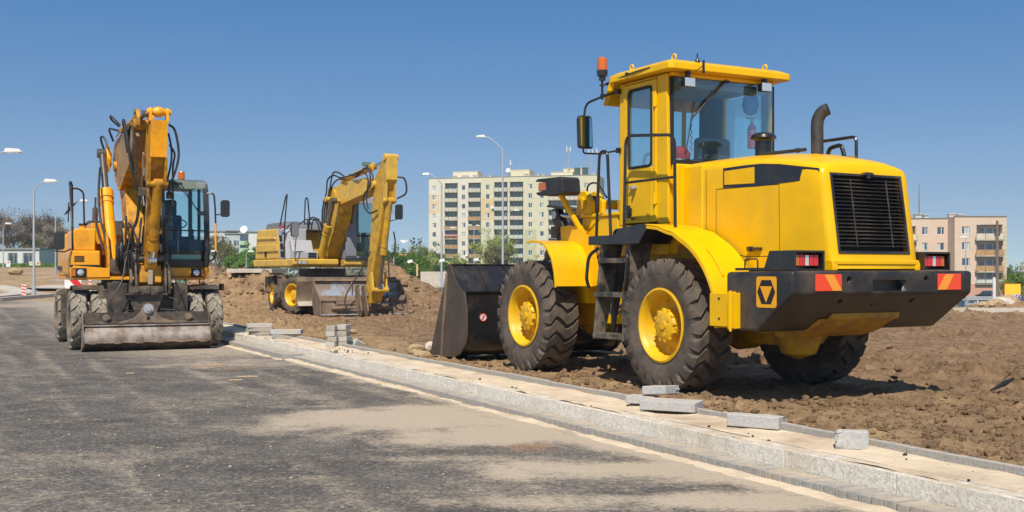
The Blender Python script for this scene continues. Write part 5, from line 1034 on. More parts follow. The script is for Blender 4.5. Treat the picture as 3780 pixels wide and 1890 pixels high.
    main = pbeam('main_boom', [(.85, 1.55), (1.0, 1.72), (.72, 2.35), (.42, 2.95), (.05, 3.40), (-.30, 3.62), (-.50, 3.55), (-.46, 3.25), (-.25, 2.85), (.05, 2.35), (.45, 1.75), (.65, 1.55)], -.24, .06, 'orangedirty')
    q = B(); q.cyl((.72, -.27, 1.72), (.72, .10, 1.72), .12); q.cyl((-.30, -.36, 3.45), (-.30, .12, 3.45), .10); q.build('boom_pin', 'orangedirty', main)
    # upper boom: large scraped flank towards picture left
    ub = pbeam('upper_boom', [(-.80, 3.62), (-.62, 3.90), (-.30, 3.98), (.6, 3.98), (1.75, 4.05), (2.05, 4.0), (2.15, 3.78), (1.6, 3.42), (.25, 2.98), (.05, 2.98), (-.45, 3.30)], -.31, -.03, 'boomside')
    q = B(); q.prism([(-.5, 3.25), (.05, 2.955), (.25, 2.955), (1.6, 3.40), (1.6, 3.435), (.25, 3.0), (.05, 3.0), (-.48, 3.32)], -.315, -.025); q.build('boom_underside', 'orangedirty', ub)
    q = B(); q.prism(arcp(-.62, 3.62, .17, 0, 360, 12)[:-1], -.46, -.37); q.prism([(-.9, 3.60), (-.75, 3.80), (-.6, 3.9), (-.45, 3.6), (-.5, 3.40), (-.75, 3.35)], -.46, -.40); q.build('knee_bracket', 'orange', ub, bevel=.008)
    q = B(); q.prism(arcp(2.1, 4.03, .24, -20, 200, 12), -.30, -.24); q.prism(arcp(2.1, 4.03, .24, -20, 200, 12), -.06, .0); q.cyl((2.1, -.33, 3.98), (2.1, .05, 3.98), .1); q.build('stick_bracket', 'orangedirty', ub, bevel=.006)
    q = B()
    for a in range(30, 170, 28): q.lathe([(.001, 0), (.028, 0), (.028, .003), (.001, .003)], (2.1 + .17 * math.cos(rad(a)), -.3005, 4.03 + .17 * math.sin(rad(a))), (0, -1, 0), 10)
    q.build('bolt_hole', 'flatblack', ub)
    # stick
    st = pbeam('stick', [(2.62, 4.00), (2.80, 4.00), (2.74, 3.72), (2.70, 3.38), (2.58, 3.30), (2.44, 2.98), (2.03, 3.0), (2.12, 3.55), (2.3, 3.9), (2.45, 4.0)], -.135, .145, 'orangedirty'); pbeam('lower_stick', [(2.44, 2.99), (2.20, 2.40), (1.88, 1.48), (1.70, 1.30), (1.60, 1.36), (1.66, 1.62), (1.92, 2.6), (2.03, 3.01)], -.095, .11, 'orangedirty', par=st)
    q = MB(); q.prism([(2.81, 4.0), (2.75, 3.72), (2.71, 3.375), (2.70, 3.375), (2.74, 3.72), (2.80, 4.0)], -.135, .145); q.build('stick_face_plate', 'orange', st)
    q = B()
    for y in (-.16, .125): q.prism(arcp(2.72, 4.15, .075, -10, 190, 8) + [(2.62, 3.98), (2.81, 3.98)], y, y + .045)
    q.lathe([(.001, -.10), (.055, -.10), (.088, -.04), (.092, 0), (.088, .04), (.055, .10), (.001, .10)], (2.72, .005, 4.15), seg=20); q.cyl((2.72, -.19, 4.15), (2.72, .21, 4.15), .05); q.build('top_yoke', 'orange', st, bevel=.005)
    q = B()
    for y in (-.155, .12): q.prism([(2.62, 3.32), (2.70, 3.36), (2.60, 2.92), (2.50, 2.84), (2.40, 2.90)], y, y + .045)
    q.cyl((2.55, -.17, 2.92), (2.55, .19, 2.92), .055); q.build('cylinder_mount', 'orangedirty', st, bevel=.005)
    q = B(); q.prism([(2.0, 2.6), (2.25, 3.45), (2.18, 3.5), (1.93, 2.65)], -.185, -.16); q.build('stick_rib', 'boomside', st)
    hyd(R, (2.55, .02, 2.93), (1.93, .02, 1.60), .085, .85, 'orangedirty')
    # stick cylinder lying on top of the upper boom
    hyd(R, (.1, -.20, 4.12), (2.62, -.20, 4.12), .075, .55, 'orangedirty', 'rodgrey')
    # boom lift and positioning cylinders
    hyd(R, (.88, -.53, 1.62), (-.62, -.53, 3.72), .115, .62, 'orange', 'rodgrey')
    hyd(R, (.70, -.02, 1.75), (.05, -.02, 3.15), .115, .72, 'orangedirty', 'rodgrey')
    hyd(R, (.88, .20, 1.62), (-.1, .20, 3.2), .10, .62, 'orangedirty', 'rodgrey')
    # lower linkage, quick coupler
    q = B(); q.cyl((1.78, -.28, 1.63), (1.78, .32, 1.63), .065); q.cyl((1.78, -.30, 1.63), (1.78, -.25, 1.63), .11); q.cyl((1.78, .26, 1.63), (1.78, .32, 1.63), .10); q.build('linkage_pin', 'linksteel', R)
    for y in (-.27, .24): q = B(); q.prism([(1.72, 1.70), (1.84, 1.70), (1.86, 1.55), (1.98, 1.15), (1.95, 1.0), (1.85, 1.0), (1.76, 1.2), (1.66, 1.6)], y, y + .035); q.build('tipping_link', 'linksteel', R, bevel=.008)
    for y in (-.36, .30): q = B(); q.prism([(1.86, 1.02), (1.94, .99), (2.0, 1.2), (1.92, 1.42), (1.80, 1.45), (1.84, 1.2)], y, y + .04); q.build('side_link', 'linksteel', R, bevel=.008)
    q = B(); q.prism([(1.50, 1.55), (1.78, 1.50), (1.84, 1.2), (1.7, 1.12), (1.5, 1.2)], -.18, .20); q.build('coupler_frame', 'orangedirty', R, bevel=.01); q = B(); q.box(1.84, 1.90, -.04, .04, 1.16, 1.42); q.build('coupler_lug', mat('bare_worn_steel', (.35, .29, .22), .6), R, bevel=.008)
    q = B(); q.box(1.1, 1.3, -.50, -.30, 1.60, 1.85); q.cyl((1.2, -.4, 1.85), (1.2, -.4, 1.93), .03); q.build('control_valve', 'greyd', R, bevel=.01)
    q = B(); q.tube([(1.3, -.32, 2.0), (1.32, -.30, 2.15), (1.25, -.36, 2.32)], .028, 8); q.tube([(1.3, -.35, 1.68), (1.32, -.36, 2.08), (1.30, -.38, 2.18)], .028, 8); q.build('steel_pipe', 'orange', R)
    q = B(); q.box(2.30, 2.42, .20, .32, 2.68, 2.80); q.build('hose_manifold', 'linksteel', R, bevel=.008); q = B(); q.box(2.30, 2.42, -.28, -.16, 2.72, 2.86); q.build('hose_manifold', 'linksteel', R, bevel=.008)
    # hoses: each one its own part
    H = [([(2.66, .19, 3.95), (2.62, .30, 3.85), (2.58, .37, 3.45), (2.55, .30, 3.1), (2.5, .22, 2.9), (2.42, .24, 2.75)], .022), ([(2.66, .18, 3.8), (2.60, .24, 3.55), (2.58, .24, 3.3), (2.5, .19, 3.0)], .018),
         ([(2.66, .20, 3.6), (2.58, .30, 3.45), (2.52, .28, 3.2), (2.40, .30, 2.55)], .018),
         ([(2.1, -.42, 3.6), (2.15, -.50, 3.98), (2.25, -.50, 4.02), (2.35, -.46, 3.7), (2.38, -.40, 3.2), (2.36, -.30, 2.8)], .022), ([(1.9, -.40, 3.5), (1.95, -.45, 3.85), (2.05, -.42, 3.9), (2.2, -.40, 3.5), (2.3, -.32, 3.1)], .019), ([(1.9, -.38, 3.7), (2.1, -.38, 3.95), (2.2, -.34, 3.85), (2.3, -.30, 3.3), (2.36, -.22, 2.85)], .02),
         ([(-.7, -.45, 3.7), (-.6, -.56, 4.0), (-.45, -.52, 4.02), (-.3, -.45, 3.8)], .02), ([(-.4, -.35, 3.95), (-.2, -.45, 4.15), (.1, -.4, 4.12), (.4, -.3, 4.05)], .02), ([(.1, -.3, 4.18), (.15, -.45, 4.3), (.5, -.5, 4.32), (.6, -.35, 4.15)], .02),
         ([(.9, -.62, 1.9), (.7, -.72, 2.4), (.3, -.70, 2.9), (-.2, -.62, 3.4)], .022), ([(.8, -.68, 1.8), (.55, -.78, 2.3), (.15, -.74, 2.8)], .018),
         ([(2.36, -.25, 2.7), (2.2, -.28, 2.3), (2.1, -.34, 2.1), (1.9, -.30, 1.8)], .026), ([(2.38, .26, 2.66), (2.3, .26, 2.4), (2.15, .20, 2.15), (1.95, .28, 1.75)], .024), ([(.7, -.3, 2.35), (.85, -.36, 2.2), (.95, -.25, 2.0), (1.1, -.2, 1.8)], .022), ([(.75, -.22, 2.3), (.95, -.18, 2.2), (1.05, -.1, 1.9), (1.1, -.15, 1.6)], .018),
         ([(1.2, -.38, 2.1), (1.7, -.30, 2.2), (1.8, -.36, 1.9), (1.85, -.42, 1.6), (2.05, -.52, 1.2), (2.1, -.72, .85), (2.08, -.66, .68)], .014), ([(1.9, .26, 1.6), (2.0, .34, 1.4), (2.05, .46, 1.1), (2.02, .50, .85), (2.0, .38, .72)], .012),
         ([(1.7, -.3, 1.55), (1.75, -.42, 1.7), (1.8, -.34, 1.75), (1.8, -.3, 1.45)], .02), ([(1.7, -.22, 1.5), (1.78, -.30, 1.78), (1.85, -.22, 1.72), (1.8, -.2, 1.35)], .02), ([(1.72, -.38, 1.4), (1.8, -.44, 1.65), (1.85, -.38, 1.7), (1.8, -.36, 1.4)], .016),
         ([(1.9, -.1, .95), (2.0, -.4, .9), (2.05, -.45, .72), (2.0, -.2, .7)], .010), ([(1.9, .1, .95), (2.0, .4, .9), (2.05, .42, .72), (2.0, .15, .72)], .010)]
    for pts, r in H: q = B(); q.hosed(pts, r, 8); q.build('hydraulic_hose', 'hose', R)
    Rh = random.Random(12)
    for k in range(26):
        y = -.50 + .034 * k + Rh.uniform(-.03, .03); x = 1.15 + Rh.uniform(-.2, .35); z0 = 1.35 + Rh.uniform(0, .2); z2 = 1.8 + Rh.uniform(0, .6)
        if -.14 < y < .16: x = 1.25
        q = B(); q.hosed([(x, y, z0), (x + Rh.uniform(.05, .2), y + Rh.uniform(-.06, .06), (z0 + z2) / 2), (x + Rh.uniform(-.1, .1), y + Rh.uniform(-.05, .05), z2), (x - .25, y + .04, z2 - .15)], Rh.uniform(.016, .026), 6); q.build('hydraulic_hose', 'hose', R)
    q = B(); q.box(.95, 1.2, -.60, .20, 1.34, 1.62); q.build('swivel_block', 'bladedark', R, bevel=.03)
    for k in range(6):
        q = B(); y = -.34 + k * .06; q.tube([(.0 + k * .03, y, 4.0), (.5, y, 4.05), (1.2 + k * .05, y * .8, 4.13), (1.7, y * .8, 4.14)], .014, 6); q.box(.55, .62, y - .025, y + .025, 4.03, 4.08); q.build('hydraulic_pipe', 'orangedirty', ub)
    return R
orange = make_orange()

# ------------------------------------------------------------------ pale yellow wheeled excavator (on the soil)
def make_pale():
    R = thing('wheeled_excavator', 'pale yellow and grey excavator on bare soil, its wide bucket resting on the ground', 'excavator', (-5.54, 32.94, .23), rad(-90 + 23.2))
    B = MB; T = Matrix.Rotation(rad(8), 4, 'Z'); U = lambda: MB(T)
    for x, st in ((1.3, rad(26)), (-1.3, 0)):
        for s in (1, -1): make_wheel(R, (x, s * 1.03, .52), s, .53, .42, .30, 18, .035, 'agri', 'rubber', 'rimyellow', .13, steer=st if x > 0 else 0, spin=.2 * x)
    q = B(); q.box(-1.9, 1.85, -.45, .45, .50, .95); q.box(-.5, .5, -.7, .7, .6, .98); q.build('chassis', 'mudsteel', R, bevel=.015)
    for x in (1.3, -1.3): q = B(); q.cyl((x, -.85, .52), (x, .85, .52), .1); q.build('axle', 'mudsteel', R)
    q = B(); rcylz(q, 0, 0, .98, 1.26, .68, 32); q.build('slewing_ring', 'bladedark', R)
    for s in (1, -1):
        q = B(); q.box(-.50, .28, *sorted((s * .85, s * 1.22)), .42, 1.02); q.box(-.45, .2, *sorted((s * .9, s * 1.25)), 1.02, 1.06); q.build('tool_box', 'mudsteel', R, bevel=.015)
        q = B(); q.box(-2.05, -1.55, *sorted((s * .9, s * 1.28)), .55, 1.02); q.build('rear_step', 'mudsteel', R, bevel=.02)
    # blade
    q = B(); q.prism([(1.98, 1.00), (2.02, 1.02), (2.06, .9), (2.01, .7), (2.0, .5), (2.06, .36), (2.16, .24), (2.12, .22), (1.98, .36), (1.94, .5), (1.95, .7), (1.99, .88)], -1.20, 1.62)
    bl = q.build('dozer_blade', 'mudsteel', R, bevel=.004)
    q = B(); q.prism([(2.07, .345), (2.165, .235), (2.175, .24), (2.08, .36)], -1.19, 1.60); q.build('cutting_edge', mat('pale_scoured_steel', (.42, .37, .31), .5, dirt=(.25, .18, .12), damt=.6), bl)
    # upper structure
    q = U(); q.prism([(-2.25, 1.42), (-2.2, 1.31), (1.05, 1.31), (1.25, 1.36), (1.25, 1.52), (-2.25, 1.52)], -1.34, .0); q.prism([(1.18, 1.31), (1.27, 1.36), (1.27, 1.52), (.2, 1.52), (.2, 1.31)], .16, 1.42); q.box(-2.2, .2, 0, 1.40, 1.31, 1.50)
    q.build('deck_skirt', 'paley', R, bevel=.04, bseg=3)
    q = U(); prof = [(-2.15, 1.525), (-1.98, 2.30), (-1.85, 2.42), (-.15, 2.40), (-.10, 2.18), (.05, 1.95), (.0, 1.525)]
    q.prism(prof, -1.32, -1.0); eng = q.build('engine_cover', 'paley', R, bevel=.05, bseg=3)
    q = U(); q.prism([(-1.9, 2.12), (-1.85, 2.19), (-.3, 2.17), (-.25, 2.10)], -1.36, -1.31); q.prism([(-1.95, 1.75), (-1.9, 1.95), (-.1, 1.95), (-.05, 1.75)], -1.36, -1.31); q.build('body_crease', 'paley', eng, bevel=.02)
    q = U(); q.box(-2.1, -.2, -1.0, 1.30, 1.52, 2.36); q.build('rear_body', 'paley', R, bevel=.06, bseg=3)
    q = U(); q.prism([(-.13, 2.40), (.12, 2.40), (.38, 2.25), (.55, 1.9), (.62, 1.525), (.0, 1.525), (.05, 1.95), (-.08, 2.18)], -1.325, -1.05); vent = q.build('vent_panel', 'greyp', R, bevel=.02)
    for z, x0, x1 in ((2.03, .08, .30), (1.80, .14, .40), (1.58, .18, .46)):
        q = U(); q.prism([(x0, z), (x1, z - .01), (x1 - .05, z + .17), (x0 - .04, z + .18)], -1.332, -1.322); q.build('vent_opening', 'flatblack', vent, smooth=0)
    q = U(); q.box(-1.15, -1.05, -1.36, -1.34, 1.60, 1.75); q.build('door_latch', 'flatblack', eng)
    q = U(); q.prism([(-1.9, 2.36), (-1.7, 2.60), (-.3, 2.62), (.1, 2.5), (.15, 2.36)], -1.1, .3); q.build('engine_hood', 'greyd', R, bevel=.04, bseg=3)
    q = U(); q.box(.1, .35, -1.0, -.62, 1.7, 2.39); q.prism([(.3, 1.525), (.3, 2.06), (.7, 2.06), (.85, 1.76), (1.20, 1.72), (1.20, 1.525)], -1.22, -.60); q.build('fuel_tank', 'greyp', R, bevel=.03, bseg=3)
    q = U(); q.box(1.205, 1.215, -.90, -.66, 1.56, 1.62); q.box(1.205, 1.215, -.90, -.66, 1.645, 1.70); q.build('front_vent', 'flatblack', R, smooth=0)
    q = U(); q.box(1.245, 1.262, -1.25, -.93, 1.37, 1.48); hl = q.build('headlamp', 'greyd', R, bevel=.008); q = U(); q.box(1.262, 1.272, -1.10, -.95, 1.38, 1.47); q.cyl((1.262, -1.17, 1.425), (1.275, -1.17, 1.425), .038); q.build('lamp_glass', 'lens_clear', hl)
    # cab
    M['greycab'] = mat('grey_cab_paint', (.20, .205, .235), .4, dirt=(.25, .22, .19), damt=.3)
    q = U(); y0, y1 = .16, 1.28
    fr = [(1.22, 1.52), (1.30, 1.62), (1.30, 2.2), (1.18, 3.0), (1.05, 3.25)]
    q.strip(fr, y0, y0 + .33, .07); q.strip(fr, y1 - .08, y1, .07); q.box(-.4, 1.22, y0, y0 + .05, 1.52, 2.0); q.box(-.4, 1.22, y1 - .05, y1, 1.52, 2.0); q.box(-.4, -.3, y0, y1, 1.52, 3.2); q.prism([(-.42, 3.2), (1.10, 3.2), (1.22, 3.12), (1.12, 3.28), (-.4, 3.30)], y0, y1); q.box(.45, .52, y0, y0 + .05, 1.52, 3.2); q.strip([(1.22, 1.52), (1.30, 1.62)], y0, y1, .07)
    cab = q.build('cab', 'greycab', R, bevel=.02)
    q = U(); q.plate([(1.27, y0 + .30, 1.62), (1.27, y1 - .08, 1.62), (1.27, y1 - .08, 2.2), (1.27, y0 + .30, 2.2)], .006); q.plate([(1.27, y0 + .30, 2.2), (1.27, y1 - .08, 2.2), (1.08, y1 - .08, 3.2), (1.08, y0 + .30, 3.2)], .006); ws = q.build('windscreen', 'glassd', cab, smooth=0)
    q = U(); q.box(1.255, 1.29, y0 + .33, y1 - .08, 2.17, 2.21); q.box(1.22, 1.275, y0 + .30, y1 - .08, 1.56, 1.62); q.box(1.28, 1.305, y0 + .31, y0 + .345, 1.6, 2.2); q.build('window_seal', 'flatblack', cab)
    q = U(); q.plate([(-.3, y0 + .02, 2.0), (1.18, y0 + .02, 2.0), (1.08, y0 + .02, 3.2), (-.3, y0 + .02, 3.2)], .006); q.plate([(-.3, y1 - .02, 2.0), (1.18, y1 - .02, 2.0), (1.08, y1 - .02, 3.2), (-.3, y1 - .02, 3.2)], .006); q.build('side_glass', 'glassd', cab, smooth=0)
    q = U(); q.box(.0, .18, .55, 1.0, 1.9, 2.8); q.box(.1, .6, .52, 1.0, 1.85, 2.02); q.build('driver_seat', 'interior', R, bevel=.05); q = U(); q.box(.8, 1.1, .85, 1.12, 1.6, 2.3); q.cyl((.9, .62, 1.6), (.95, .62, 2.3), .04); q.build('cab_console', 'interiorlt', R, bevel=.03)
    q = U(); q.box(.5, 1.1, .5, 1.1, 1.55, 1.75); q.build('yellow_case', 'yellow_dusty_shaded', R)
    # rails
    q = U(); q.tube([(.5, -1.35, 1.55), (.5, -1.33, 2.5), (.55, -1.28, 3.28), (.50, -1.25, 3.36), (.45, -1.28, 3.30), (.35, -1.42, 2.45), (.4, -1.40, 2.38)], .02, 8, fil=.04); q.build('guard_rail', 'black', R)
    q = U(); q.tube([(.0, -.56, 2.4), (.0, -.53, 3.25), (.0, -.49, 3.33), (.0, -.45, 3.25), (.0, -.38, 2.5)], .02, 8, fil=.04); q.build('guard_rail', 'black', R)
    q = U(); q.tube([(.2, -.95, 2.4), (.5, -.70, 2.66), (.9, -.45, 2.66), (1.0, -.42, 2.5), (1.0, -.44, 1.4)], .018, 8, fil=.05); q.build('grab_rail', 'black', R)
    q = U(); q.box(.38, .50, -1.42, -1.34, 2.40, 2.46); q.build('red_lamp', 'lens_red', R)
    def mirror(y0_, y1_, z0_, z1_, arm, x, gl_=False):
        q = U(); q.tube(arm, .014, 6); m_ = q.build('mirror', 'black', R); q = U(); r_ = .04
        pr = [(y0_ + r_, z0_), (y1_ - r_, z0_), (y1_, z0_ + r_), (y1_, z1_ - r_), (y1_ - r_, z1_), (y0_ + r_, z1_), (y0_, z1_ - r_), (y0_, z0_ + r_)]
        q.prism(pr, x - .03, x + .05, 'x'); q.build('mirror_housing', 'plastic', m_, bevel=.015)
        if gl_: q = U(); q.prism([((y - (y0_ + y1_) / 2) * .86 + (y0_ + y1_) / 2, (z - (z0_ + z1_) / 2) * .92 + (z0_ + z1_) / 2) for y, z in pr], x + .051, x + .054, 'x'); q.build('mirror_glass', 'greyd', m_)
    mirror(-1.49, -1.27, 2.13, 2.54, [(1.2, -1.28, 1.40), (1.4, -1.36, 1.75), (1.45, -1.34, 2.15)], 1.42, True); mirror(1.70, 1.93, 2.68, 3.12, [(1.2, 1.3, 2.66), (1.3, 1.6, 2.64), (1.35, 1.78, 2.70)], 1.35)
    q = U(); q.tube([(1.2, 1.28, 3.15), (1.32, 1.62, 3.14), (1.33, 1.63, 2.9), (1.33, 1.72, 2.86)], .012, 6, fil=.06); q.build('mirror_rail', 'steelgrey', R)
    # arm, in the plane y = 0 of the slewed upper body
    def pb(name, pts, ya, yb_, m, par=R, bevel=.012): q = U(); q.prism(pts, ya, yb_); return q.build(name, m, par, bevel=bevel)
    mb_ = pb('main_boom', [(.55, 1.40), (.80, 1.45), (1.30, 2.10), (1.75, 2.75), (1.80, 3.05), (1.60, 3.30), (1.20, 3.42), (.95, 3.30), (.90, 3.05), (.75, 2.4), (.45, 1.65)], -.22, .18, 'paleydirty')
    ub = pb('upper_boom', [(.95, 3.12), (1.30, 3.50), (1.85, 3.62), (3.45, 3.66), (3.85, 3.60), (3.90, 3.34), (3.70, 3.26), (2.60, 3.12), (1.75, 3.02), (1.35, 3.05), (1.1, 2.98)], -.20, .20, 'paley')
    q = U()
    for y in (-.25, .20): q.prism(arcp(1.25, 3.28, .28, 0, 360, 14)[:-1], y, y + .05)
    q.cyl((1.25, -.42, 3.20), (1.25, .42, 3.20), .075); q.build('knee_joint', 'paleydirty', ub, bevel=.006)
    st = pb('stick', [(4.55, 4.12), (4.68, 4.18), (4.80, 4.12), (4.78, 3.95), (4.75, 3.50), (4.62, 3.30), (4.30, 2.2), (3.85, 1.10), (3.66, .62), (3.52, .55), (3.42, .65), (3.46, .95), (3.72, 2.1), (3.88, 3.1), (3.98, 3.55), (4.25, 3.85)], -.14, .14, 'paleydirty')
    q = U(); q.cyl((4.68, -.19, 4.10), (4.68, .19, 4.10), .09); q.cyl((3.98, -.22, 3.45), (3.98, .22, 3.45), .10); q.prism([(4.62, 4.16), (4.80, 4.14), (4.78, 3.52), (4.70, 3.45)], -.15, .15); q.build('stick_top_box', 'paley', st, bevel=.01)
    q = U()
    for y in (-.15, .10): q.prism([(4.62, 3.35), (4.72, 3.45), (4.70, 2.98), (4.60, 2.90), (4.50, 2.98)], y, y + .05)
    q.cyl((4.61, -.18, 3.0), (4.61, .18, 3.0), .06); q.build('cylinder_mount', 'paley', st, bevel=.006)
    hyd(R, (4.61, 0, 3.0), (4.0, 0, .72), .085, .60, 'paleydirty', 'rodgrey', T=T)
    hyd(R, (1.6, 0, 3.72), (4.60, 0, 4.06), .085, .68, 'paleydirty', 'chrome', T=T)
    q = U(); q.box(3.3, 3.5, -.2, -.02, 3.98, 4.08); q.build('hose_manifold', mat('greenish_valve', (.12, .2, .15), .5), R, bevel=.01)
    hyd(R, (.95, -.45, 1.42), (1.95, -.45, 3.12), .105, .60, 'paleydirty', 'rodgrey', T=T); hyd(R, (.75, .36, 1.42), (1.55, .36, 3.12), .105, .60, 'paleydirty', 'rodgrey', T=T)
    q = U(); q.cyl((1.92, -.48, 3.12), (1.6, .40, 3.12), .05); q.build('boom_pin', 'paleydirty', R)
    q = U(); q.box(.5, 1.0, -.5, .45, 1.31, 1.40); q.box(.55, .85, -.3, .2, 1.40, 1.62); q.build('boom_foot', 'linksteel', R, bevel=.01)
    for y in (-.21, .18): q = U(); q.prism([(3.86, 1.15), (3.95, 1.15), (4.05, .72), (4.0, .62), (3.9, .64), (3.84, .9)], y, y + .045); q.build('side_link', 'paley', R, bevel=.006)
    q = U(); q.cyl((4.0, -.24, .68), (4.0, .24, .68), .07); q.prism([(3.6, .62), (3.98, .62), (3.8, .35), (3.55, .3)], -.13, .13); q.build('linkage_pin', 'paleydirty', R)
    # quick coupler / tilt frame plates
    for y in (-.42, -.24): q = U(); q.prism([(3.35, .75), (3.5, .82), (3.62, .55), (3.78, .15), (3.72, .0), (3.5, .0), (3.38, .3)], y, y + .05); q.build('coupler_plate', 'mudsteel', R, bevel=.008)
    # wide ditch-cleaning bucket: opening to the camera side
    bp = B()
    c0 = Vector((3.1, .30, 0)); TB = Matrix.Translation(c0) @ Matrix.Rotation(rad(0), 4, 'Z')
    bk = MB(TB); w = 1.18
    back = [(-.50, .92), (-.52, .60), (-.45, .25), (-.30, .05), (.0, .0), (.40, .02), (.40, .05), (.0, .04), (-.27, .09), (-.41, .28), (-.48, .60), (-.46, .92)]
    bk.prism(back, -w, w); b_ = bk.build('ditch_bucket', 'wornblue', R, bevel=.004)
    q = MB(TB); q.prism([(-.52, .90), (-.44, .96), (-.40, .92), (-.44, .88)], -w, w); q.tube([(.16, -w, .50), (.16, w, .50)], .035, 10); q.prism([(.10, .50), (.20, .50), (.24, .28), (.20, .26)], -w * .98, -w * .70); q.build('bucket_rim', 'mudsteel', b_, bevel=.006)
    q = MB(TB); q.prism([(-.2, .50), (.22, .50), (.28, .30), (.20, .22)], -.75, -.2); q.prism([(.05, .47), (.2, .51), (.26, .40), (.22, .33)], -w, w); q.build('bucket_beam', 'mudsteel', b_, bevel=.006)
    for s in (1, -1): q = MB(TB); q.prism([(-.52, .94), (-.42, .94), (.20, .52), (.34, .45), (.42, .0), (-.05, -.02), (-.34, .03), (-.50, .28), (-.55, .60)], *sorted((s * w, s * (w + .03)))); q.build('bucket_side_plate', 'mudsteel', b_, bevel=.004)
    q = MB(TB); q.prism([(-.46, .90), (-.40, .88), (-.38, .10), (-.44, .10)], -.17, -.14); q.build('inner_rib', 'wornblue', b_)
    q = MB(TB); q.box(.26, .34, -w, -.75, .0, .30); q.box(.26, .34, w - .3, w, .0, .30); q.box(.20, .26, -.75, w - .3, .02, .30); q.build('bucket_outer_shell', 'mudsteel', b_, bevel=.006)
    hyd(R, (3.46, -.55, .20), (3.46, .10, .22), .05, .6, 'mudsteel', 'mudsteel', eye=True); hyd(R, (3.46, 1.0, .20), (3.46, .45, .2), .05, .6, 'mudsteel', 'mudsteel')
    Hs = [([(.7, -.7, 2.3), (.8, -.75, 2.62), (1.0, -.55, 2.55), (1.0, -.42, 1.9), (.9, -.3, 1.6)], .022), ([(.6, -.66, 2.3), (.75, -.66, 2.68), (.95, -.48, 2.6), (1.0, -.34, 2.0)], .02), ([(.65, -.6, 2.2), (.8, -.6, 2.6), (1.0, -.40, 2.5), (1.0, -.28, 1.9)], .02),
          ([(.9, -.36, 2.3), (.95, -.38, 2.9), (1.2, -.36, 3.4), (1.25, -.34, 3.75), (1.6, -.3, 3.85), (2.1, -.24, 3.75), (3.4, -.24, 3.85)], .022), ([(.95, -.32, 2.2), (1.0, -.34, 2.9), (1.3, -.32, 3.35), (1.5, -.30, 3.88), (1.8, -.26, 3.92), (2.2, -.2, 3.75)], .022), ([(1.0, -.3, 2.4), (1.1, -.30, 3.0), (1.35, -.28, 3.5), (1.7, -.24, 3.72), (2.4, -.26, 3.68)], .02),
          ([(2.6, -.24, 3.8), (3.2, -.28, 3.72), (3.6, -.25, 3.9), (3.9, -.24, 3.8), (3.95, -.26, 3.4), (3.6, -.26, 3.2), (3.55, -.24, 2.9), (3.9, -.24, 2.7), (4.3, -.2, 2.75)], .022), ([(2.9, -.24, 3.75), (3.5, -.26, 3.80), (3.8, -.24, 3.6), (3.75, -.26, 3.1), (3.8, -.24, 2.8)], .02), ([(3.0, -.24, 3.7), (3.6, -.24, 3.9), (4.0, -.2, 3.7), (3.98, -.2, 3.3)], .02),
          ([(4.72, .17, 3.6), (4.8, .34, 3.55), (4.8, .38, 3.2), (4.65, .20, 3.05)], .024), ([(4.5, .17, 2.2), (4.4, .26, 1.9), (4.3, .22, 1.5), (4.25, .12, 1.4)], .02), ([(3.9, -.2, 1.7), (3.7, -.4, 1.2), (3.55, -.75, .55), (3.6, -.75, .2), (3.7, -.45, .12), (3.66, -.42, .3)], .018), ([(4.2, .15, 1.5), (4.1, .22, 1.0), (3.9, .25, .6), (3.9, .45, .3), (3.95, .6, .15), (3.9, .75, .2), (3.85, .6, .45)], .018), ([(.8, .38, 1.5), (.85, .3, 1.9), (1.2, .42, 2.3), (1.3, .44, 2.5)], .018), ([(.95, -.3, 1.5), (1.0, -.36, 1.9), (1.4, -.44, 2.4)], .018)]
    for pts, r in Hs: q = U(); q.hosed(pts, r, 8); q.build('hydraulic_hose', 'hose', R)
    return R
pale = make_pale()
# ------------------------------------------------------------------ loose blocks, stones
def block(name, label, cat, L, Wd, Hh, loc, rz, m='block', tilt=(0, 0), group=None, chip=0, seed=1):
    q = MB(); n = 5; q.box(-L / 2, L / 2, -Wd / 2, Wd / 2, 0, Hh)
    o = q.build(name, m, None, bevel=.006, bseg=1)
    if chip:
        bm = bmesh.new(); bm.from_mesh(o.data); bmesh.ops.subdivide_edges(bm, edges=bm.edges[:], cuts=4, use_grid_fill=True); R = random.Random(seed)
        for v in bm.verts:
            if (chip == 1 and v.co.y < -Wd / 2 + .012) or (chip == 2 and v.co.x < -L / 2 + .012) or (chip == 3 and v.co.x > L / 2 - .012):
                v.co += Vector((R.uniform(-.014, .014), R.uniform(-.004, .014), R.uniform(-.012, .004)))
        for f_ in bm.faces: f_.smooth = False
        bm.to_mesh(o.data); bm.free()
    o.location = loc; o.rotation_euler = (tilt[0], tilt[1], rz); return tag(o, label, cat, group)
KA = math.atan2(.894, -.447)
def P(px, py, z): Y = F * (CH - z) / (py - HY); return at(px, Y), Y
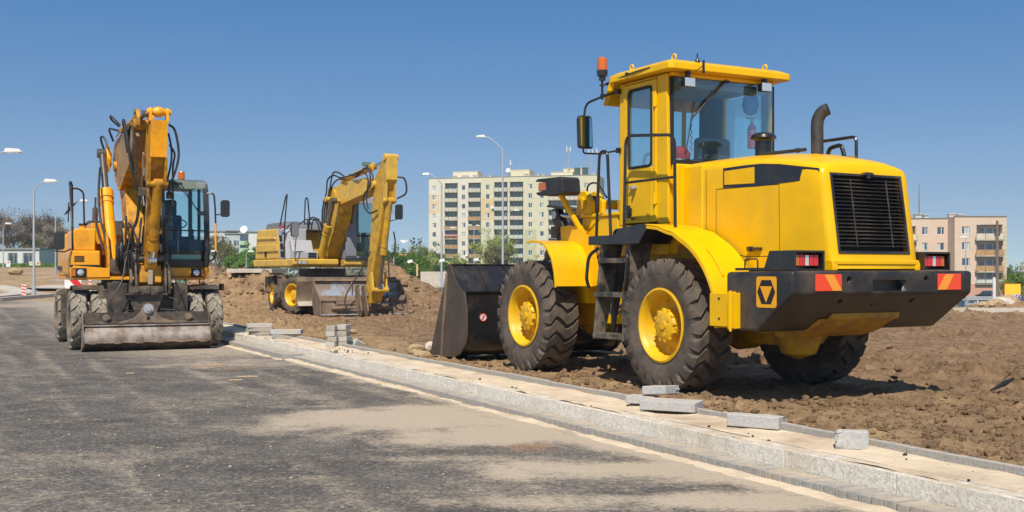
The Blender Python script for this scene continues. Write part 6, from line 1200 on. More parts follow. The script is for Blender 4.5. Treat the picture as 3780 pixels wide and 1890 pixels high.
# foreground blocks on the sand bed
x, y = P(2478, 1520, .18); block('concrete_slab', 'long grey concrete slab by the rear wheel, lying under a broken slab', 'concrete block', .50, .22, .08, (x, y, .20), rad(152), tilt=(rad(-2), 0))
x, y = P(2440, 1462, .27); block('concrete_slab', 'broken slab with one rough edge, tilted on top of a longer slab', 'concrete block', .24, .24, .075, (x, y + .03, .285), rad(142), chip=1, seed=3, tilt=(rad(3), rad(4)))
x, y = P(2375, 1492, .2); block('concrete_slab', 'grey slab end pinned under the tilted broken slab, nearest the front wheel', 'concrete block', .26, .16, .07, (x, y + .08, .20), rad(150))
x, y = P(2790, 1578, .18); block('kerb_stone', 'chipped pale kerb stone lying alone on the sand between slab pile and cube block', 'concrete block', .42, .15, .095, (x, y, .185), rad(146), chip=1, seed=5)
x, y = P(3150, 1655, .18); block('concrete_block', 'squat grey concrete block standing on the sand, nearest the camera', 'concrete block', .21, .11, .125, (x, y + .02, .175), rad(166), chip=3, seed=9)
# stacks beyond
def stackpos(px, py): return P(px, py, .18)
x, y = stackpos(963, 1236)
block('paving_slab', 'bottom dark slab of the stack nearest the orange excavator', 'paving slab', .42, .28, .07, (x + .02, y, .18), rad(-10), 'blockdark')
block('paving_slab', 'middle slab of the three-slab stack nearest the orange excavator', 'paving slab', .50, .30, .07, (x - .01, y, .252), rad(6), 'paver')
block('paving_slab', 'top slab of the three-slab stack nearest the orange excavator', 'paving slab', .46, .30, .075, (x - .03, y, .324), rad(14), 'block')
x, y = stackpos(1058, 1248)
block('paving_slab', 'lower slab of the low two-slab stack, beside the three-slab stack', 'paving slab', .50, .24, .075, (x - .01, y, .18), rad(12), 'paver')
block('paving_slab', 'upper slab of the low two-slab stack, beside the three-slab stack', 'paving slab', .55, .32, .08, (x, y + .02, .257), rad(2), 'block')
x0, y0 = stackpos(1250, 1280)
rows = ['bottom', 'second from bottom', 'third from bottom', 'top']
for k in range(4):
    for j, (dx, dy) in enumerate(((-.085, .0), (.085, .06))):
        block('concrete_block', '%s %s block of the tall square block stack' % (rows[k], ('left', 'right')[j]), 'concrete block', .155, .20, .083, (x0 + dx + rr.uniform(-.01, .01), y0 + dy, .18 + k * .086 + (.015 if j and k == 3 else 0)), rad(-14 + rr.uniform(-5, 5)), 'paver' if (k + j) % 2 else 'block', tilt=(0, 0))
x, y = P(1315, 1272, .2); block('concrete_block', 'small light block corner poking from the soil right of the tall stack', 'concrete block', .18, .12, .12, (x, y, .16), rad(40), tilt=(rad(20), rad(25)))
def rock(name, label, loc, s, m, seed, kind=None):
    bm = bmesh.new(); bmesh.ops.create_icosphere(bm, subdivisions=3, radius=1); R = random.Random(seed); off = R.uniform(0, 50)
    for v in bm.verts:
        n_ = fbm(np.array([v.co.x * 1.6 + off]), np.array([v.co.y * 1.6 + v.co.z * 2.1]), 3)[0]; v.co *= .72 + .55 * n_
        v.co = Vector((v.co.x * s[0], v.co.y * s[1], v.co.z * s[2]))
    me = bpy.data.meshes.new(name); bm.to_mesh(me); bm.free(); me.materials.append(M[m]); o = bpy.data.objects.new(name, me); COL.objects.link(o)
    for p in me.polygons: p.use_smooth = False
    o.location = loc; return tag(o, label, 'rock')
M['stone'] = mat('ochre_stone', (.40, .29, .16), .9, dirt=(.22, .15, .09), damt=.8, dscale=6, bump=.5)
M['stonepale'] = mat('pale_stone', (.55, .50, .43), .85, dirt=(.3, .22, .14), damt=.5, dscale=5, bump=.3)
x, y = P(1537, 1298, .2); rock('boulder', 'rounded ochre stone left of the loader bucket tip', (x, y, .22), (.13, .11, .10), 'stone', 1)
x, y = P(1585, 1290, .2); rock('boulder', 'small white stone touching the loader bucket corner', (x, y, .24), (.08, .07, .08), 'stonepale', 2)
x, y = P(1560, 1312, .2); rock('boulder', 'flat brown stone between ochre stone and bucket corner', (x, y, .2), (.14, .1, .07), 'stone', 3)
x, y = P(1305, 1225, .22); rock('boulder', 'small brown stone on the soil behind the tall block stack', (x, y, .22), (.09, .07, .05), 'stone', 4)
rock('boulder', 'big smooth field boulder on the sandy bank at the far left', (at(56, 96), 96, 1.38 + .05), (.62, .5, .33), 'stone', 6)
x, y = P(3440, 1390, .2); x2, y2 = P(3720, 1440, .2)
q = MB(); q.tube([(x2 - .22, y2 - .12, .21), (x2 - .06, y2 - .05, .27), (x2 + .08, y2 + .05, .31)], [.010, .028, .014], 8); tag(q.build('tree_branch', 'bitumen'), 'short black branch sticking out of the soil at the right', 'branch')
for i, (px, py, L) in enumerate(((915, 1392, .26), (870, 1405, .17), (1440, 1418, .28), (800, 1347, .12), (480, 1380, .10))):
    Yc = pgY(py); q = MB(); q.box(-L / 2, L / 2, -.02, .02, 0, .008); o = q.build('wood_splinter', mat('pale_split_wood', (.62, .42, .24), .8)); o.location = (at(px, Yc), Yc, .006); o.rotation_euler = (0, 0, rad(8 + 5 * i))
    tag(o, ['pale wood splinter on the asphalt, longer of the close pair', 'reddish wood splinter just below the longer pale one', 'long wood splinter lying against the grey gutter pavers', 'tiny wood chip on the road before the orange excavator blade', 'small wood chip at the far left of the road'][i], 'wood splinter')

def rag(q):
    n, m_ = 9, 14; vs = []; fs = []; R = random.Random(2)
    for i in range(n):
        for j in range(m_):
            s_ = i / (n - 1); t_ = j / (m_ - 1); x = -4.35 + .30 * s_ * (1 + .5 * t_) + .22 * t_; y = 38.15 - .75 * t_
            vs.append((x, y + R.uniform(-.02, .02), soil_z(x, y) + .06 + .05 * math.sin(s_ * 9 + t_ * 3) + R.uniform(-.01, .02)))
    for i in range(n - 1):
        for j in range(m_ - 1): fs.append((i * m_ + j, (i + 1) * m_ + j, (i + 1) * m_ + j + 1, i * m_ + j + 1))
    q.add(vs, fs)
# concrete slab on a bank behind the pale excavator
q = MB(); q.box(at(850, 39), at(1015, 39), 38.5, 41, 1.36, 1.50); tag(q.build('foundation_slab', 'pale', bevel=.01), 'long pale concrete slab lying level on the dark earth bank', 'concrete slab')
q = MB(); q.box(at(856, 39), at(1005, 39), 38.9, 41, .2, 1.35); tag(q.build('retaining_block', 'bladedark', bevel=.02), 'dark earth-stained block carrying the long pale slab', 'concrete block')
q = MB(); rag(q); tag(q.build('plastic_sheet', 'white'), 'white plastic rag draped over the soil heap beside the raised arm', 'plastic rag')

# ------------------------------------------------------------------ street lamps
M['lampgrey'] = mat('galvanised_lamp_pole', (.40, .42, .44), .5, metal=.2)
M['lamphead'] = mat('white_lamp_head', (.58, .58, .56), .5)
M['lampyellow'] = mat('yellow_lamp_pole', (.62, .50, .22), .5)
def lamp(px, Y, pyb, pybend, hx_, hy, label, col='lampgrey', r=.075, dbl=None, pole=True, zb=None, hl=.62):
    """pole at picture column px, distance Y; bend height and head position given as picture rows/columns"""
    X = at(px, Y); zb = (zat(pyb, Y) if zb is None else zb); zt = zat(pybend, Y) - zb
    t = thing('street_lamp', label, 'street lamp', (X, Y, zb), 0, 'street lamps around the site')
    q = MB(); q.cyl((0, 0, -.3), (0, 0, zt), r, r * .6, seg=12); q.cyl((0, 0, -.3), (0, 0, .5), r * 1.25, seg=12); q.build('pole', col, t)
    for hX, hY in [(hx_, hy)] + ([dbl] if dbl else []):
        dx = at(hX, Y) - X; dz = zat(hY, Y) - zb - zt; s = 1 if dx > 0 else -1
        a = dx - s * hl * .6
        q = MB(); q.tube([(0, 0, zt - .02), (a * .55, 0, zt + dz * .72), (a * .8, 0, zt + dz * .95), (a, 0, zt + dz)], r * .42, 8, fil=.3); q.build('lamp_arm', col, t)
        q = MB(); q.hexa([(a - s * .05, -.1, zt + dz - .04), (a + s * hl * 1.2, -.12, zt + dz - .02), (a + s * hl * 1.2, .12, zt + dz - .02), (a - s * .05, .1, zt + dz - .04), (a, -.06, zt + dz + .16), (a + s * hl * .95, -.09, zt + dz + .12), (a + s * hl * .95, .09, zt + dz + .12), (a, .06, zt + dz + .16)]); q.build('lamp_head', 'lamphead', t, bevel=.03)
        q = MB(); q.box(*sorted((a + s * .1, a + s * hl * 1.05)), -.09, .09, zt + dz - .07, zt + dz - .035); q.build('lamp_glass', 'lens_clear', t, bevel=.01)
    return t
lamp(125, 64, 1093, 703, 190, 670, 'slim grey street lamp standing by the kerb at left, head turned right', r=.085)
lamp(-60, 48, 1110, 620, 52, 560, 'street lamp whose arm reaches in at the left edge, pole out of view', r=.085)
lamp(12, 130, 984, 840, 33, 826, 'small far street lamp before the white shed')
lamp(205, 105, 1012, 800, 312, 742, 'street lamp behind the rail and disc mirror of the orange excavator')
lamp(330, 120, 1000, 815, 392, 789, 'street lamp head just right of the orange excavator exhaust')
lamp(1856, 90, 1012, 551, 1772, 505, 'tallest street lamp, in front of the apartment block middle, head turned left', r=.11)
lamp(1630, 110, 1056, 677, 1570, 643, 'street lamp left of the black loader bucket, head turned left', r=.12)
lamp(1858, 150, 1015, 796, 1908, 777, 'farther lamp hidden behind the tallest pole, head turned right', r=.08)
lamp(1634, 160, 1015, 858, 1674, 842, 'farther lamp hidden behind the left block pole, head turned right', r=.08)
lamp(1750, 190, 1012, 852, 1733, 832, 'double-headed street lamp before the brown balconies', r=.1, dbl=(1765, 833))
lamp(1809, 170, 1012, 925, 1816, 921, 'small lamp with an orange-lit bowl in the young tree', r=.08)
lamp(1453, 100, 985, 904, 1494, 892, 'street lamp rising behind the heap right of the pale arm', r=.07)
lamp(1540, 75, 1003, 978, 1512, 967, 'short yellow street lamp left of the concrete garages', 'lampyellow', r=.05, hl=.30)
lamp(1660, 75, 1003, 972, 1630, 964, 'short yellow street lamp just left of the loader bucket', 'lampyellow', r=.05, hl=.30)
lamp(1784, 75, 1003, 972, 1756, 961, 'short yellow street lamp behind the loader bucket rim', 'lampyellow', r=.05, hl=.30)
lamp(909, 130, 995, 938, 928, 929, 'thin street lamp by the white-walled building', r=.07)
lamp(779, 130, 1000, 940, 792, 928, 'thin street lamp just right of the orange excavator cab', r=.07)
lamp(3565, 100, 1060, 885, 3553, 877, 'lamp with orange bowl before the pink block', r=.07)

# ------------------------------------------------------------------ buildings
def facade(mb, x0, x1, z0, z1, holes, y=0, depth=.18, mi=0):
    xs = sorted({x0, x1} | {h[0] for h in holes} | {h[1] for h in holes}); zs = sorted({z0, z1} | {h[2] for h in holes} | {h[3] for h in holes})
    for i in range(len(xs) - 1):
        for k in range(len(zs) - 1):
            cx, cz = (xs[i] + xs[i + 1]) / 2, (zs[k] + zs[k + 1]) / 2
            if any(h[0] < cx < h[1] and h[2] < cz < h[3] for h in holes): continue
            mb.add([(xs[i], y, zs[k]), (xs[i + 1], y, zs[k]), (xs[i + 1], y, zs[k + 1]), (xs[i], y, zs[k + 1])], [(0, 1, 2, 3)], mi)
    for a, b, c, d in holes:
        mb.add([(a, y, c), (b, y, c), (b, y, d), (a, y, d), (a, y + depth, c), (b, y + depth, c), (b, y + depth, d), (a, y + depth, d)], [(0, 4, 5, 1), (1, 5, 6, 2), (2, 6, 7, 3), (3, 7, 4, 0)], mi)
M['winglass'] = mat('window_glass', (.05, .075, .10), .08, dirt=(.35, .36, .36), damt=.8, dscale=.31, spec=.8, dlo=.5, dhi=.58, detail=1)
M['winframe'] = mat('white_window_frame', (.75, .75, .74), .5)
M['curtain'] = mat('pale_curtain', (.42, .43, .42), .9)
def win_data(w, h, key, kind=0):
    """a window: white frame with mullion, glass, one casement curtained"""
    q = MB(); t = .09
    q.box(0, w, .0, .06, 0, t); q.box(0, w, .0, .06, h - t, h); q.box(0, t, .0, .06, t, h - t); q.box(w - t, w, .0, .06, t, h - t)
    mx = w * (.42 if kind != 1 else .6)
    if kind != 3: q.box(mx - t * .6, mx + t * .6, .0, .06, t, h - t)
    q.add([(t, .04, t), (w - t, .04, t), (w - t, .04, h - t), (t, .04, h - t)], [(0, 1, 2, 3)], 1)
    if kind in (0, 2):
        a, b = (t, mx - t * .6) if kind == 0 else (mx + t * .6, w - t); q.add([(a, .035, t), (b, .035, t), (b, .035, h - t), (a, .035, h - t)], [(0, 1, 2, 3)], 2)
    if kind == 4: q.add([(t, .035, t), (w - t, .035, t), (w - t, .035, h - t), (t, .035, h - t)], [(0, 1, 2, 3)], 2)
    q.box(-.06, w + .06, -.1, .05, -.06, -.005)
    o = q.build('window', ['winframe', 'winglass', 'curtain'], smooth=0); me = o.data; bpy.data.objects.remove(o); return me
def put(name, me, par, loc): o = bpy.data.objects.new(name, me); COL.objects.link(o); o.parent = par; o.location = loc; return o
def wallmat(name, c, v=.05, d=.25): return mat(name, c, .9, dirt=tuple(k * .72 for k in c), damt=d, dscale=.12, var=v, var_scale=.6, spec=.2)
M['wa'] = wallmat('cream_render', (.68, .62, .50)); M['wb'] = wallmat('pale_olive_render', (.63, .58, .41)); M['wc'] = wallmat('darker_olive_render', (.50, .48, .30)); M['wend'] = wallmat('end_wall_render', (.45, .45, .33))
M['stripe'] = wallmat('orange_stripe_render', (.72, .42, .13)); M['bpale'] = mat('cream_balcony_panel', (.60, .53, .42), .8, dirt=(.4, .33, .25), damt=.5, dscale=.4, var=.1); M['bbrown'] = mat('tan_balcony_panel', (.44, .25, .10), .8, dirt=(.3, .17, .07), damt=.5, dscale=.5, var=.1)
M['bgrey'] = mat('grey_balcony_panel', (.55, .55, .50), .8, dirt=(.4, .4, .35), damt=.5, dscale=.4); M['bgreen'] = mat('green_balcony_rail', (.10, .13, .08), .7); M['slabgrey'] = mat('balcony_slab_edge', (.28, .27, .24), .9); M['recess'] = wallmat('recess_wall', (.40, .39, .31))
def tower_block():
    A = Vector((at(1583, 341), 341, 0)); Bv = Vector((at(2206, 328.5), 328.5, 0)); d = (Bv - A); Wt = d.length; rz = math.atan2(d.y, d.x)
    zb = -2.7; zr = 29.7; fh = 2.8
    t = thing('apartment_block', 'eleven-storey cream and olive apartment block with rows of balconies and roof aerials', 'apartment block', (A.x, A.y, 0), rz)
    k = Wt / 51.5
    wins = [(1.1, 2.3, 0), (10.3, 11.5, 0), (17.9, 19.15, 1), (30.9, 32.15, 1), (34.4, 35.65, 1), (47.6, 48.9, 1)]; narrow = (3.95, 4.35)
    bals = [(5.04, 9.1, 0), (12.4, 16.3, 0), (20.5, 24.65, 1), (25.3, 29.4, 1), (37.0, 41.4, 1), (42.0, 46.2, 1)]
    rowz = [26.75 - fh * i for i in range(11)]           # window centre heights
    wa = MB(); wb = MB()
    holesA = []; holesB = []
    for a, b, g in wins:
        for z in rowz: (holesB if g else holesA).append((a * k, b * k, z - .72, z + .72))
    for z in rowz: holesA.append((narrow[0] * k, narrow[1] * k, z - .6, z + .6))
    for a, b, g in bals: (holesB if g else holesA).append((a * k, b * k, zb + .3, 28.2))
    facade(wa, 0, 16.5 * k, zb, zr, holesA, 0, .2); facade(wb, 16.5 * k, Wt, zb, zr, holesB, -.45, .2)
    wa.add([(0, 0, zb), (0, 12, zb), (0, 12, zr), (0, 0, zr)], [(0, 1, 2, 3)]); wa.add([(0, 0, zr), (16.5 * k, 0, zr), (16.5 * k, 12, zr), (0, 12, zr)], [(0, 1, 2, 3)])
    wb.add([(16.5 * k, -.45, zb), (16.5 * k, .2, zb), (16.5 * k, .2, zr), (16.5 * k, -.45, zr)], [(0, 1, 2, 3)]); wb.add([(16.5 * k, -.45, zr), (Wt, -.45, zr), (Wt, 12, zr), (16.5 * k, 12, zr)], [(0, 1, 2, 3)])
    wa.add([(0, 12, zb), (Wt, 12, zb), (Wt, 12, zr), (0, 12, zr)], [(0, 1, 2, 3)])
    w1 = wa.build('wall', 'wa', t, smooth=0, fix=False); w2 = wb.build('wall', 'wb', t, smooth=0, fix=False); w1['label'] = 'cream left wall'; w2['label'] = 'pale olive right wall'
    q = MB(); q.add([(Wt, -.45, zb), (Wt, 12, zb), (Wt, 12, zr), (Wt, -.45, zr)], [(0, 1, 2, 3)]); q.build('end_wall', 'wend', t, smooth=0)
    q = MB()
    for x0, x1, y in ((0, 16.45 * k, 0), (16.55 * k, Wt, -.45)): q.box(x0 - .1, x1 + .1, y - .12, y + .3, zr, zr + .16)
    q.build('parapet_trim', 'slabgrey', t, smooth=0)
    q = MB()   # coloured fields
    for (x0, x1, zt, n) in ((0.02, 3.3, 24.8, 11), (16.55, 20.3, 23.1, 12), (34.0, 36.8, 8.6, 6)):
        for i in range(n):
            z = zt - i * .52; y = -.012 if x0 < 16 else -.462
            segs = [(x0, x1)]; 
            for a, b, g in wins:
                for zc in rowz:
                    if a > x0 and b < x1 and abs(z - .12 - zc) < .85: segs = [(x0, a - .08), (b + .08, x1)]
            for a, b in segs: q.box(a * k, b * k, y, y + .01, z - .24, z)
        q.build('orange_stripes', 'stripe', t, smooth=0); q = MB()
    q = MB(); holesC = [(30.9 * k, 32.15 * k, z - .72, z + .72) for z in rowz if z < 14.0]; facade(q, 29.7 * k, 33.4 * k, zb, 14.1, [h for h in holesC], -.462, .01); q.build('olive_panel', 'wc', t, smooth=0)
    wd = [win_data(1.2 * k, 1.44, 0, kd) for kd in (0, 1, 2, 3, 4)]; wn_ = win_data(.4 * k, 1.2, 0, 3); R = random.Random(5)
    for a, b, g in wins:
        for z in rowz: put('window', R.choice(wd), t, (a * k, .10 - (.45 if g else 0), z - .72))
    for z in rowz: put('narrow_window', wn_, t, (narrow[0] * k, .12, z - .6))
    # balconies: slab, panels, back wall with door and window; side walls shared
    door = {}
    def bal_mesh(w, m, dv):
        q = MB(); d0 = 1.15
        q.box(0, w, -.55, d0, -.16, 0, 0)
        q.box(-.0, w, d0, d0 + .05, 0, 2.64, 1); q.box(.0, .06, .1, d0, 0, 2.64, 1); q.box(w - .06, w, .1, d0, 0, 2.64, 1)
        n = 3 if w > 4 else 3; pw = (w - .1) / n
        for i in range(n): q.box(.05 + i * pw + .05, .05 + (i + 1) * pw - .05, -.55, -.50, .08, 1.02, 2)
        for i in range(n + 1): x = .05 + i * pw; q.box(x - .03, x + .03, -.56, -.50, 0, 1.12, 3)
        q.box(0, w, -.57, -.50, 1.08, 1.13, 3); q.box(0, .04, -.52, .0, .08, 1.05, 2); q.box(w - .04, w, -.52, .0, .08, 1.05, 2)
        x1 = w * dv; q.box(x1, x1 + .8, d0 - .04, d0 - .005, .05, 2.15, 4); q.box(x1 + .08, x1 + .72, d0 - .06, d0 - .045, .15, 2.05, 5)
        x2 = x1 + 1.05; q.box(x2, min(x2 + 1.5, w - .2), d0 - .04, d0 - .005, .75, 2.15, 4); q.box(x2 + .08, x2 + .70, d0 - .06, d0 - .045, .83, 2.07, 5); q.box(x2 + .78, min(x2 + 1.42, w - .28), d0 - .06, d0 - .045, .83, 2.07, 5)
        if dv > .3: q.box(w * .08, w * .22, -.1, .3, .0, 1.25, 3)
        o = q.build('balcony', ['slabgrey', 'recess', m, 'bgreen', 'winframe', 'winglass'], smooth=0); me = o.data; bpy.data.objects.remove(o); return me
    cache = {}
    for ci, (a, b, g) in enumerate(bals):
        for i, z in enumerate(rowz):
            if z - 1.5 < zb: continue
            m = 'bpale' if i < (3 if ci else 4) and not g else ('bbrown' if not g else ('bpale' if i < 2 or (ci == 3 and i < 4) else 'bgrey'))
            dv = .3 if (ci + i) % 3 else .36; key = (round((b - a) * k, 2), m, dv)
            if key not in cache: cache[key] = bal_mesh(*key)
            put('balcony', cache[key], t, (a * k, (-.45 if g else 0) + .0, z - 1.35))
    q = MB(); q.prism([(.0, 0), (-.9, -.55), (-.85, -.6), (0, -.1)], 5.1 * k, 9.0 * k, 'x'); o = q.build('awning', mat('striped_awning', (.45, .12, .10), .8, dirt=(.7, .6, .55), damt=.7, dscale=3), t); o.location = (0, -.02, 12.75)
    def rbox(n, x0, x1, y0, y1, z1, m): q = MB(); q.box(x0 * k, x1 * k, y0, y1, zr + .0, zr + z1); q.box(x0 * k - .1, x1 * k + .1, y0 - .1, y1 + .1, zr + z1, zr + z1 + .12); return q.build(n, m, t, bevel=.03, smooth=0)
    rbox('lift_house', 6.7, 14.4, 3, 9, 2.1, 'wa'); rbox('lift_house', 24.0, 30.5, 3, 9, 2.3, 'wb'); rbox('lift_house', 37.0, 43.6, 3, 8, 1.3, 'wb'); rbox('lift_house', 40.5, 46.4, 4.5, 9, 2.5, 'wb')
    for (x, y, s) in ((7.5, 1.5, 1.2), (10.3, 1.5, 1.0), (11.3, 1.5, 1.0), (13.8, 1.5, .9), (18.8, 1.5, .9), (29.8, 1.0, 1.2), (33.5, 1.5, .8), (35.0, 1.5, .8), (50.2, 1.5, .9)):
        q = MB(); q.box(x * k - s / 2, x * k + s / 2, y, y + .8, zr, zr + .75); q.box(x * k - s / 2 - .1, x * k + s / 2 + .1, y - .1, y + .9, zr + .75, zr + .87); q.build('chimney', mat('chimney_render', (.50, .42, .34), .9), t, smooth=0)
    def dish(x, y, z, r, par=t): q = MB(); q.lathe([(.001, .0), (r * .6, .05), (r, .18), (r * .97, .2), (r * .58, .08), (.001, .04)], (x, y, z), (-.15, -1, .3), 20); q.cyl((x, y, z - .1), (x, y + .35, z - .5), .04); q.build('satellite_dish', 'white', par)
    dish(24.2 * k, 2.2, zr + 2.2, .72); dish(20.2 * k, -.8, 20.7, .5); dish(12.0 * k, -.3, 6.5, .4)
    def mast(x, h, r, ant, z0=zr):
        q = MB(); q.cyl((x * k, 4, z0), (x * k, 4, z0 + h), r, r * .7, seg=6)
        if ant > 1:
            for i in range(int(h / .6)): a = i * 1.2; q.cyl((x * k - r * 2.2, 4, z0 + .6 * i), (x * k + r * 2.2, 4, z0 + .6 * i + .5), .03, seg=4)
            for s in (-1, 1): q.cyl((x * k + s * r * 2.2, 4, z0), (x * k + s * r * 2.2, 4, z0 + h * .9), .04, seg=5)
        o = q.build('antenna_mast', 'steelgrey', t)
        for i in range(ant):
            s = (-1, 1, 0)[i]; q = MB(); q.cyl((x * k + s * .55, 3.7, z0 + h - 1.0), (x * k + s * .55, 3.7, z0 + h + .6 - .2 * i), .17, seg=8); q.box(*sorted((x * k, x * k + s * .55)), 3.7, 3.76, z0 + h - .5, z0 + h - .42) if s else None; q.build('cell_antenna', 'white', o)
    mast(42.2, 6.2, .16, 2, zr + 2.3); mast(48.8, 7.4, .14, 2); mast(51.2, 7.6, .05, 1); mast(40.5, 5.4, .035, 0); mast(45.6, 5.2, .035, 0); mast(46.2, 5.8, .05, 0); mast(46.8, 5.0, .045, 0); mast(24.3, 3.6, .03, 0); mast(25.0, 3.0, .05, 1, zr + 1.8); mast(10.9, 2.7, .04, 0)
    for (xa, za, xb_, zb_) in ((42.4, 7.5, 45.0, 2.6), (48.7, 4.5, 46.0, .2), (51.2, 5.2, 49.2, .2), (40.6, 4.0, 41.6, 2.4)):
        q = MB(); q.cyl((xa * k, 4, zr + za), (xb_ * k, 4, zr + zb_), .03, seg=4); q.build('guy_wire', 'steelgrey', t)
    for x in (44.8, 47.2): q = MB(); q.box((x - .8) * k, (x + .8) * k, 3, 4, zr + .3, zr + 2.6); q.build('equipment_cabinet', mat('dark_green_cabinet', (.03, .07, .055), .6), t, smooth=0)
tower_block()

def pink_block():
    Y0 = 198; s = F / Y0; X = lambda px: at(px, Y0); Z = lambda py: zat(py, Y0)
    t = thing('apartment_block', 'four-storey pinkish-beige apartment block behind the loader tail, tall thin mast on its roof', 'apartment block', (X(3524), Y0, 0), 0)
    x = lambda px: X(px) - X(3524)
    M['pk'] = wallmat('pink_beige_render', (.64, .48, .37)); M['pk2'] = wallmat('salmon_base', (.56, .31, .22)); zr = Z(799); zb = Z(1094); z1 = Z(1048)
    zr_ = [Z(p) for p in (850, 908.5, 967, 1025)]
    hr = [(x(3550), x(3580), z - .68, z + .68) for z in zr_[:3]]; br = (x(3604), x(3702), z1 + .0, Z(829))
    wr = MB(); facade(wr, 0, x(3716), z1, zr, hr + [br], -.0, .2); wr.add([(0, 0, zb), (0, 3.5, zb), (0, 3.5, zr), (0, 0, zr)], [(0, 1, 2, 3)])
    wr.add([(0, 0, zr), (x(3716), 0, zr), (x(3716), 11, zr), (0, 11, zr)], [(0, 1, 2, 3)]); wr.add([(x(3716), 0, zb), (x(3716), 11, zb), (x(3716), 11, zr), (x(3716), 0, zr)], [(0, 1, 2, 3)])
    hl = [(x(3427), x(3450), z - .68, z + .68) for z in zr_[:3]] + [(x(3484), x(3512), z - .68, z + .68) for z in zr_[:3]]; bl = (x(3318), x(3406), z1, Z(832)); zl = Z(803)
    facade(wr, x(3150), 0, z1, zl, hl + [bl], 3.2, .2); wr.add([(x(3150), 3.2, zl), (0, 3.2, zl), (0, 11, zl), (x(3150), 11, zl)], [(0, 1, 2, 3)])
    wr.build('wall', 'pk', t, smooth=0, fix=False)
    q = MB(); q.box(-.0, x(3716), -.12, 3, zb, z1); q.box(x(3150), 0, 3.05, 6, zb, z1); q.build('basement_wall', 'pk2', t, smooth=0)
    q = MB(); q.box(-.1, x(3716) + .1, -.15, .3, zr, zr + .12); q.box(x(3150), -.1, 3.05, 3.5, zl, zl + .12); q.build('roof_edge', 'slabgrey', t, smooth=0)
    wd = [win_data(1.35, 1.36, 0, kd) for kd in (0, 2, 1)]; ws = [win_data(1.05, 1.36, 0, kd) for kd in (0, 1)]; R = random.Random(9)
    for z in zr_[:3]:
        put('window', R.choice(wd), t, (x(3550), .1, z - .68)); put('window', R.choice(wd), t, (x(3484), 3.3, z - .68)); put('window', R.choice(ws), t, (x(3427), 3.3, z - .68))
    for (a, b, yy) in ((x(3604), x(3702), 0), (x(3318), x(3406), 3.2)):
        for i, p in enumerate((886, 945, 1004, 1047)):
            if i == 3: pass
            z = Z(p); w = b - a; q = MB(); q.box(a, b, yy + 1.3, yy + 1.36, z, z + 2.7, 1); q.box(a - .3, b, yy - .6, yy + 1.3, z - .14, z, 0); q.box(b - .08, b, yy + .1, yy + 1.3, z, z + 2.6, 1); q.box(a, a + .08, yy + .1, yy + 1.3, z, z + 2.6, 1)
            n = 3; pw = (w + .2) / n
            for j in range(n): q.box(a - .25 + j * pw + .07, a - .25 + (j + 1) * pw - .07, yy - .6, yy - .54, .1 + z, z + 1.1 if i < 3 else z + .7, 2)
            for j in range(n + 1): q.box(a - .27 + j * pw, a - .21 + j * pw, yy - .62, yy - .55, z, z + 1.2 if i < 3 else z + .75, 3)
            for xx, ww in ((a + w * .2, 1.5 * .7), (a + w * .48, 2.2)): q.box(xx, xx + ww, yy + 1.24, yy + 1.29, z + (.1 if ww < 1.2 else .8), z + 2.2, 4); q.box(xx + .1, xx + ww * .48, yy + 1.20, yy + 1.23, z + .9, z + 2.1, 5); q.box(xx + ww * .55, xx + ww - .1, yy + 1.20, yy + 1.23, z + .9, z + 2.1, 5)
            q.build('balcony', ['slabgrey', 'pk', 'bpale' if i == 0 else 'bbrown' if i < 3 else 'bgrey', 'redbrown' if False else 'slabgrey', 'winframe', 'winglass'], t, smooth=0)
    q = MB()
    for i in range(9): z = Z(835 + i * 16.5); q.box(x(3706), x(3716) + .01, -.012, -.002, z - .38, z)
    for i in range(3): z = Z(944 + i * 16); q.box(x(3440), -.01, 3.18, 3.19, z - .3, z)
    q.build('green_stripes', wallmat('pale_green_stripe', (.46, .46, .24)), t, smooth=0)
    for px, w_, hgt in ((3420, 22, 12), (3452, 18, 9), (3547, 20, 13), (3582, 20, 11)):
        q = MB(); q.box(x(px - w_ / 2), x(px + w_ / 2), 4, 5, zr - .3, zr + hgt / s); q.box(x(px - w_ / 2) - .15, x(px + w_ / 2) + .15, 3.8, 5.2, zr + hgt / s, zr + hgt / s + .12); q.build('chimney', 'bgrey', t, smooth=0)
    q = MB(); q.cyl((x(3427), 4.5, zr), (x(3427), 4.5, Z(668)), .12, .05, seg=6); q.build('radio_mast', 'rust', t)
    for px in (3362, 3500): q = MB(); q.cyl((x(3427), 4.5, Z(690)), (x(px), 4.5, zr), .018, seg=4); q.build('guy_wire', 'steelgrey', t)
pink_block()

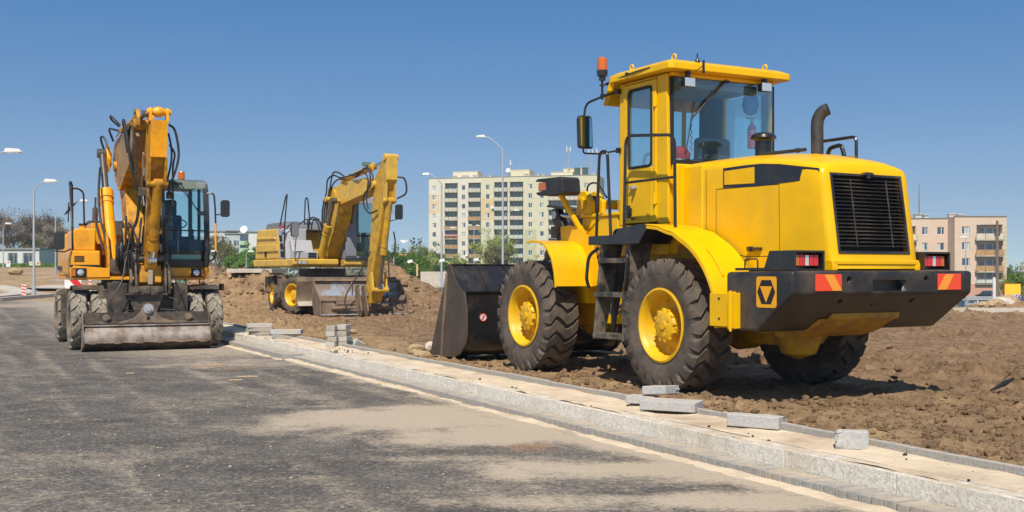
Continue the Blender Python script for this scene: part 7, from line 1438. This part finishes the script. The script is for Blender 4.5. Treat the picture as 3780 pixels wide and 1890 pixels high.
def far_building(label, px0, px1, pyt, pyb, Y, m, cols, rows, roof='slabgrey', depth=12, wsize=(1.3, 1.3), cat='building', name='building'):
    X0, X1, zt, zb = at(px0, Y), at(px1, Y), zat(pyt, Y), zat(pyb, Y)
    t = thing(name, label, cat, (X0, Y, zb)); Wd = X1 - X0; Hh = zt - zb
    holes = []; ww, wh = wsize
    for c in cols:
        for r_ in rows: holes.append((Wd * c - ww / 2, Wd * c + ww / 2, Hh * r_ - wh / 2, Hh * r_ + wh / 2))
    q = MB(); facade(q, 0, Wd, 0, Hh, holes, 0, .15); q.add([(0, 0, 0), (0, depth, 0), (0, depth, Hh), (0, 0, Hh)], [(0, 1, 2, 3)]); q.add([(Wd, 0, 0), (Wd, depth, 0), (Wd, depth, Hh), (Wd, 0, Hh)], [(0, 1, 2, 3)]); q.add([(0, depth, 0), (Wd, depth, 0), (Wd, depth, Hh), (0, depth, Hh)], [(0, 1, 2, 3)])
    q.build('wall', m, t, smooth=0, fix=False)
    q = MB(); q.box(-.2, Wd + .2, -.25, depth + .2, Hh, Hh + .22); q.build('roof', roof, t, smooth=0)
    R = random.Random(int(px0)); me = [win_data(ww, wh, 0, k_) for k_ in (0, 1, 4)]
    for h in holes: put('window', R.choice(me), t, (h[0], .08, h[2]))
    return t, Wd, Hh
M['wgrey'] = wallmat('pale_grey_render', (.46, .49, .50)); M['wwhite'] = wallmat('white_render', (.62, .62, .59)); M['wgreen'] = wallmat('pale_green_render', (.42, .55, .42))
far_building('long white block with green-framed windows behind the orange cab edge', 740, 832, 855, 960, 262, 'wwhite', (.25, .6, .85), (.35, .72))
t, Wd, Hh = far_building('pale grey four-storey block with a green balcony strip', 830, 919, 864, 965, 250, 'wgrey', (.17, .47), (.12, .38, .66)); 
for r_ in (.36, .62): q = MB(); q.box(Wd * .62, Wd * .98, -.8, .0, Hh * r_ - .1, Hh * r_ + .75); q.build('balcony', 'wgreen', t, smooth=0); q = MB(); q.box(Wd * .64, Wd * .96, -.3, -.02, Hh * r_ + .9, Hh * r_ + 2.0); q.build('balcony_window', 'winglass', t, smooth=0)
q = MB(); q.lathe([(.001, .0), (.5, .05), (.85, .2), (.8, .22), (.001, .05)], (Wd * .75, 1, Hh + 1.0), (-.1, -1, .3), 20); q.cyl((Wd * .75, 1.2, Hh), (Wd * .75, 1.2, Hh + .9), .05); q.build('satellite_dish', 'white', t)
far_building('windowless white gable wall behind the pale excavator rear', 918, 1000, 857, 965, 248, 'wwhite', (), ())
t, Wd, Hh = far_building('low brown flat building seen between the trees above the grey block', 838, 900, 853, 870, 300, 'recess', (), (), wsize=(1, 1))
t, Wd, Hh = far_building('low white workshop with dark barred windows at the far left', -60, 145, 921, 982, 180, 'wwhite', (.52, .79), (.46,), wsize=(1.5, 1.75), depth=8, cat='workshop', name='workshop')
q = MB()
for c in (.52, .79):
    for i in range(6): q.box(Wd * c - .75 + i * .3, Wd * c - .72 + i * .3, -.05, -.02, Hh * .46 - .87, Hh * .46 + .87)
q.build('window_bars', 'flatblack', t, smooth=0)
far_building('far house with orange roof beyond the trees right of the pale arm', 1468, 1520, 934, 952, 420, 'stripe', (), (), roof='pk2')
far_building('low grey roofed building at the far right edge', 3745, 3800, 1004, 1030, 260, 'wgrey', (.5,), (.5,))
# garages / concrete wall left of the loader bucket
q = MB(); z0 = zat(1058, 116); q.box(at(1555, 118), at(1602, 118), 117, 122, z0, zat(1003, 117)); q.box(at(1602, 118), at(1760, 118), 116.6, 122, z0, zat(1003, 117)); tag(q.build('concrete_wall', 'pale', bevel=.03, smooth=0), 'low light concrete garage wall with graffiti left of the bucket', 'wall')
q = MB(); q.box(at(1628, 108), at(1655, 108), 108, 108.1, zat(1050, 108), zat(1028, 108)); tag(q.build('metal_panel', 'steelgrey', smooth=0), 'small grey metal panel standing by the lamp pole', 'panel')

# ------------------------------------------------------------------ trees
def leafmat(name, a, b, tr=.25):
    m = mat(name, a, .7); nt = m.node_tree; N = nt.nodes; K = nt.links; p = N['Principled BSDF']; g = N.new('ShaderNodeNewGeometry'); c = N.new('ShaderNodeValToRGB'); e = c.color_ramp.elements; e[0].color = (*a, 1); e[1].color = (*b, 1)
    K.new(g.outputs['Random Per Island'], c.inputs[0]); K.new(c.outputs[0], p.inputs['Base Color']); p.inputs['Specular IOR Level'].default_value = .2
    t = N.new('ShaderNodeBsdfTranslucent'); K.new(c.outputs[0], t.inputs[0]); mx = N.new('ShaderNodeMixShader'); mx.inputs[0].default_value = tr; K.new(p.outputs[0], mx.inputs[1]); K.new(t.outputs[0], mx.inputs[2]); K.new(mx.outputs[0], N['Material Output'].inputs[0]); return m
M['leafg'] = leafmat('fresh_green_leaves', (.06, .13, .018), (.18, .30, .04)); M['leafy'] = leafmat('spring_yellow_green_leaves', (.20, .26, .06), (.42, .46, .15)); M['leafd'] = leafmat('dark_green_needles', (.02, .05, .012), (.07, .11, .03)); M['leafo'] = leafmat('olive_budding_twigs', (.15, .14, .06), (.27, .25, .11)); M['leafb'] = leafmat('brown_budding_twigs', (.17, .13, .095), (.30, .24, .18))
M['bark'] = mat('grey_brown_bark', (.20, .16, .13), .9)
def tree_proto(seed, h, cw, leaf, nleaf, lsz, dens, cb=.25, shape='round', bark='bark'):
    R = random.Random(seed); root = bpy.data.objects.new('tree', None); COL.objects.link(root)
    tr = MB(); ends = []
    def grow(p, d, L, r, lvl):
        q = p + d * L; tr.tube([p, (p + q) / 2 + Vector((R.gauss(0, .03), R.gauss(0, .03), 0)) * L, q], [r, r * .85, r * .68], 5 if lvl < 2 else 3)
        if lvl >= 1: ends.append((q, lvl))
        if lvl >= dens: return
        for k in range(3 if lvl else 5):
            a = R.uniform(0, 6.28); sp = R.uniform(.35, .85); dd = (d + Vector((math.cos(a), math.sin(a), R.uniform(-.1, .35))) * sp).normalized(); s_ = R.uniform(.58, .8)
            grow(q if k else p.lerp(q, .75), dd, L * s_, r * .55, lvl + 1)
    if shape == 'poplar':
        tr.tube([(0, 0, 0), (0, 0, h)], [h * .02, h * .003], 5); ends = [(Vector((R.gauss(0, cw * .22), R.gauss(0, cw * .22), h * (cb + (1 - cb) * R.random()))), 2) for _ in range(60)]
    else: grow(Vector((0, 0, 0)), Vector((0, 0, 1)), h * .32, h * .028, 0)
    tr.build('trunk', bark, root, smooth=60, fix=False)
    # foliage: ragged clumps of leaf-sized faces around limb ends and through the crown volume
    cl = []
    for _ in range(int(28 if shape != 'poplar' else 0)):
        while True:
            v = Vector((R.uniform(-1, 1), R.uniform(-1, 1), R.uniform(-1, 1)))
            if v.length < 1: break
        zz = h * (cb + (1 - cb) * (v.z * .5 + .5)); wv = cw / 2 * (1.05 - .45 * max(v.z, 0))
        cl.append((Vector((v.x * wv, v.y * wv, zz)), cw * R.uniform(.09, .19)))
    cl += [(e, cw * R.uniform(.05, .12)) for e, l in ends]
    q = MB(); vs = []; fs = []
    for i in range(nleaf):
        c, r = R.choice(cl); v = Vector((R.gauss(0, 1), R.gauss(0, 1), R.gauss(0, .8))); v = v.normalized() * r * R.random() ** .35
        p = c + v; s = lsz * R.uniform(.5, 1.4); a = Vector((R.gauss(0, 1), R.gauss(0, 1), R.gauss(0, .6))).normalized() * s; b = a.orthogonal().normalized() * s * R.uniform(.4, .9); n = len(vs)
        vs += [p - a, p + b, p + a, p - b]; fs.append((n, n + 1, n + 2, n + 3))
    q.v = vs; q.f = fs; q.m = [0] * len(fs); q.build('crown', leaf, root, smooth=0, fix=False)
    return root
protos = {
    'bare': tree_proto(1, 10, 8, 'leafb', 6500, .12, 4, .2), 'bare2': tree_proto(2, 10, 9, 'leafb', 7000, .12, 4, .2), 'olive': tree_proto(3, 10, 8, 'leafo', 9000, .13, 3, .12), 'olive2': tree_proto(13, 10, 9, 'leafo', 9000, .14, 3, .10), 'green': tree_proto(4, 8, 7, 'leafg', 8000, .15, 3, .05),
    'green2': tree_proto(5, 8, 6, 'leafg', 7000, .15, 3, .08), 'yellow': tree_proto(6, 9, 6.5, 'leafy', 6500, .12, 3, .12), 'yellow2': tree_proto(16, 9, 6, 'leafy', 6000, .12, 3, .1), 'pine': tree_proto(7, 10, 5, 'leafd', 6000, .16, 3, .25), 'poplar': tree_proto(8, 10, 2.2, 'leafd', 2500, .16, 1, .1, 'poplar')}
used = set()
def tree(kind, px, Y, pyt, label, wpx=None, zb=None, group='trees beyond the site'):
    pr = protos[kind]; o = pr if kind not in used else copy_tree(pr); used.add(kind); X = at(px, Y); zb = terr(X, Y) - .2 if zb is None else zb
    H0 = {'bare': 10, 'bare2': 10, 'olive': 10, 'olive2': 10, 'green': 8, 'green2': 8, 'yellow': 9, 'yellow2': 9, 'pine': 10, 'poplar': 10}[kind]; W0 = {'bare': 7, 'bare2': 8, 'olive': 7, 'olive2': 8, 'green': 7, 'green2': 6, 'yellow': 6.5, 'yellow2': 6, 'pine': 5, 'poplar': 2.2}[kind]
    s = (zat(pyt, Y) - zb) / (H0 * .90); sw = (wpx * Y / F / W0) if wpx else s
    o.location = (X, Y, zb); o.scale = (sw, sw, s); o.rotation_euler = (0, 0, (px * 7.3) % 6.28); tag(o, label, 'tree', group); return o
tree('bare', 25, 205, 785, 'bare brown tree above the left end of the workshop, at the picture edge', 130)
tree('bare2', 95, 212, 790, 'bare spreading tree above the workshop roof, left of the grey pole', 140)
tree('bare', 165, 208, 792, 'bare tree directly behind the slim grey lamp pole', 120)
tree('bare', 60, 198, 850, 'low brown bush tree filling the gap above the workshop', 130)
tree('olive2', 130, 200, 862, 'olive bush tree behind the workshop right half', 120)
tree('pine', 192, 215, 796, 'dark evergreen topping the wood left of the orange excavator', 95)
tree('bare2', 180, 203, 825, 'brown budding tree below the dark evergreen', 110)
tree('bare2', 235, 208, 836, 'brown tree at the right end of the wood, touching the excavator rail', 110)
tree('bare2', 215, 196, 870, 'low brown thicket tree by the black side mirror', 100)
tree('bare', 275, 210, 850, 'brown tree hidden mostly by the orange tank', 90)
tree('olive', 805, 175, 868, 'olive budding tree beside the orange cab mirror rail', 95)
tree('olive2', 840, 170, 895, 'brown-olive low tree right of the budding tree by the cab', 80)
tree('green', 868, 160, 918, 'fresh green shrub tree before the grey block', 95)
tree('green2', 925, 162, 905, 'fresh green shrub tree before the white gable', 100)
tree('green', 975, 165, 915, 'fresh green tree behind the pale excavator tail', 90)
tree('green2', 900, 150, 945, 'low green shrub at the foot of the thin lamp', 90)
tree('green', 1462, 140, 912, 'round green tree right of the pale excavator stick', 110)
tree('green2', 1505, 145, 930, 'low green tree behind the short yellow lamp', 100)
tree('green', 1548, 135, 925, 'green tree left of the apartment block corner', 95)
tree('green2', 1545, 130, 975, 'bright green low bush tree above the soil heap', 90)
tree('poplar', 1525, 300, 896, 'narrow dark poplar, larger of the two', 26)
tree('poplar', 1551, 305, 898, 'narrow dark poplar next to the block, smaller of the two', 22)
tree('olive', 1540, 200, 905, 'olive tree between poplars and apartment block', 90)
tree('yellow', 1605, 150, 902, 'feathery yellow-green tree at the left corner of the apartment block', 100)
tree('yellow2', 1590, 140, 935, 'short yellow-green tree before the concrete garage wall', 70)
tree('green', 1625, 142, 955, 'small dark green tree beside the left block lamp', 60)
tree('yellow2', 1680, 150, 945, 'low yellow-green bush behind the bucket corner', 95)
tree('yellow', 1800, 150, 850, 'young loose tree before the olive-striped column of the block', 105)
tree('yellow2', 1862, 152, 862, 'young tree around the tallest lamp pole', 100)
tree('olive', 1840, 148, 905, 'denser low tree between the two young trees', 120)
tree('yellow', 1975, 160, 945, 'thin low tree right of the young trees, near the fender tip', 60)
tree('green2', 3745, 110, 995, 'bright green young tree beside the wooden pole at right', 75)
tree('yellow2', 3705, 112, 1020, 'yellowish bush tree left of the bright young tree', 40)
tree('olive2', 3722, 230, 986, 'far olive tree at the pink block corner', 40)
for k_, o_ in protos.items():
    if k_ not in used:
        for c_ in list(o_.children): bpy.data.objects.remove(c_)
        bpy.data.objects.remove(o_)
# far wood on the horizon
q = MB(); R = random.Random(4); vs = []; fs = []
for i in range(9000):
    X = R.uniform(-330, 330); Y = 520 + R.uniform(-25, 25); hgt = 7 + 3 * math.sin(X * .05) + 2 * math.sin(X * .13 + 1); z = -2 + hgt * R.random() ** .7; s = R.uniform(.6, 1.6); a = Vector((R.gauss(0, 1), R.gauss(0, 1), R.gauss(0, 1))).normalized() * s; b = a.orthogonal().normalized() * s; p = Vector((X, Y, z)); n = len(vs); vs += [p - a, p + b, p + a, p - b]; fs.append((n, n + 1, n + 2, n + 3))
q.v = vs; q.f = fs; q.m = [0] * len(fs); tag(q.build('far_wood', 'leafo', smooth=0, fix=False), 'distant line of trees along the horizon', 'wood', kind='stuff')
def gen_gr(n, region, name, label, m, s0, s1, seed):
    R = random.Random(seed); vs = []; fs = []
    for i in range(n):
        x, y = region(R); z = terr(x, y) - .05; h_ = R.uniform(s0, s1); w = h_ * .12; a = R.uniform(0, 3.14); dx, dy = math.cos(a) * w, math.sin(a) * w; lx, ly = R.gauss(0, h_ * .3), R.gauss(0, h_ * .3); k = len(vs)
        vs += [Vector((x - dx, y - dy, z)), Vector((x + dx, y + dy, z)), Vector((x + lx, y + ly, z + h_))]; fs.append((k, k + 1, k + 2))
    q = MB(); q.v = vs; q.f = fs; q.m = [0] * n; tag(q.build(name, m, smooth=0, fix=False), label, 'grass', kind='stuff')
gen_gr(7000, lambda R: (lambda y: (at(R.uniform(-20, 250), y), y))(R.uniform(150, 190)), 'grass', 'rough green grass before the workshop', 'leafg', .15, .55, 1)
gen_gr(5000, lambda R: (lambda y: (at(R.uniform(1480, 2100), y), y))(R.uniform(88, 150)), 'grass', 'green grass strips by the garages', 'leafg', .08, .22, 2)

# ------------------------------------------------------------------ road-works furniture
def beacon_board(px, Y, pyb, h, w, label, lean=0):
    X = at(px, Y); zb = zat(pyb, Y); t = thing('traffic_beacon', label, 'traffic beacon', (X, Y, zb), 0, 'red and white beacon boards')
    q = MB(); q.box(-w / 2, w / 2, -.02, .02, .12, h); bd = q.build('board', 'white', t, bevel=.004); q = MB(); n = 4; sh = (h - .12) / n
    for i in range(n):
        z = .12 + i * sh; q.prism([(-w / 2 + .01, z + .25 * sh), (w / 2 - .01, z - .05 * sh if i else z + .01), (w / 2 - .01, z + .45 * sh), (-w / 2 + .01, z + .75 * sh)], -.024, -.0205)
    q.build('red_stripes', 'redpaint', bd, smooth=0)
    q = MB(); q.box(-w * .9, w * .9, -.15, .15, 0, .1); q.box(-.02, .02, -.02, .02, .1, .2); q.build('foot', 'flatblack', t, bevel=.02); q = MB(); q.cyl((0, 0, h), (0, 0, h + .08), .03); q.build('top_knob', 'lens_amber', t); return t
beacon_board(88, 67, 1102, .84, .26, 'red and white beacon at the kerb left of the grey lamp pole')
beacon_board(332, 62, 1090, .85, .15, 'small beacon seen through the orange excavator undercarriage')
beacon_board(641, 75, 1072, .75, .12, 'far beacon beneath the orange cab, left of the barrier planks')
beacon_board(789, 90, 1040, .65, .22, 'far beacon tilted beside the thin lamp right of the cab')
q = MB(); X = at(270, 48); q.box(-.36, .36, -.03, .0, .35, 1.28); t = thing('warning_board', 'large diagonal red and white board behind the left wheels of the excavator', 'warning board', (X, 48, 0)); bd = q.build('board', 'white', t, bevel=.005)
q = MB(); q.prism([(-.36, 1.28), (.02, 1.28), (.36, .88), (.36, .50)], -.036, -.0305); q.prism([(-.36, .75), (-.36, .35), (.0, .35)], -.036, -.0305); q.build('red_stripes', 'redpaint', bd, smooth=0); q = MB(); q.box(-.03, .03, 0, .05, 0, 1.2); q.box(-.3, .3, -.2, .2, 0, .1); q.build('stand', 'steelgrey', t)
def plank(px0, px1, Y, pyt, pyb, label):
    X0, X1 = at(px0, Y), at(px1, Y); z0, z1 = zat(pyb, Y), zat(pyt, Y); g_ = terr((X0 + X1) / 2, Y)
    t = thing('road_barrier', label, 'barrier', (X0, Y, g_), 0, 'red and white barrier planks'); L = X1 - X0; q = MB(); q.box(0, L, 0, .04, z0 - g_, z1 - g_); b_ = q.build('plank', 'white', t); q = MB(); n = max(4, int(L / .45))
    for i in range(0, n, 2): q.box(L * i / n, L * (i + 1) / n, -.005, -.001, z0 - g_ + .01, z1 - g_ - .01)
    q.build('red_stripes', 'redpaint', b_, smooth=0); q = MB()
    for x in (.1, L - .1): q.box(x - .02, x + .02, .04, .08, 0, z1 - g_ + .05); 
    q.build('post', 'steelgrey', t)
plank(700, 742, 80, 1025, 1031, 'short striped plank beneath the orange cab headlamp'); plank(757, 830, 82, 1024, 1030, 'longer striped plank right of the orange cab corner'); plank(480, 520, 80, 1020, 1026, 'striped plank glimpsed under the orange turntable')
def fence(px0, px1, Y, pyt, n, label):
    X0, X1 = at(px0, Y), at(px1, Y); g_ = terr((X0 + X1) / 2, Y); zt = zat(pyt, Y) - g_; t = thing('rail_fence', label, 'fence', (X0, Y, g_)); L = X1 - X0
    q = MB(); q.box(0, L, -.02, .02, zt - .08, zt); q.build('rail', 'steelgrey', t); q = MB(); q.box(0, L, -.02, .02, zt * .5, zt * .5 + .05); q.build('rail', 'steelgrey', t)
    for i in range(n + 1): q = MB(); q.box(L * i / n - .025, L * i / n + .025, -.02, .02, 0, zt); q.build('post', 'steelgrey', t)
fence(200, 445, 84, 1030, 6, 'thin grey rail fence seen behind the excavator turntable'); fence(760, 860, 78, 1034, 4, 'grey rail fence right of the orange cab'); fence(590, 700, 90, 1022, 4, 'low rail fence under the orange cab')
# right-hand side: guard rail, pole, post, sign
t = thing('guard_rail', 'two-rail pale metal guard rail before the parked cars', 'guard rail', (at(3566, 45), 45, 0)); L = at(3726, 45) - at(3566, 45)
for z0, z1 in ((zat(1110, 45), zat(1094, 45)), (zat(1130, 45), zat(1119, 45))): q = MB(); q.box(0, L, -.03, .0, z0, z1); q.box(0, L, -.045, -.03, z0 + .02, z0 + .05); q.build('rail', 'steelgrey', t, bevel=.01)
for px in (3600, 3690, 3567, 3724): x = at(px, 45) - at(3566, 45); q = MB(); q.box(x - .04, x + .04, .0, .06, -.2, zat(1092, 45)); q.build('post', 'steelgrey', t)
q = MB(); q.tube([(0, 0, -1), (0, 0, 7.3)], [.17, .12], 10); t = thing('utility_pole', 'weathered wooden utility pole in front of the pink block', 'utility pole', (at(3681, 100), 100, zat(1125, 100))); q.build('pole', mat('weathered_wood', (.16, .125, .10), .9), t); q = MB(); q.box(-.25, .25, -.05, .05, 6.1, 6.2); q.cyl((-.2, 0, 6.2), (-.2, 0, 6.35), .05); q.cyl((.2, 0, 6.2), (.2, 0, 6.35), .05); q.cyl((0, 0, 7.3), (0, 0, 7.45), .09); q.build('insulator_bracket', 'bladedark', t)
q = MB(); X = at(3671, 44); q.box(X - .06, X + .06, 44, 44.05, -.05, zat(1028, 44)); q.prism([(X - .06, zat(1028, 44)), (X + .06, zat(1028, 44)), (X, zat(1022, 44))], 44, 44.05); tag(q.build('marker_post', 'wwhite', bevel=.01), 'narrow white wooden post standing in the rubble', 'post')
t = thing('parking_sign', 'square yellow sign board with a white strip and blue letter P', 'sign', (at(3738, 58), 58, zat(1104, 58))); w = at(3769, 58) - at(3708, 58); h = zat(1047, 58) - zat(1104, 58)
q = MB(); q.box(-w / 2, w / 2, 0, .04, 0, h); bd = q.build('board', 'redpaint', t); q = MB(); q.box(-w / 2 + .02, w / 2 - .02, -.005, -.001, h * .30, h - .02); q.build('yellow_field', mat('sign_yellow', (.80, .52, .03), .5), bd, smooth=0); q = MB(); q.box(-w / 2 + .02, w / 2 - .02, -.005, -.001, .02, h * .295); q.build('white_strip', 'white', bd, smooth=0)
q = MB(); q.box(w * .18, w * .46, -.009, -.006, .03, h * .28); q.build('blue_square', mat('sign_blue', (.02, .10, .5), .5), bd, smooth=0)
q = MB(); q.box(-w * .38, w * .06, -.009, -.006, h * .17, h * .20); q.box(-w * .25, w * .08, -.009, -.006, h * .09, h * .12); q.build('red_lines', 'redpaint', bd, smooth=0)
def text(body, size, loc, m, par, rot=(rad(90), 0, 0)):
    c = bpy.data.curves.new('txt', 'FONT'); c.body = body; c.size = size; c.extrude = .002; c.align_x = 'CENTER'; c.align_y = 'CENTER'; o = bpy.data.objects.new('txt', c); COL.objects.link(o)
    dg = bpy.context.evaluated_depsgraph_get(); me = bpy.data.meshes.new_from_object(o.evaluated_get(dg)); bpy.data.objects.remove(o); me.materials.clear(); me.materials.append(M[m]); n = bpy.data.objects.new('letter', me); COL.objects.link(n); n.parent = par; n.location = loc; n.rotation_euler = rot; return n
text('P', h * .26, (w * .32, -.012, h * .155), 'white', bd)
q = MB(); q.box(-w * .3, -w * .25, .04, .08, -1.6, h * .5); q.box(w * .25, w * .3, .04, .08, -1.6, h * .5); q.build('leg', 'steelgrey', t)
t = thing('banner_board', 'long white and cream banner board before the workshop', 'banner', (at(128, 150), 150, zat(982, 150))); q = MB(); q.box(-.75, .75, 0, .05, 0, .62); b_ = q.build('board', 'bpale', t); q = MB(); q.box(-.7, .7, -.01, -.002, .0, .08); q.build('green_line', 'leafg', b_, smooth=0)
q = MB(); q.lathe([(.001, 0), (.13, 0), (.001, .01)], (.45, -.01, .36), (0, -1, 0), 12); q.build('round_mark', 'redpaint', b_)
q = MB(); q.box(-.3, .3, 0, .05, 0, .8); t = thing('notice_board', 'small white notice board at the left edge of the workshop', 'notice board', (at(30, 150), 150, zat(985, 150))); b_ = q.build('board', 'white', t); q = MB(); q.prism([(-.2, .5), (.1, .7), (.2, .5)], -.01, -.002); q.build('red_mark', 'redpaint', b_, smooth=0)
for i, (px, py, s_) in enumerate(((3632, 1125, .28), (3655, 1128, .22), (3700, 1122, .4), (3740, 1118, .45), (3772, 1112, .5), (3720, 1130, .3), (3690, 1133, .2))):
    rock('rubble', ['first small rubble stone left of the white post', 'dark rubble stone at the foot of the white post', 'flat rubble slab right of the white post', 'large rubble slab below the yellow sign', 'large rubble heap piece at the right edge', 'small rubble stone below the flat slab', 'tiny rubble stone right of the white post foot'][i], (at(px, 42), 42 + .3 * i, zat(py, 42)), (s_, s_ * .7, s_ * .42), 'stone' if i % 2 == 0 else 'stonepale', 20 + i)

# ------------------------------------------------------------------ parked cars
def car(label, px, Y, rz, col, L=4.3, est=True):
    X = at(px, Y); t = thing('parked_car', label, 'car', (X, Y, terr(X, Y)), rz, 'cars parked behind the guard rail')
    cm = mat('car_paint', col, .3, coat=.6)
    low = [(-L / 2, .35), (-L / 2 - .03, .62), (-L / 2 + .02, .90), (L / 2 - 1.15, .93), (L / 2 - .1, .76), (L / 2, .55), (L / 2 - .02, .30)]
    for wx in (L / 2 - .85, -L / 2 + .8): low += []
    q = MB(); q.prism(low, -.84, .84); b = q.build('body', cm, t, bevel=.08, bseg=3)
    top = [(-L / 2 + .08, .91), (-L / 2 + (.22 if est else .55), 1.38), (-L / 2 + .9, 1.45), (L / 2 - 1.9, 1.43), (L / 2 - 1.15, .92)]
    q = MB(); n = len(top); q.add([(x, -.80 + (.14 if z > 1 else 0), z) for x, z in top] + [(x, .80 - (.14 if z > 1 else 0), z) for x, z in top], [tuple(range(n))[::-1], tuple(range(n, 2 * n))] + [(i, (i + 1) % n, n + (i + 1) % n, n + i) for i in range(n)]); q.build('windows', 'winglass', t, bevel=.03)
    q = MB(); q.prism([(-L / 2 + .3, 1.40), (-L / 2 + .9, 1.47), (L / 2 - 1.9, 1.45), (L / 2 - 1.8, 1.40)], -.64, .64)
    for s in (1, -1):
        for x0, x1 in ((-L / 2 + .22, -L / 2 + .38), (-.15, -.07), (-L / 2 + 1.3, -L / 2 + 1.4)): q.hexa([(x0, s * .80 - .02, .92), (x1, s * .80 - .02, .92), (x1, s * .80 + .01, .92), (x0, s * .80 + .01, .92), (x0 + .04, s * .66 - .02, 1.42), (x1 + .04, s * .66 - .02, 1.42), (x1 + .04, s * .66 + .02, 1.42), (x0 + .04, s * .66 + .02, 1.42)])
    q.build('roof', cm, t, bevel=.02)
    for wx in (L / 2 - .85, -L / 2 + .8):
        for s in (1, -1):
            q = MB(); q.lathe([(.19, -.09), (.30, -.1), (.32, 0), (.30, .1), (.19, .09)], (wx, s * .78, .32), seg=24); w_ = q.build('wheel', 'flatblack', t); q = MB(); q.cyl((wx, s * .70, .32), (wx, s * .865, .32), .19, seg=18); q.build('rim', 'steelgrey', w_)
    for s in (1, -1):
        q = MB(); q.box(L / 2 - .12, L / 2 + .005, *sorted((s * .5, s * .78)), .58, .72); q.build('headlight', 'lens_clear', t, bevel=.02); q = MB(); q.box(-L / 2 - .045, -L / 2 + .05, *sorted((s * .6, s * .80)), .65, .85); q.build('tail_light', 'lens_red', t, bevel=.02)
    return t
car('black estate car farthest back, against the salmon wall of the pink block', 3646, 168, rad(100), (.012, .012, .014))
car('white car behind the lower guard rail, nearest the loader', 3590, 72, rad(10), (.65, .67, .70), est=False)
car('teal-blue car behind the guard rail centre, left of the white post', 3660, 76, rad(5), (.03, .14, .20))
car('red car at the right picture edge behind the yellow sign', 3785, 92, rad(20), (.45, .01, .015))
car('dark blue car half hidden by the loader tail', 3528, 68, rad(15), (.02, .035, .09))

# ------------------------------------------------------------------ thin haze over the whole site
q = MB(); q.box(-700, 700, -60, 700, -6, 46); hz = q.build('haze', 'white', smooth=0); tag(hz, kind='stuff')
hm = bpy.data.materials.new('haze'); hm.use_nodes = True; hn = hm.node_tree.nodes; hn.remove(hn['Principled BSDF'])
pv = hn.new('ShaderNodeVolumePrincipled'); pv.inputs['Color'].default_value = (.82, .88, .97, 1); pv.inputs['Density'].default_value = .00045; pv.inputs['Anisotropy'].default_value = .2
hm.node_tree.links.new(pv.outputs[0], hn['Material Output'].inputs['Volume']); hz.data.materials.clear(); hz.data.materials.append(hm)
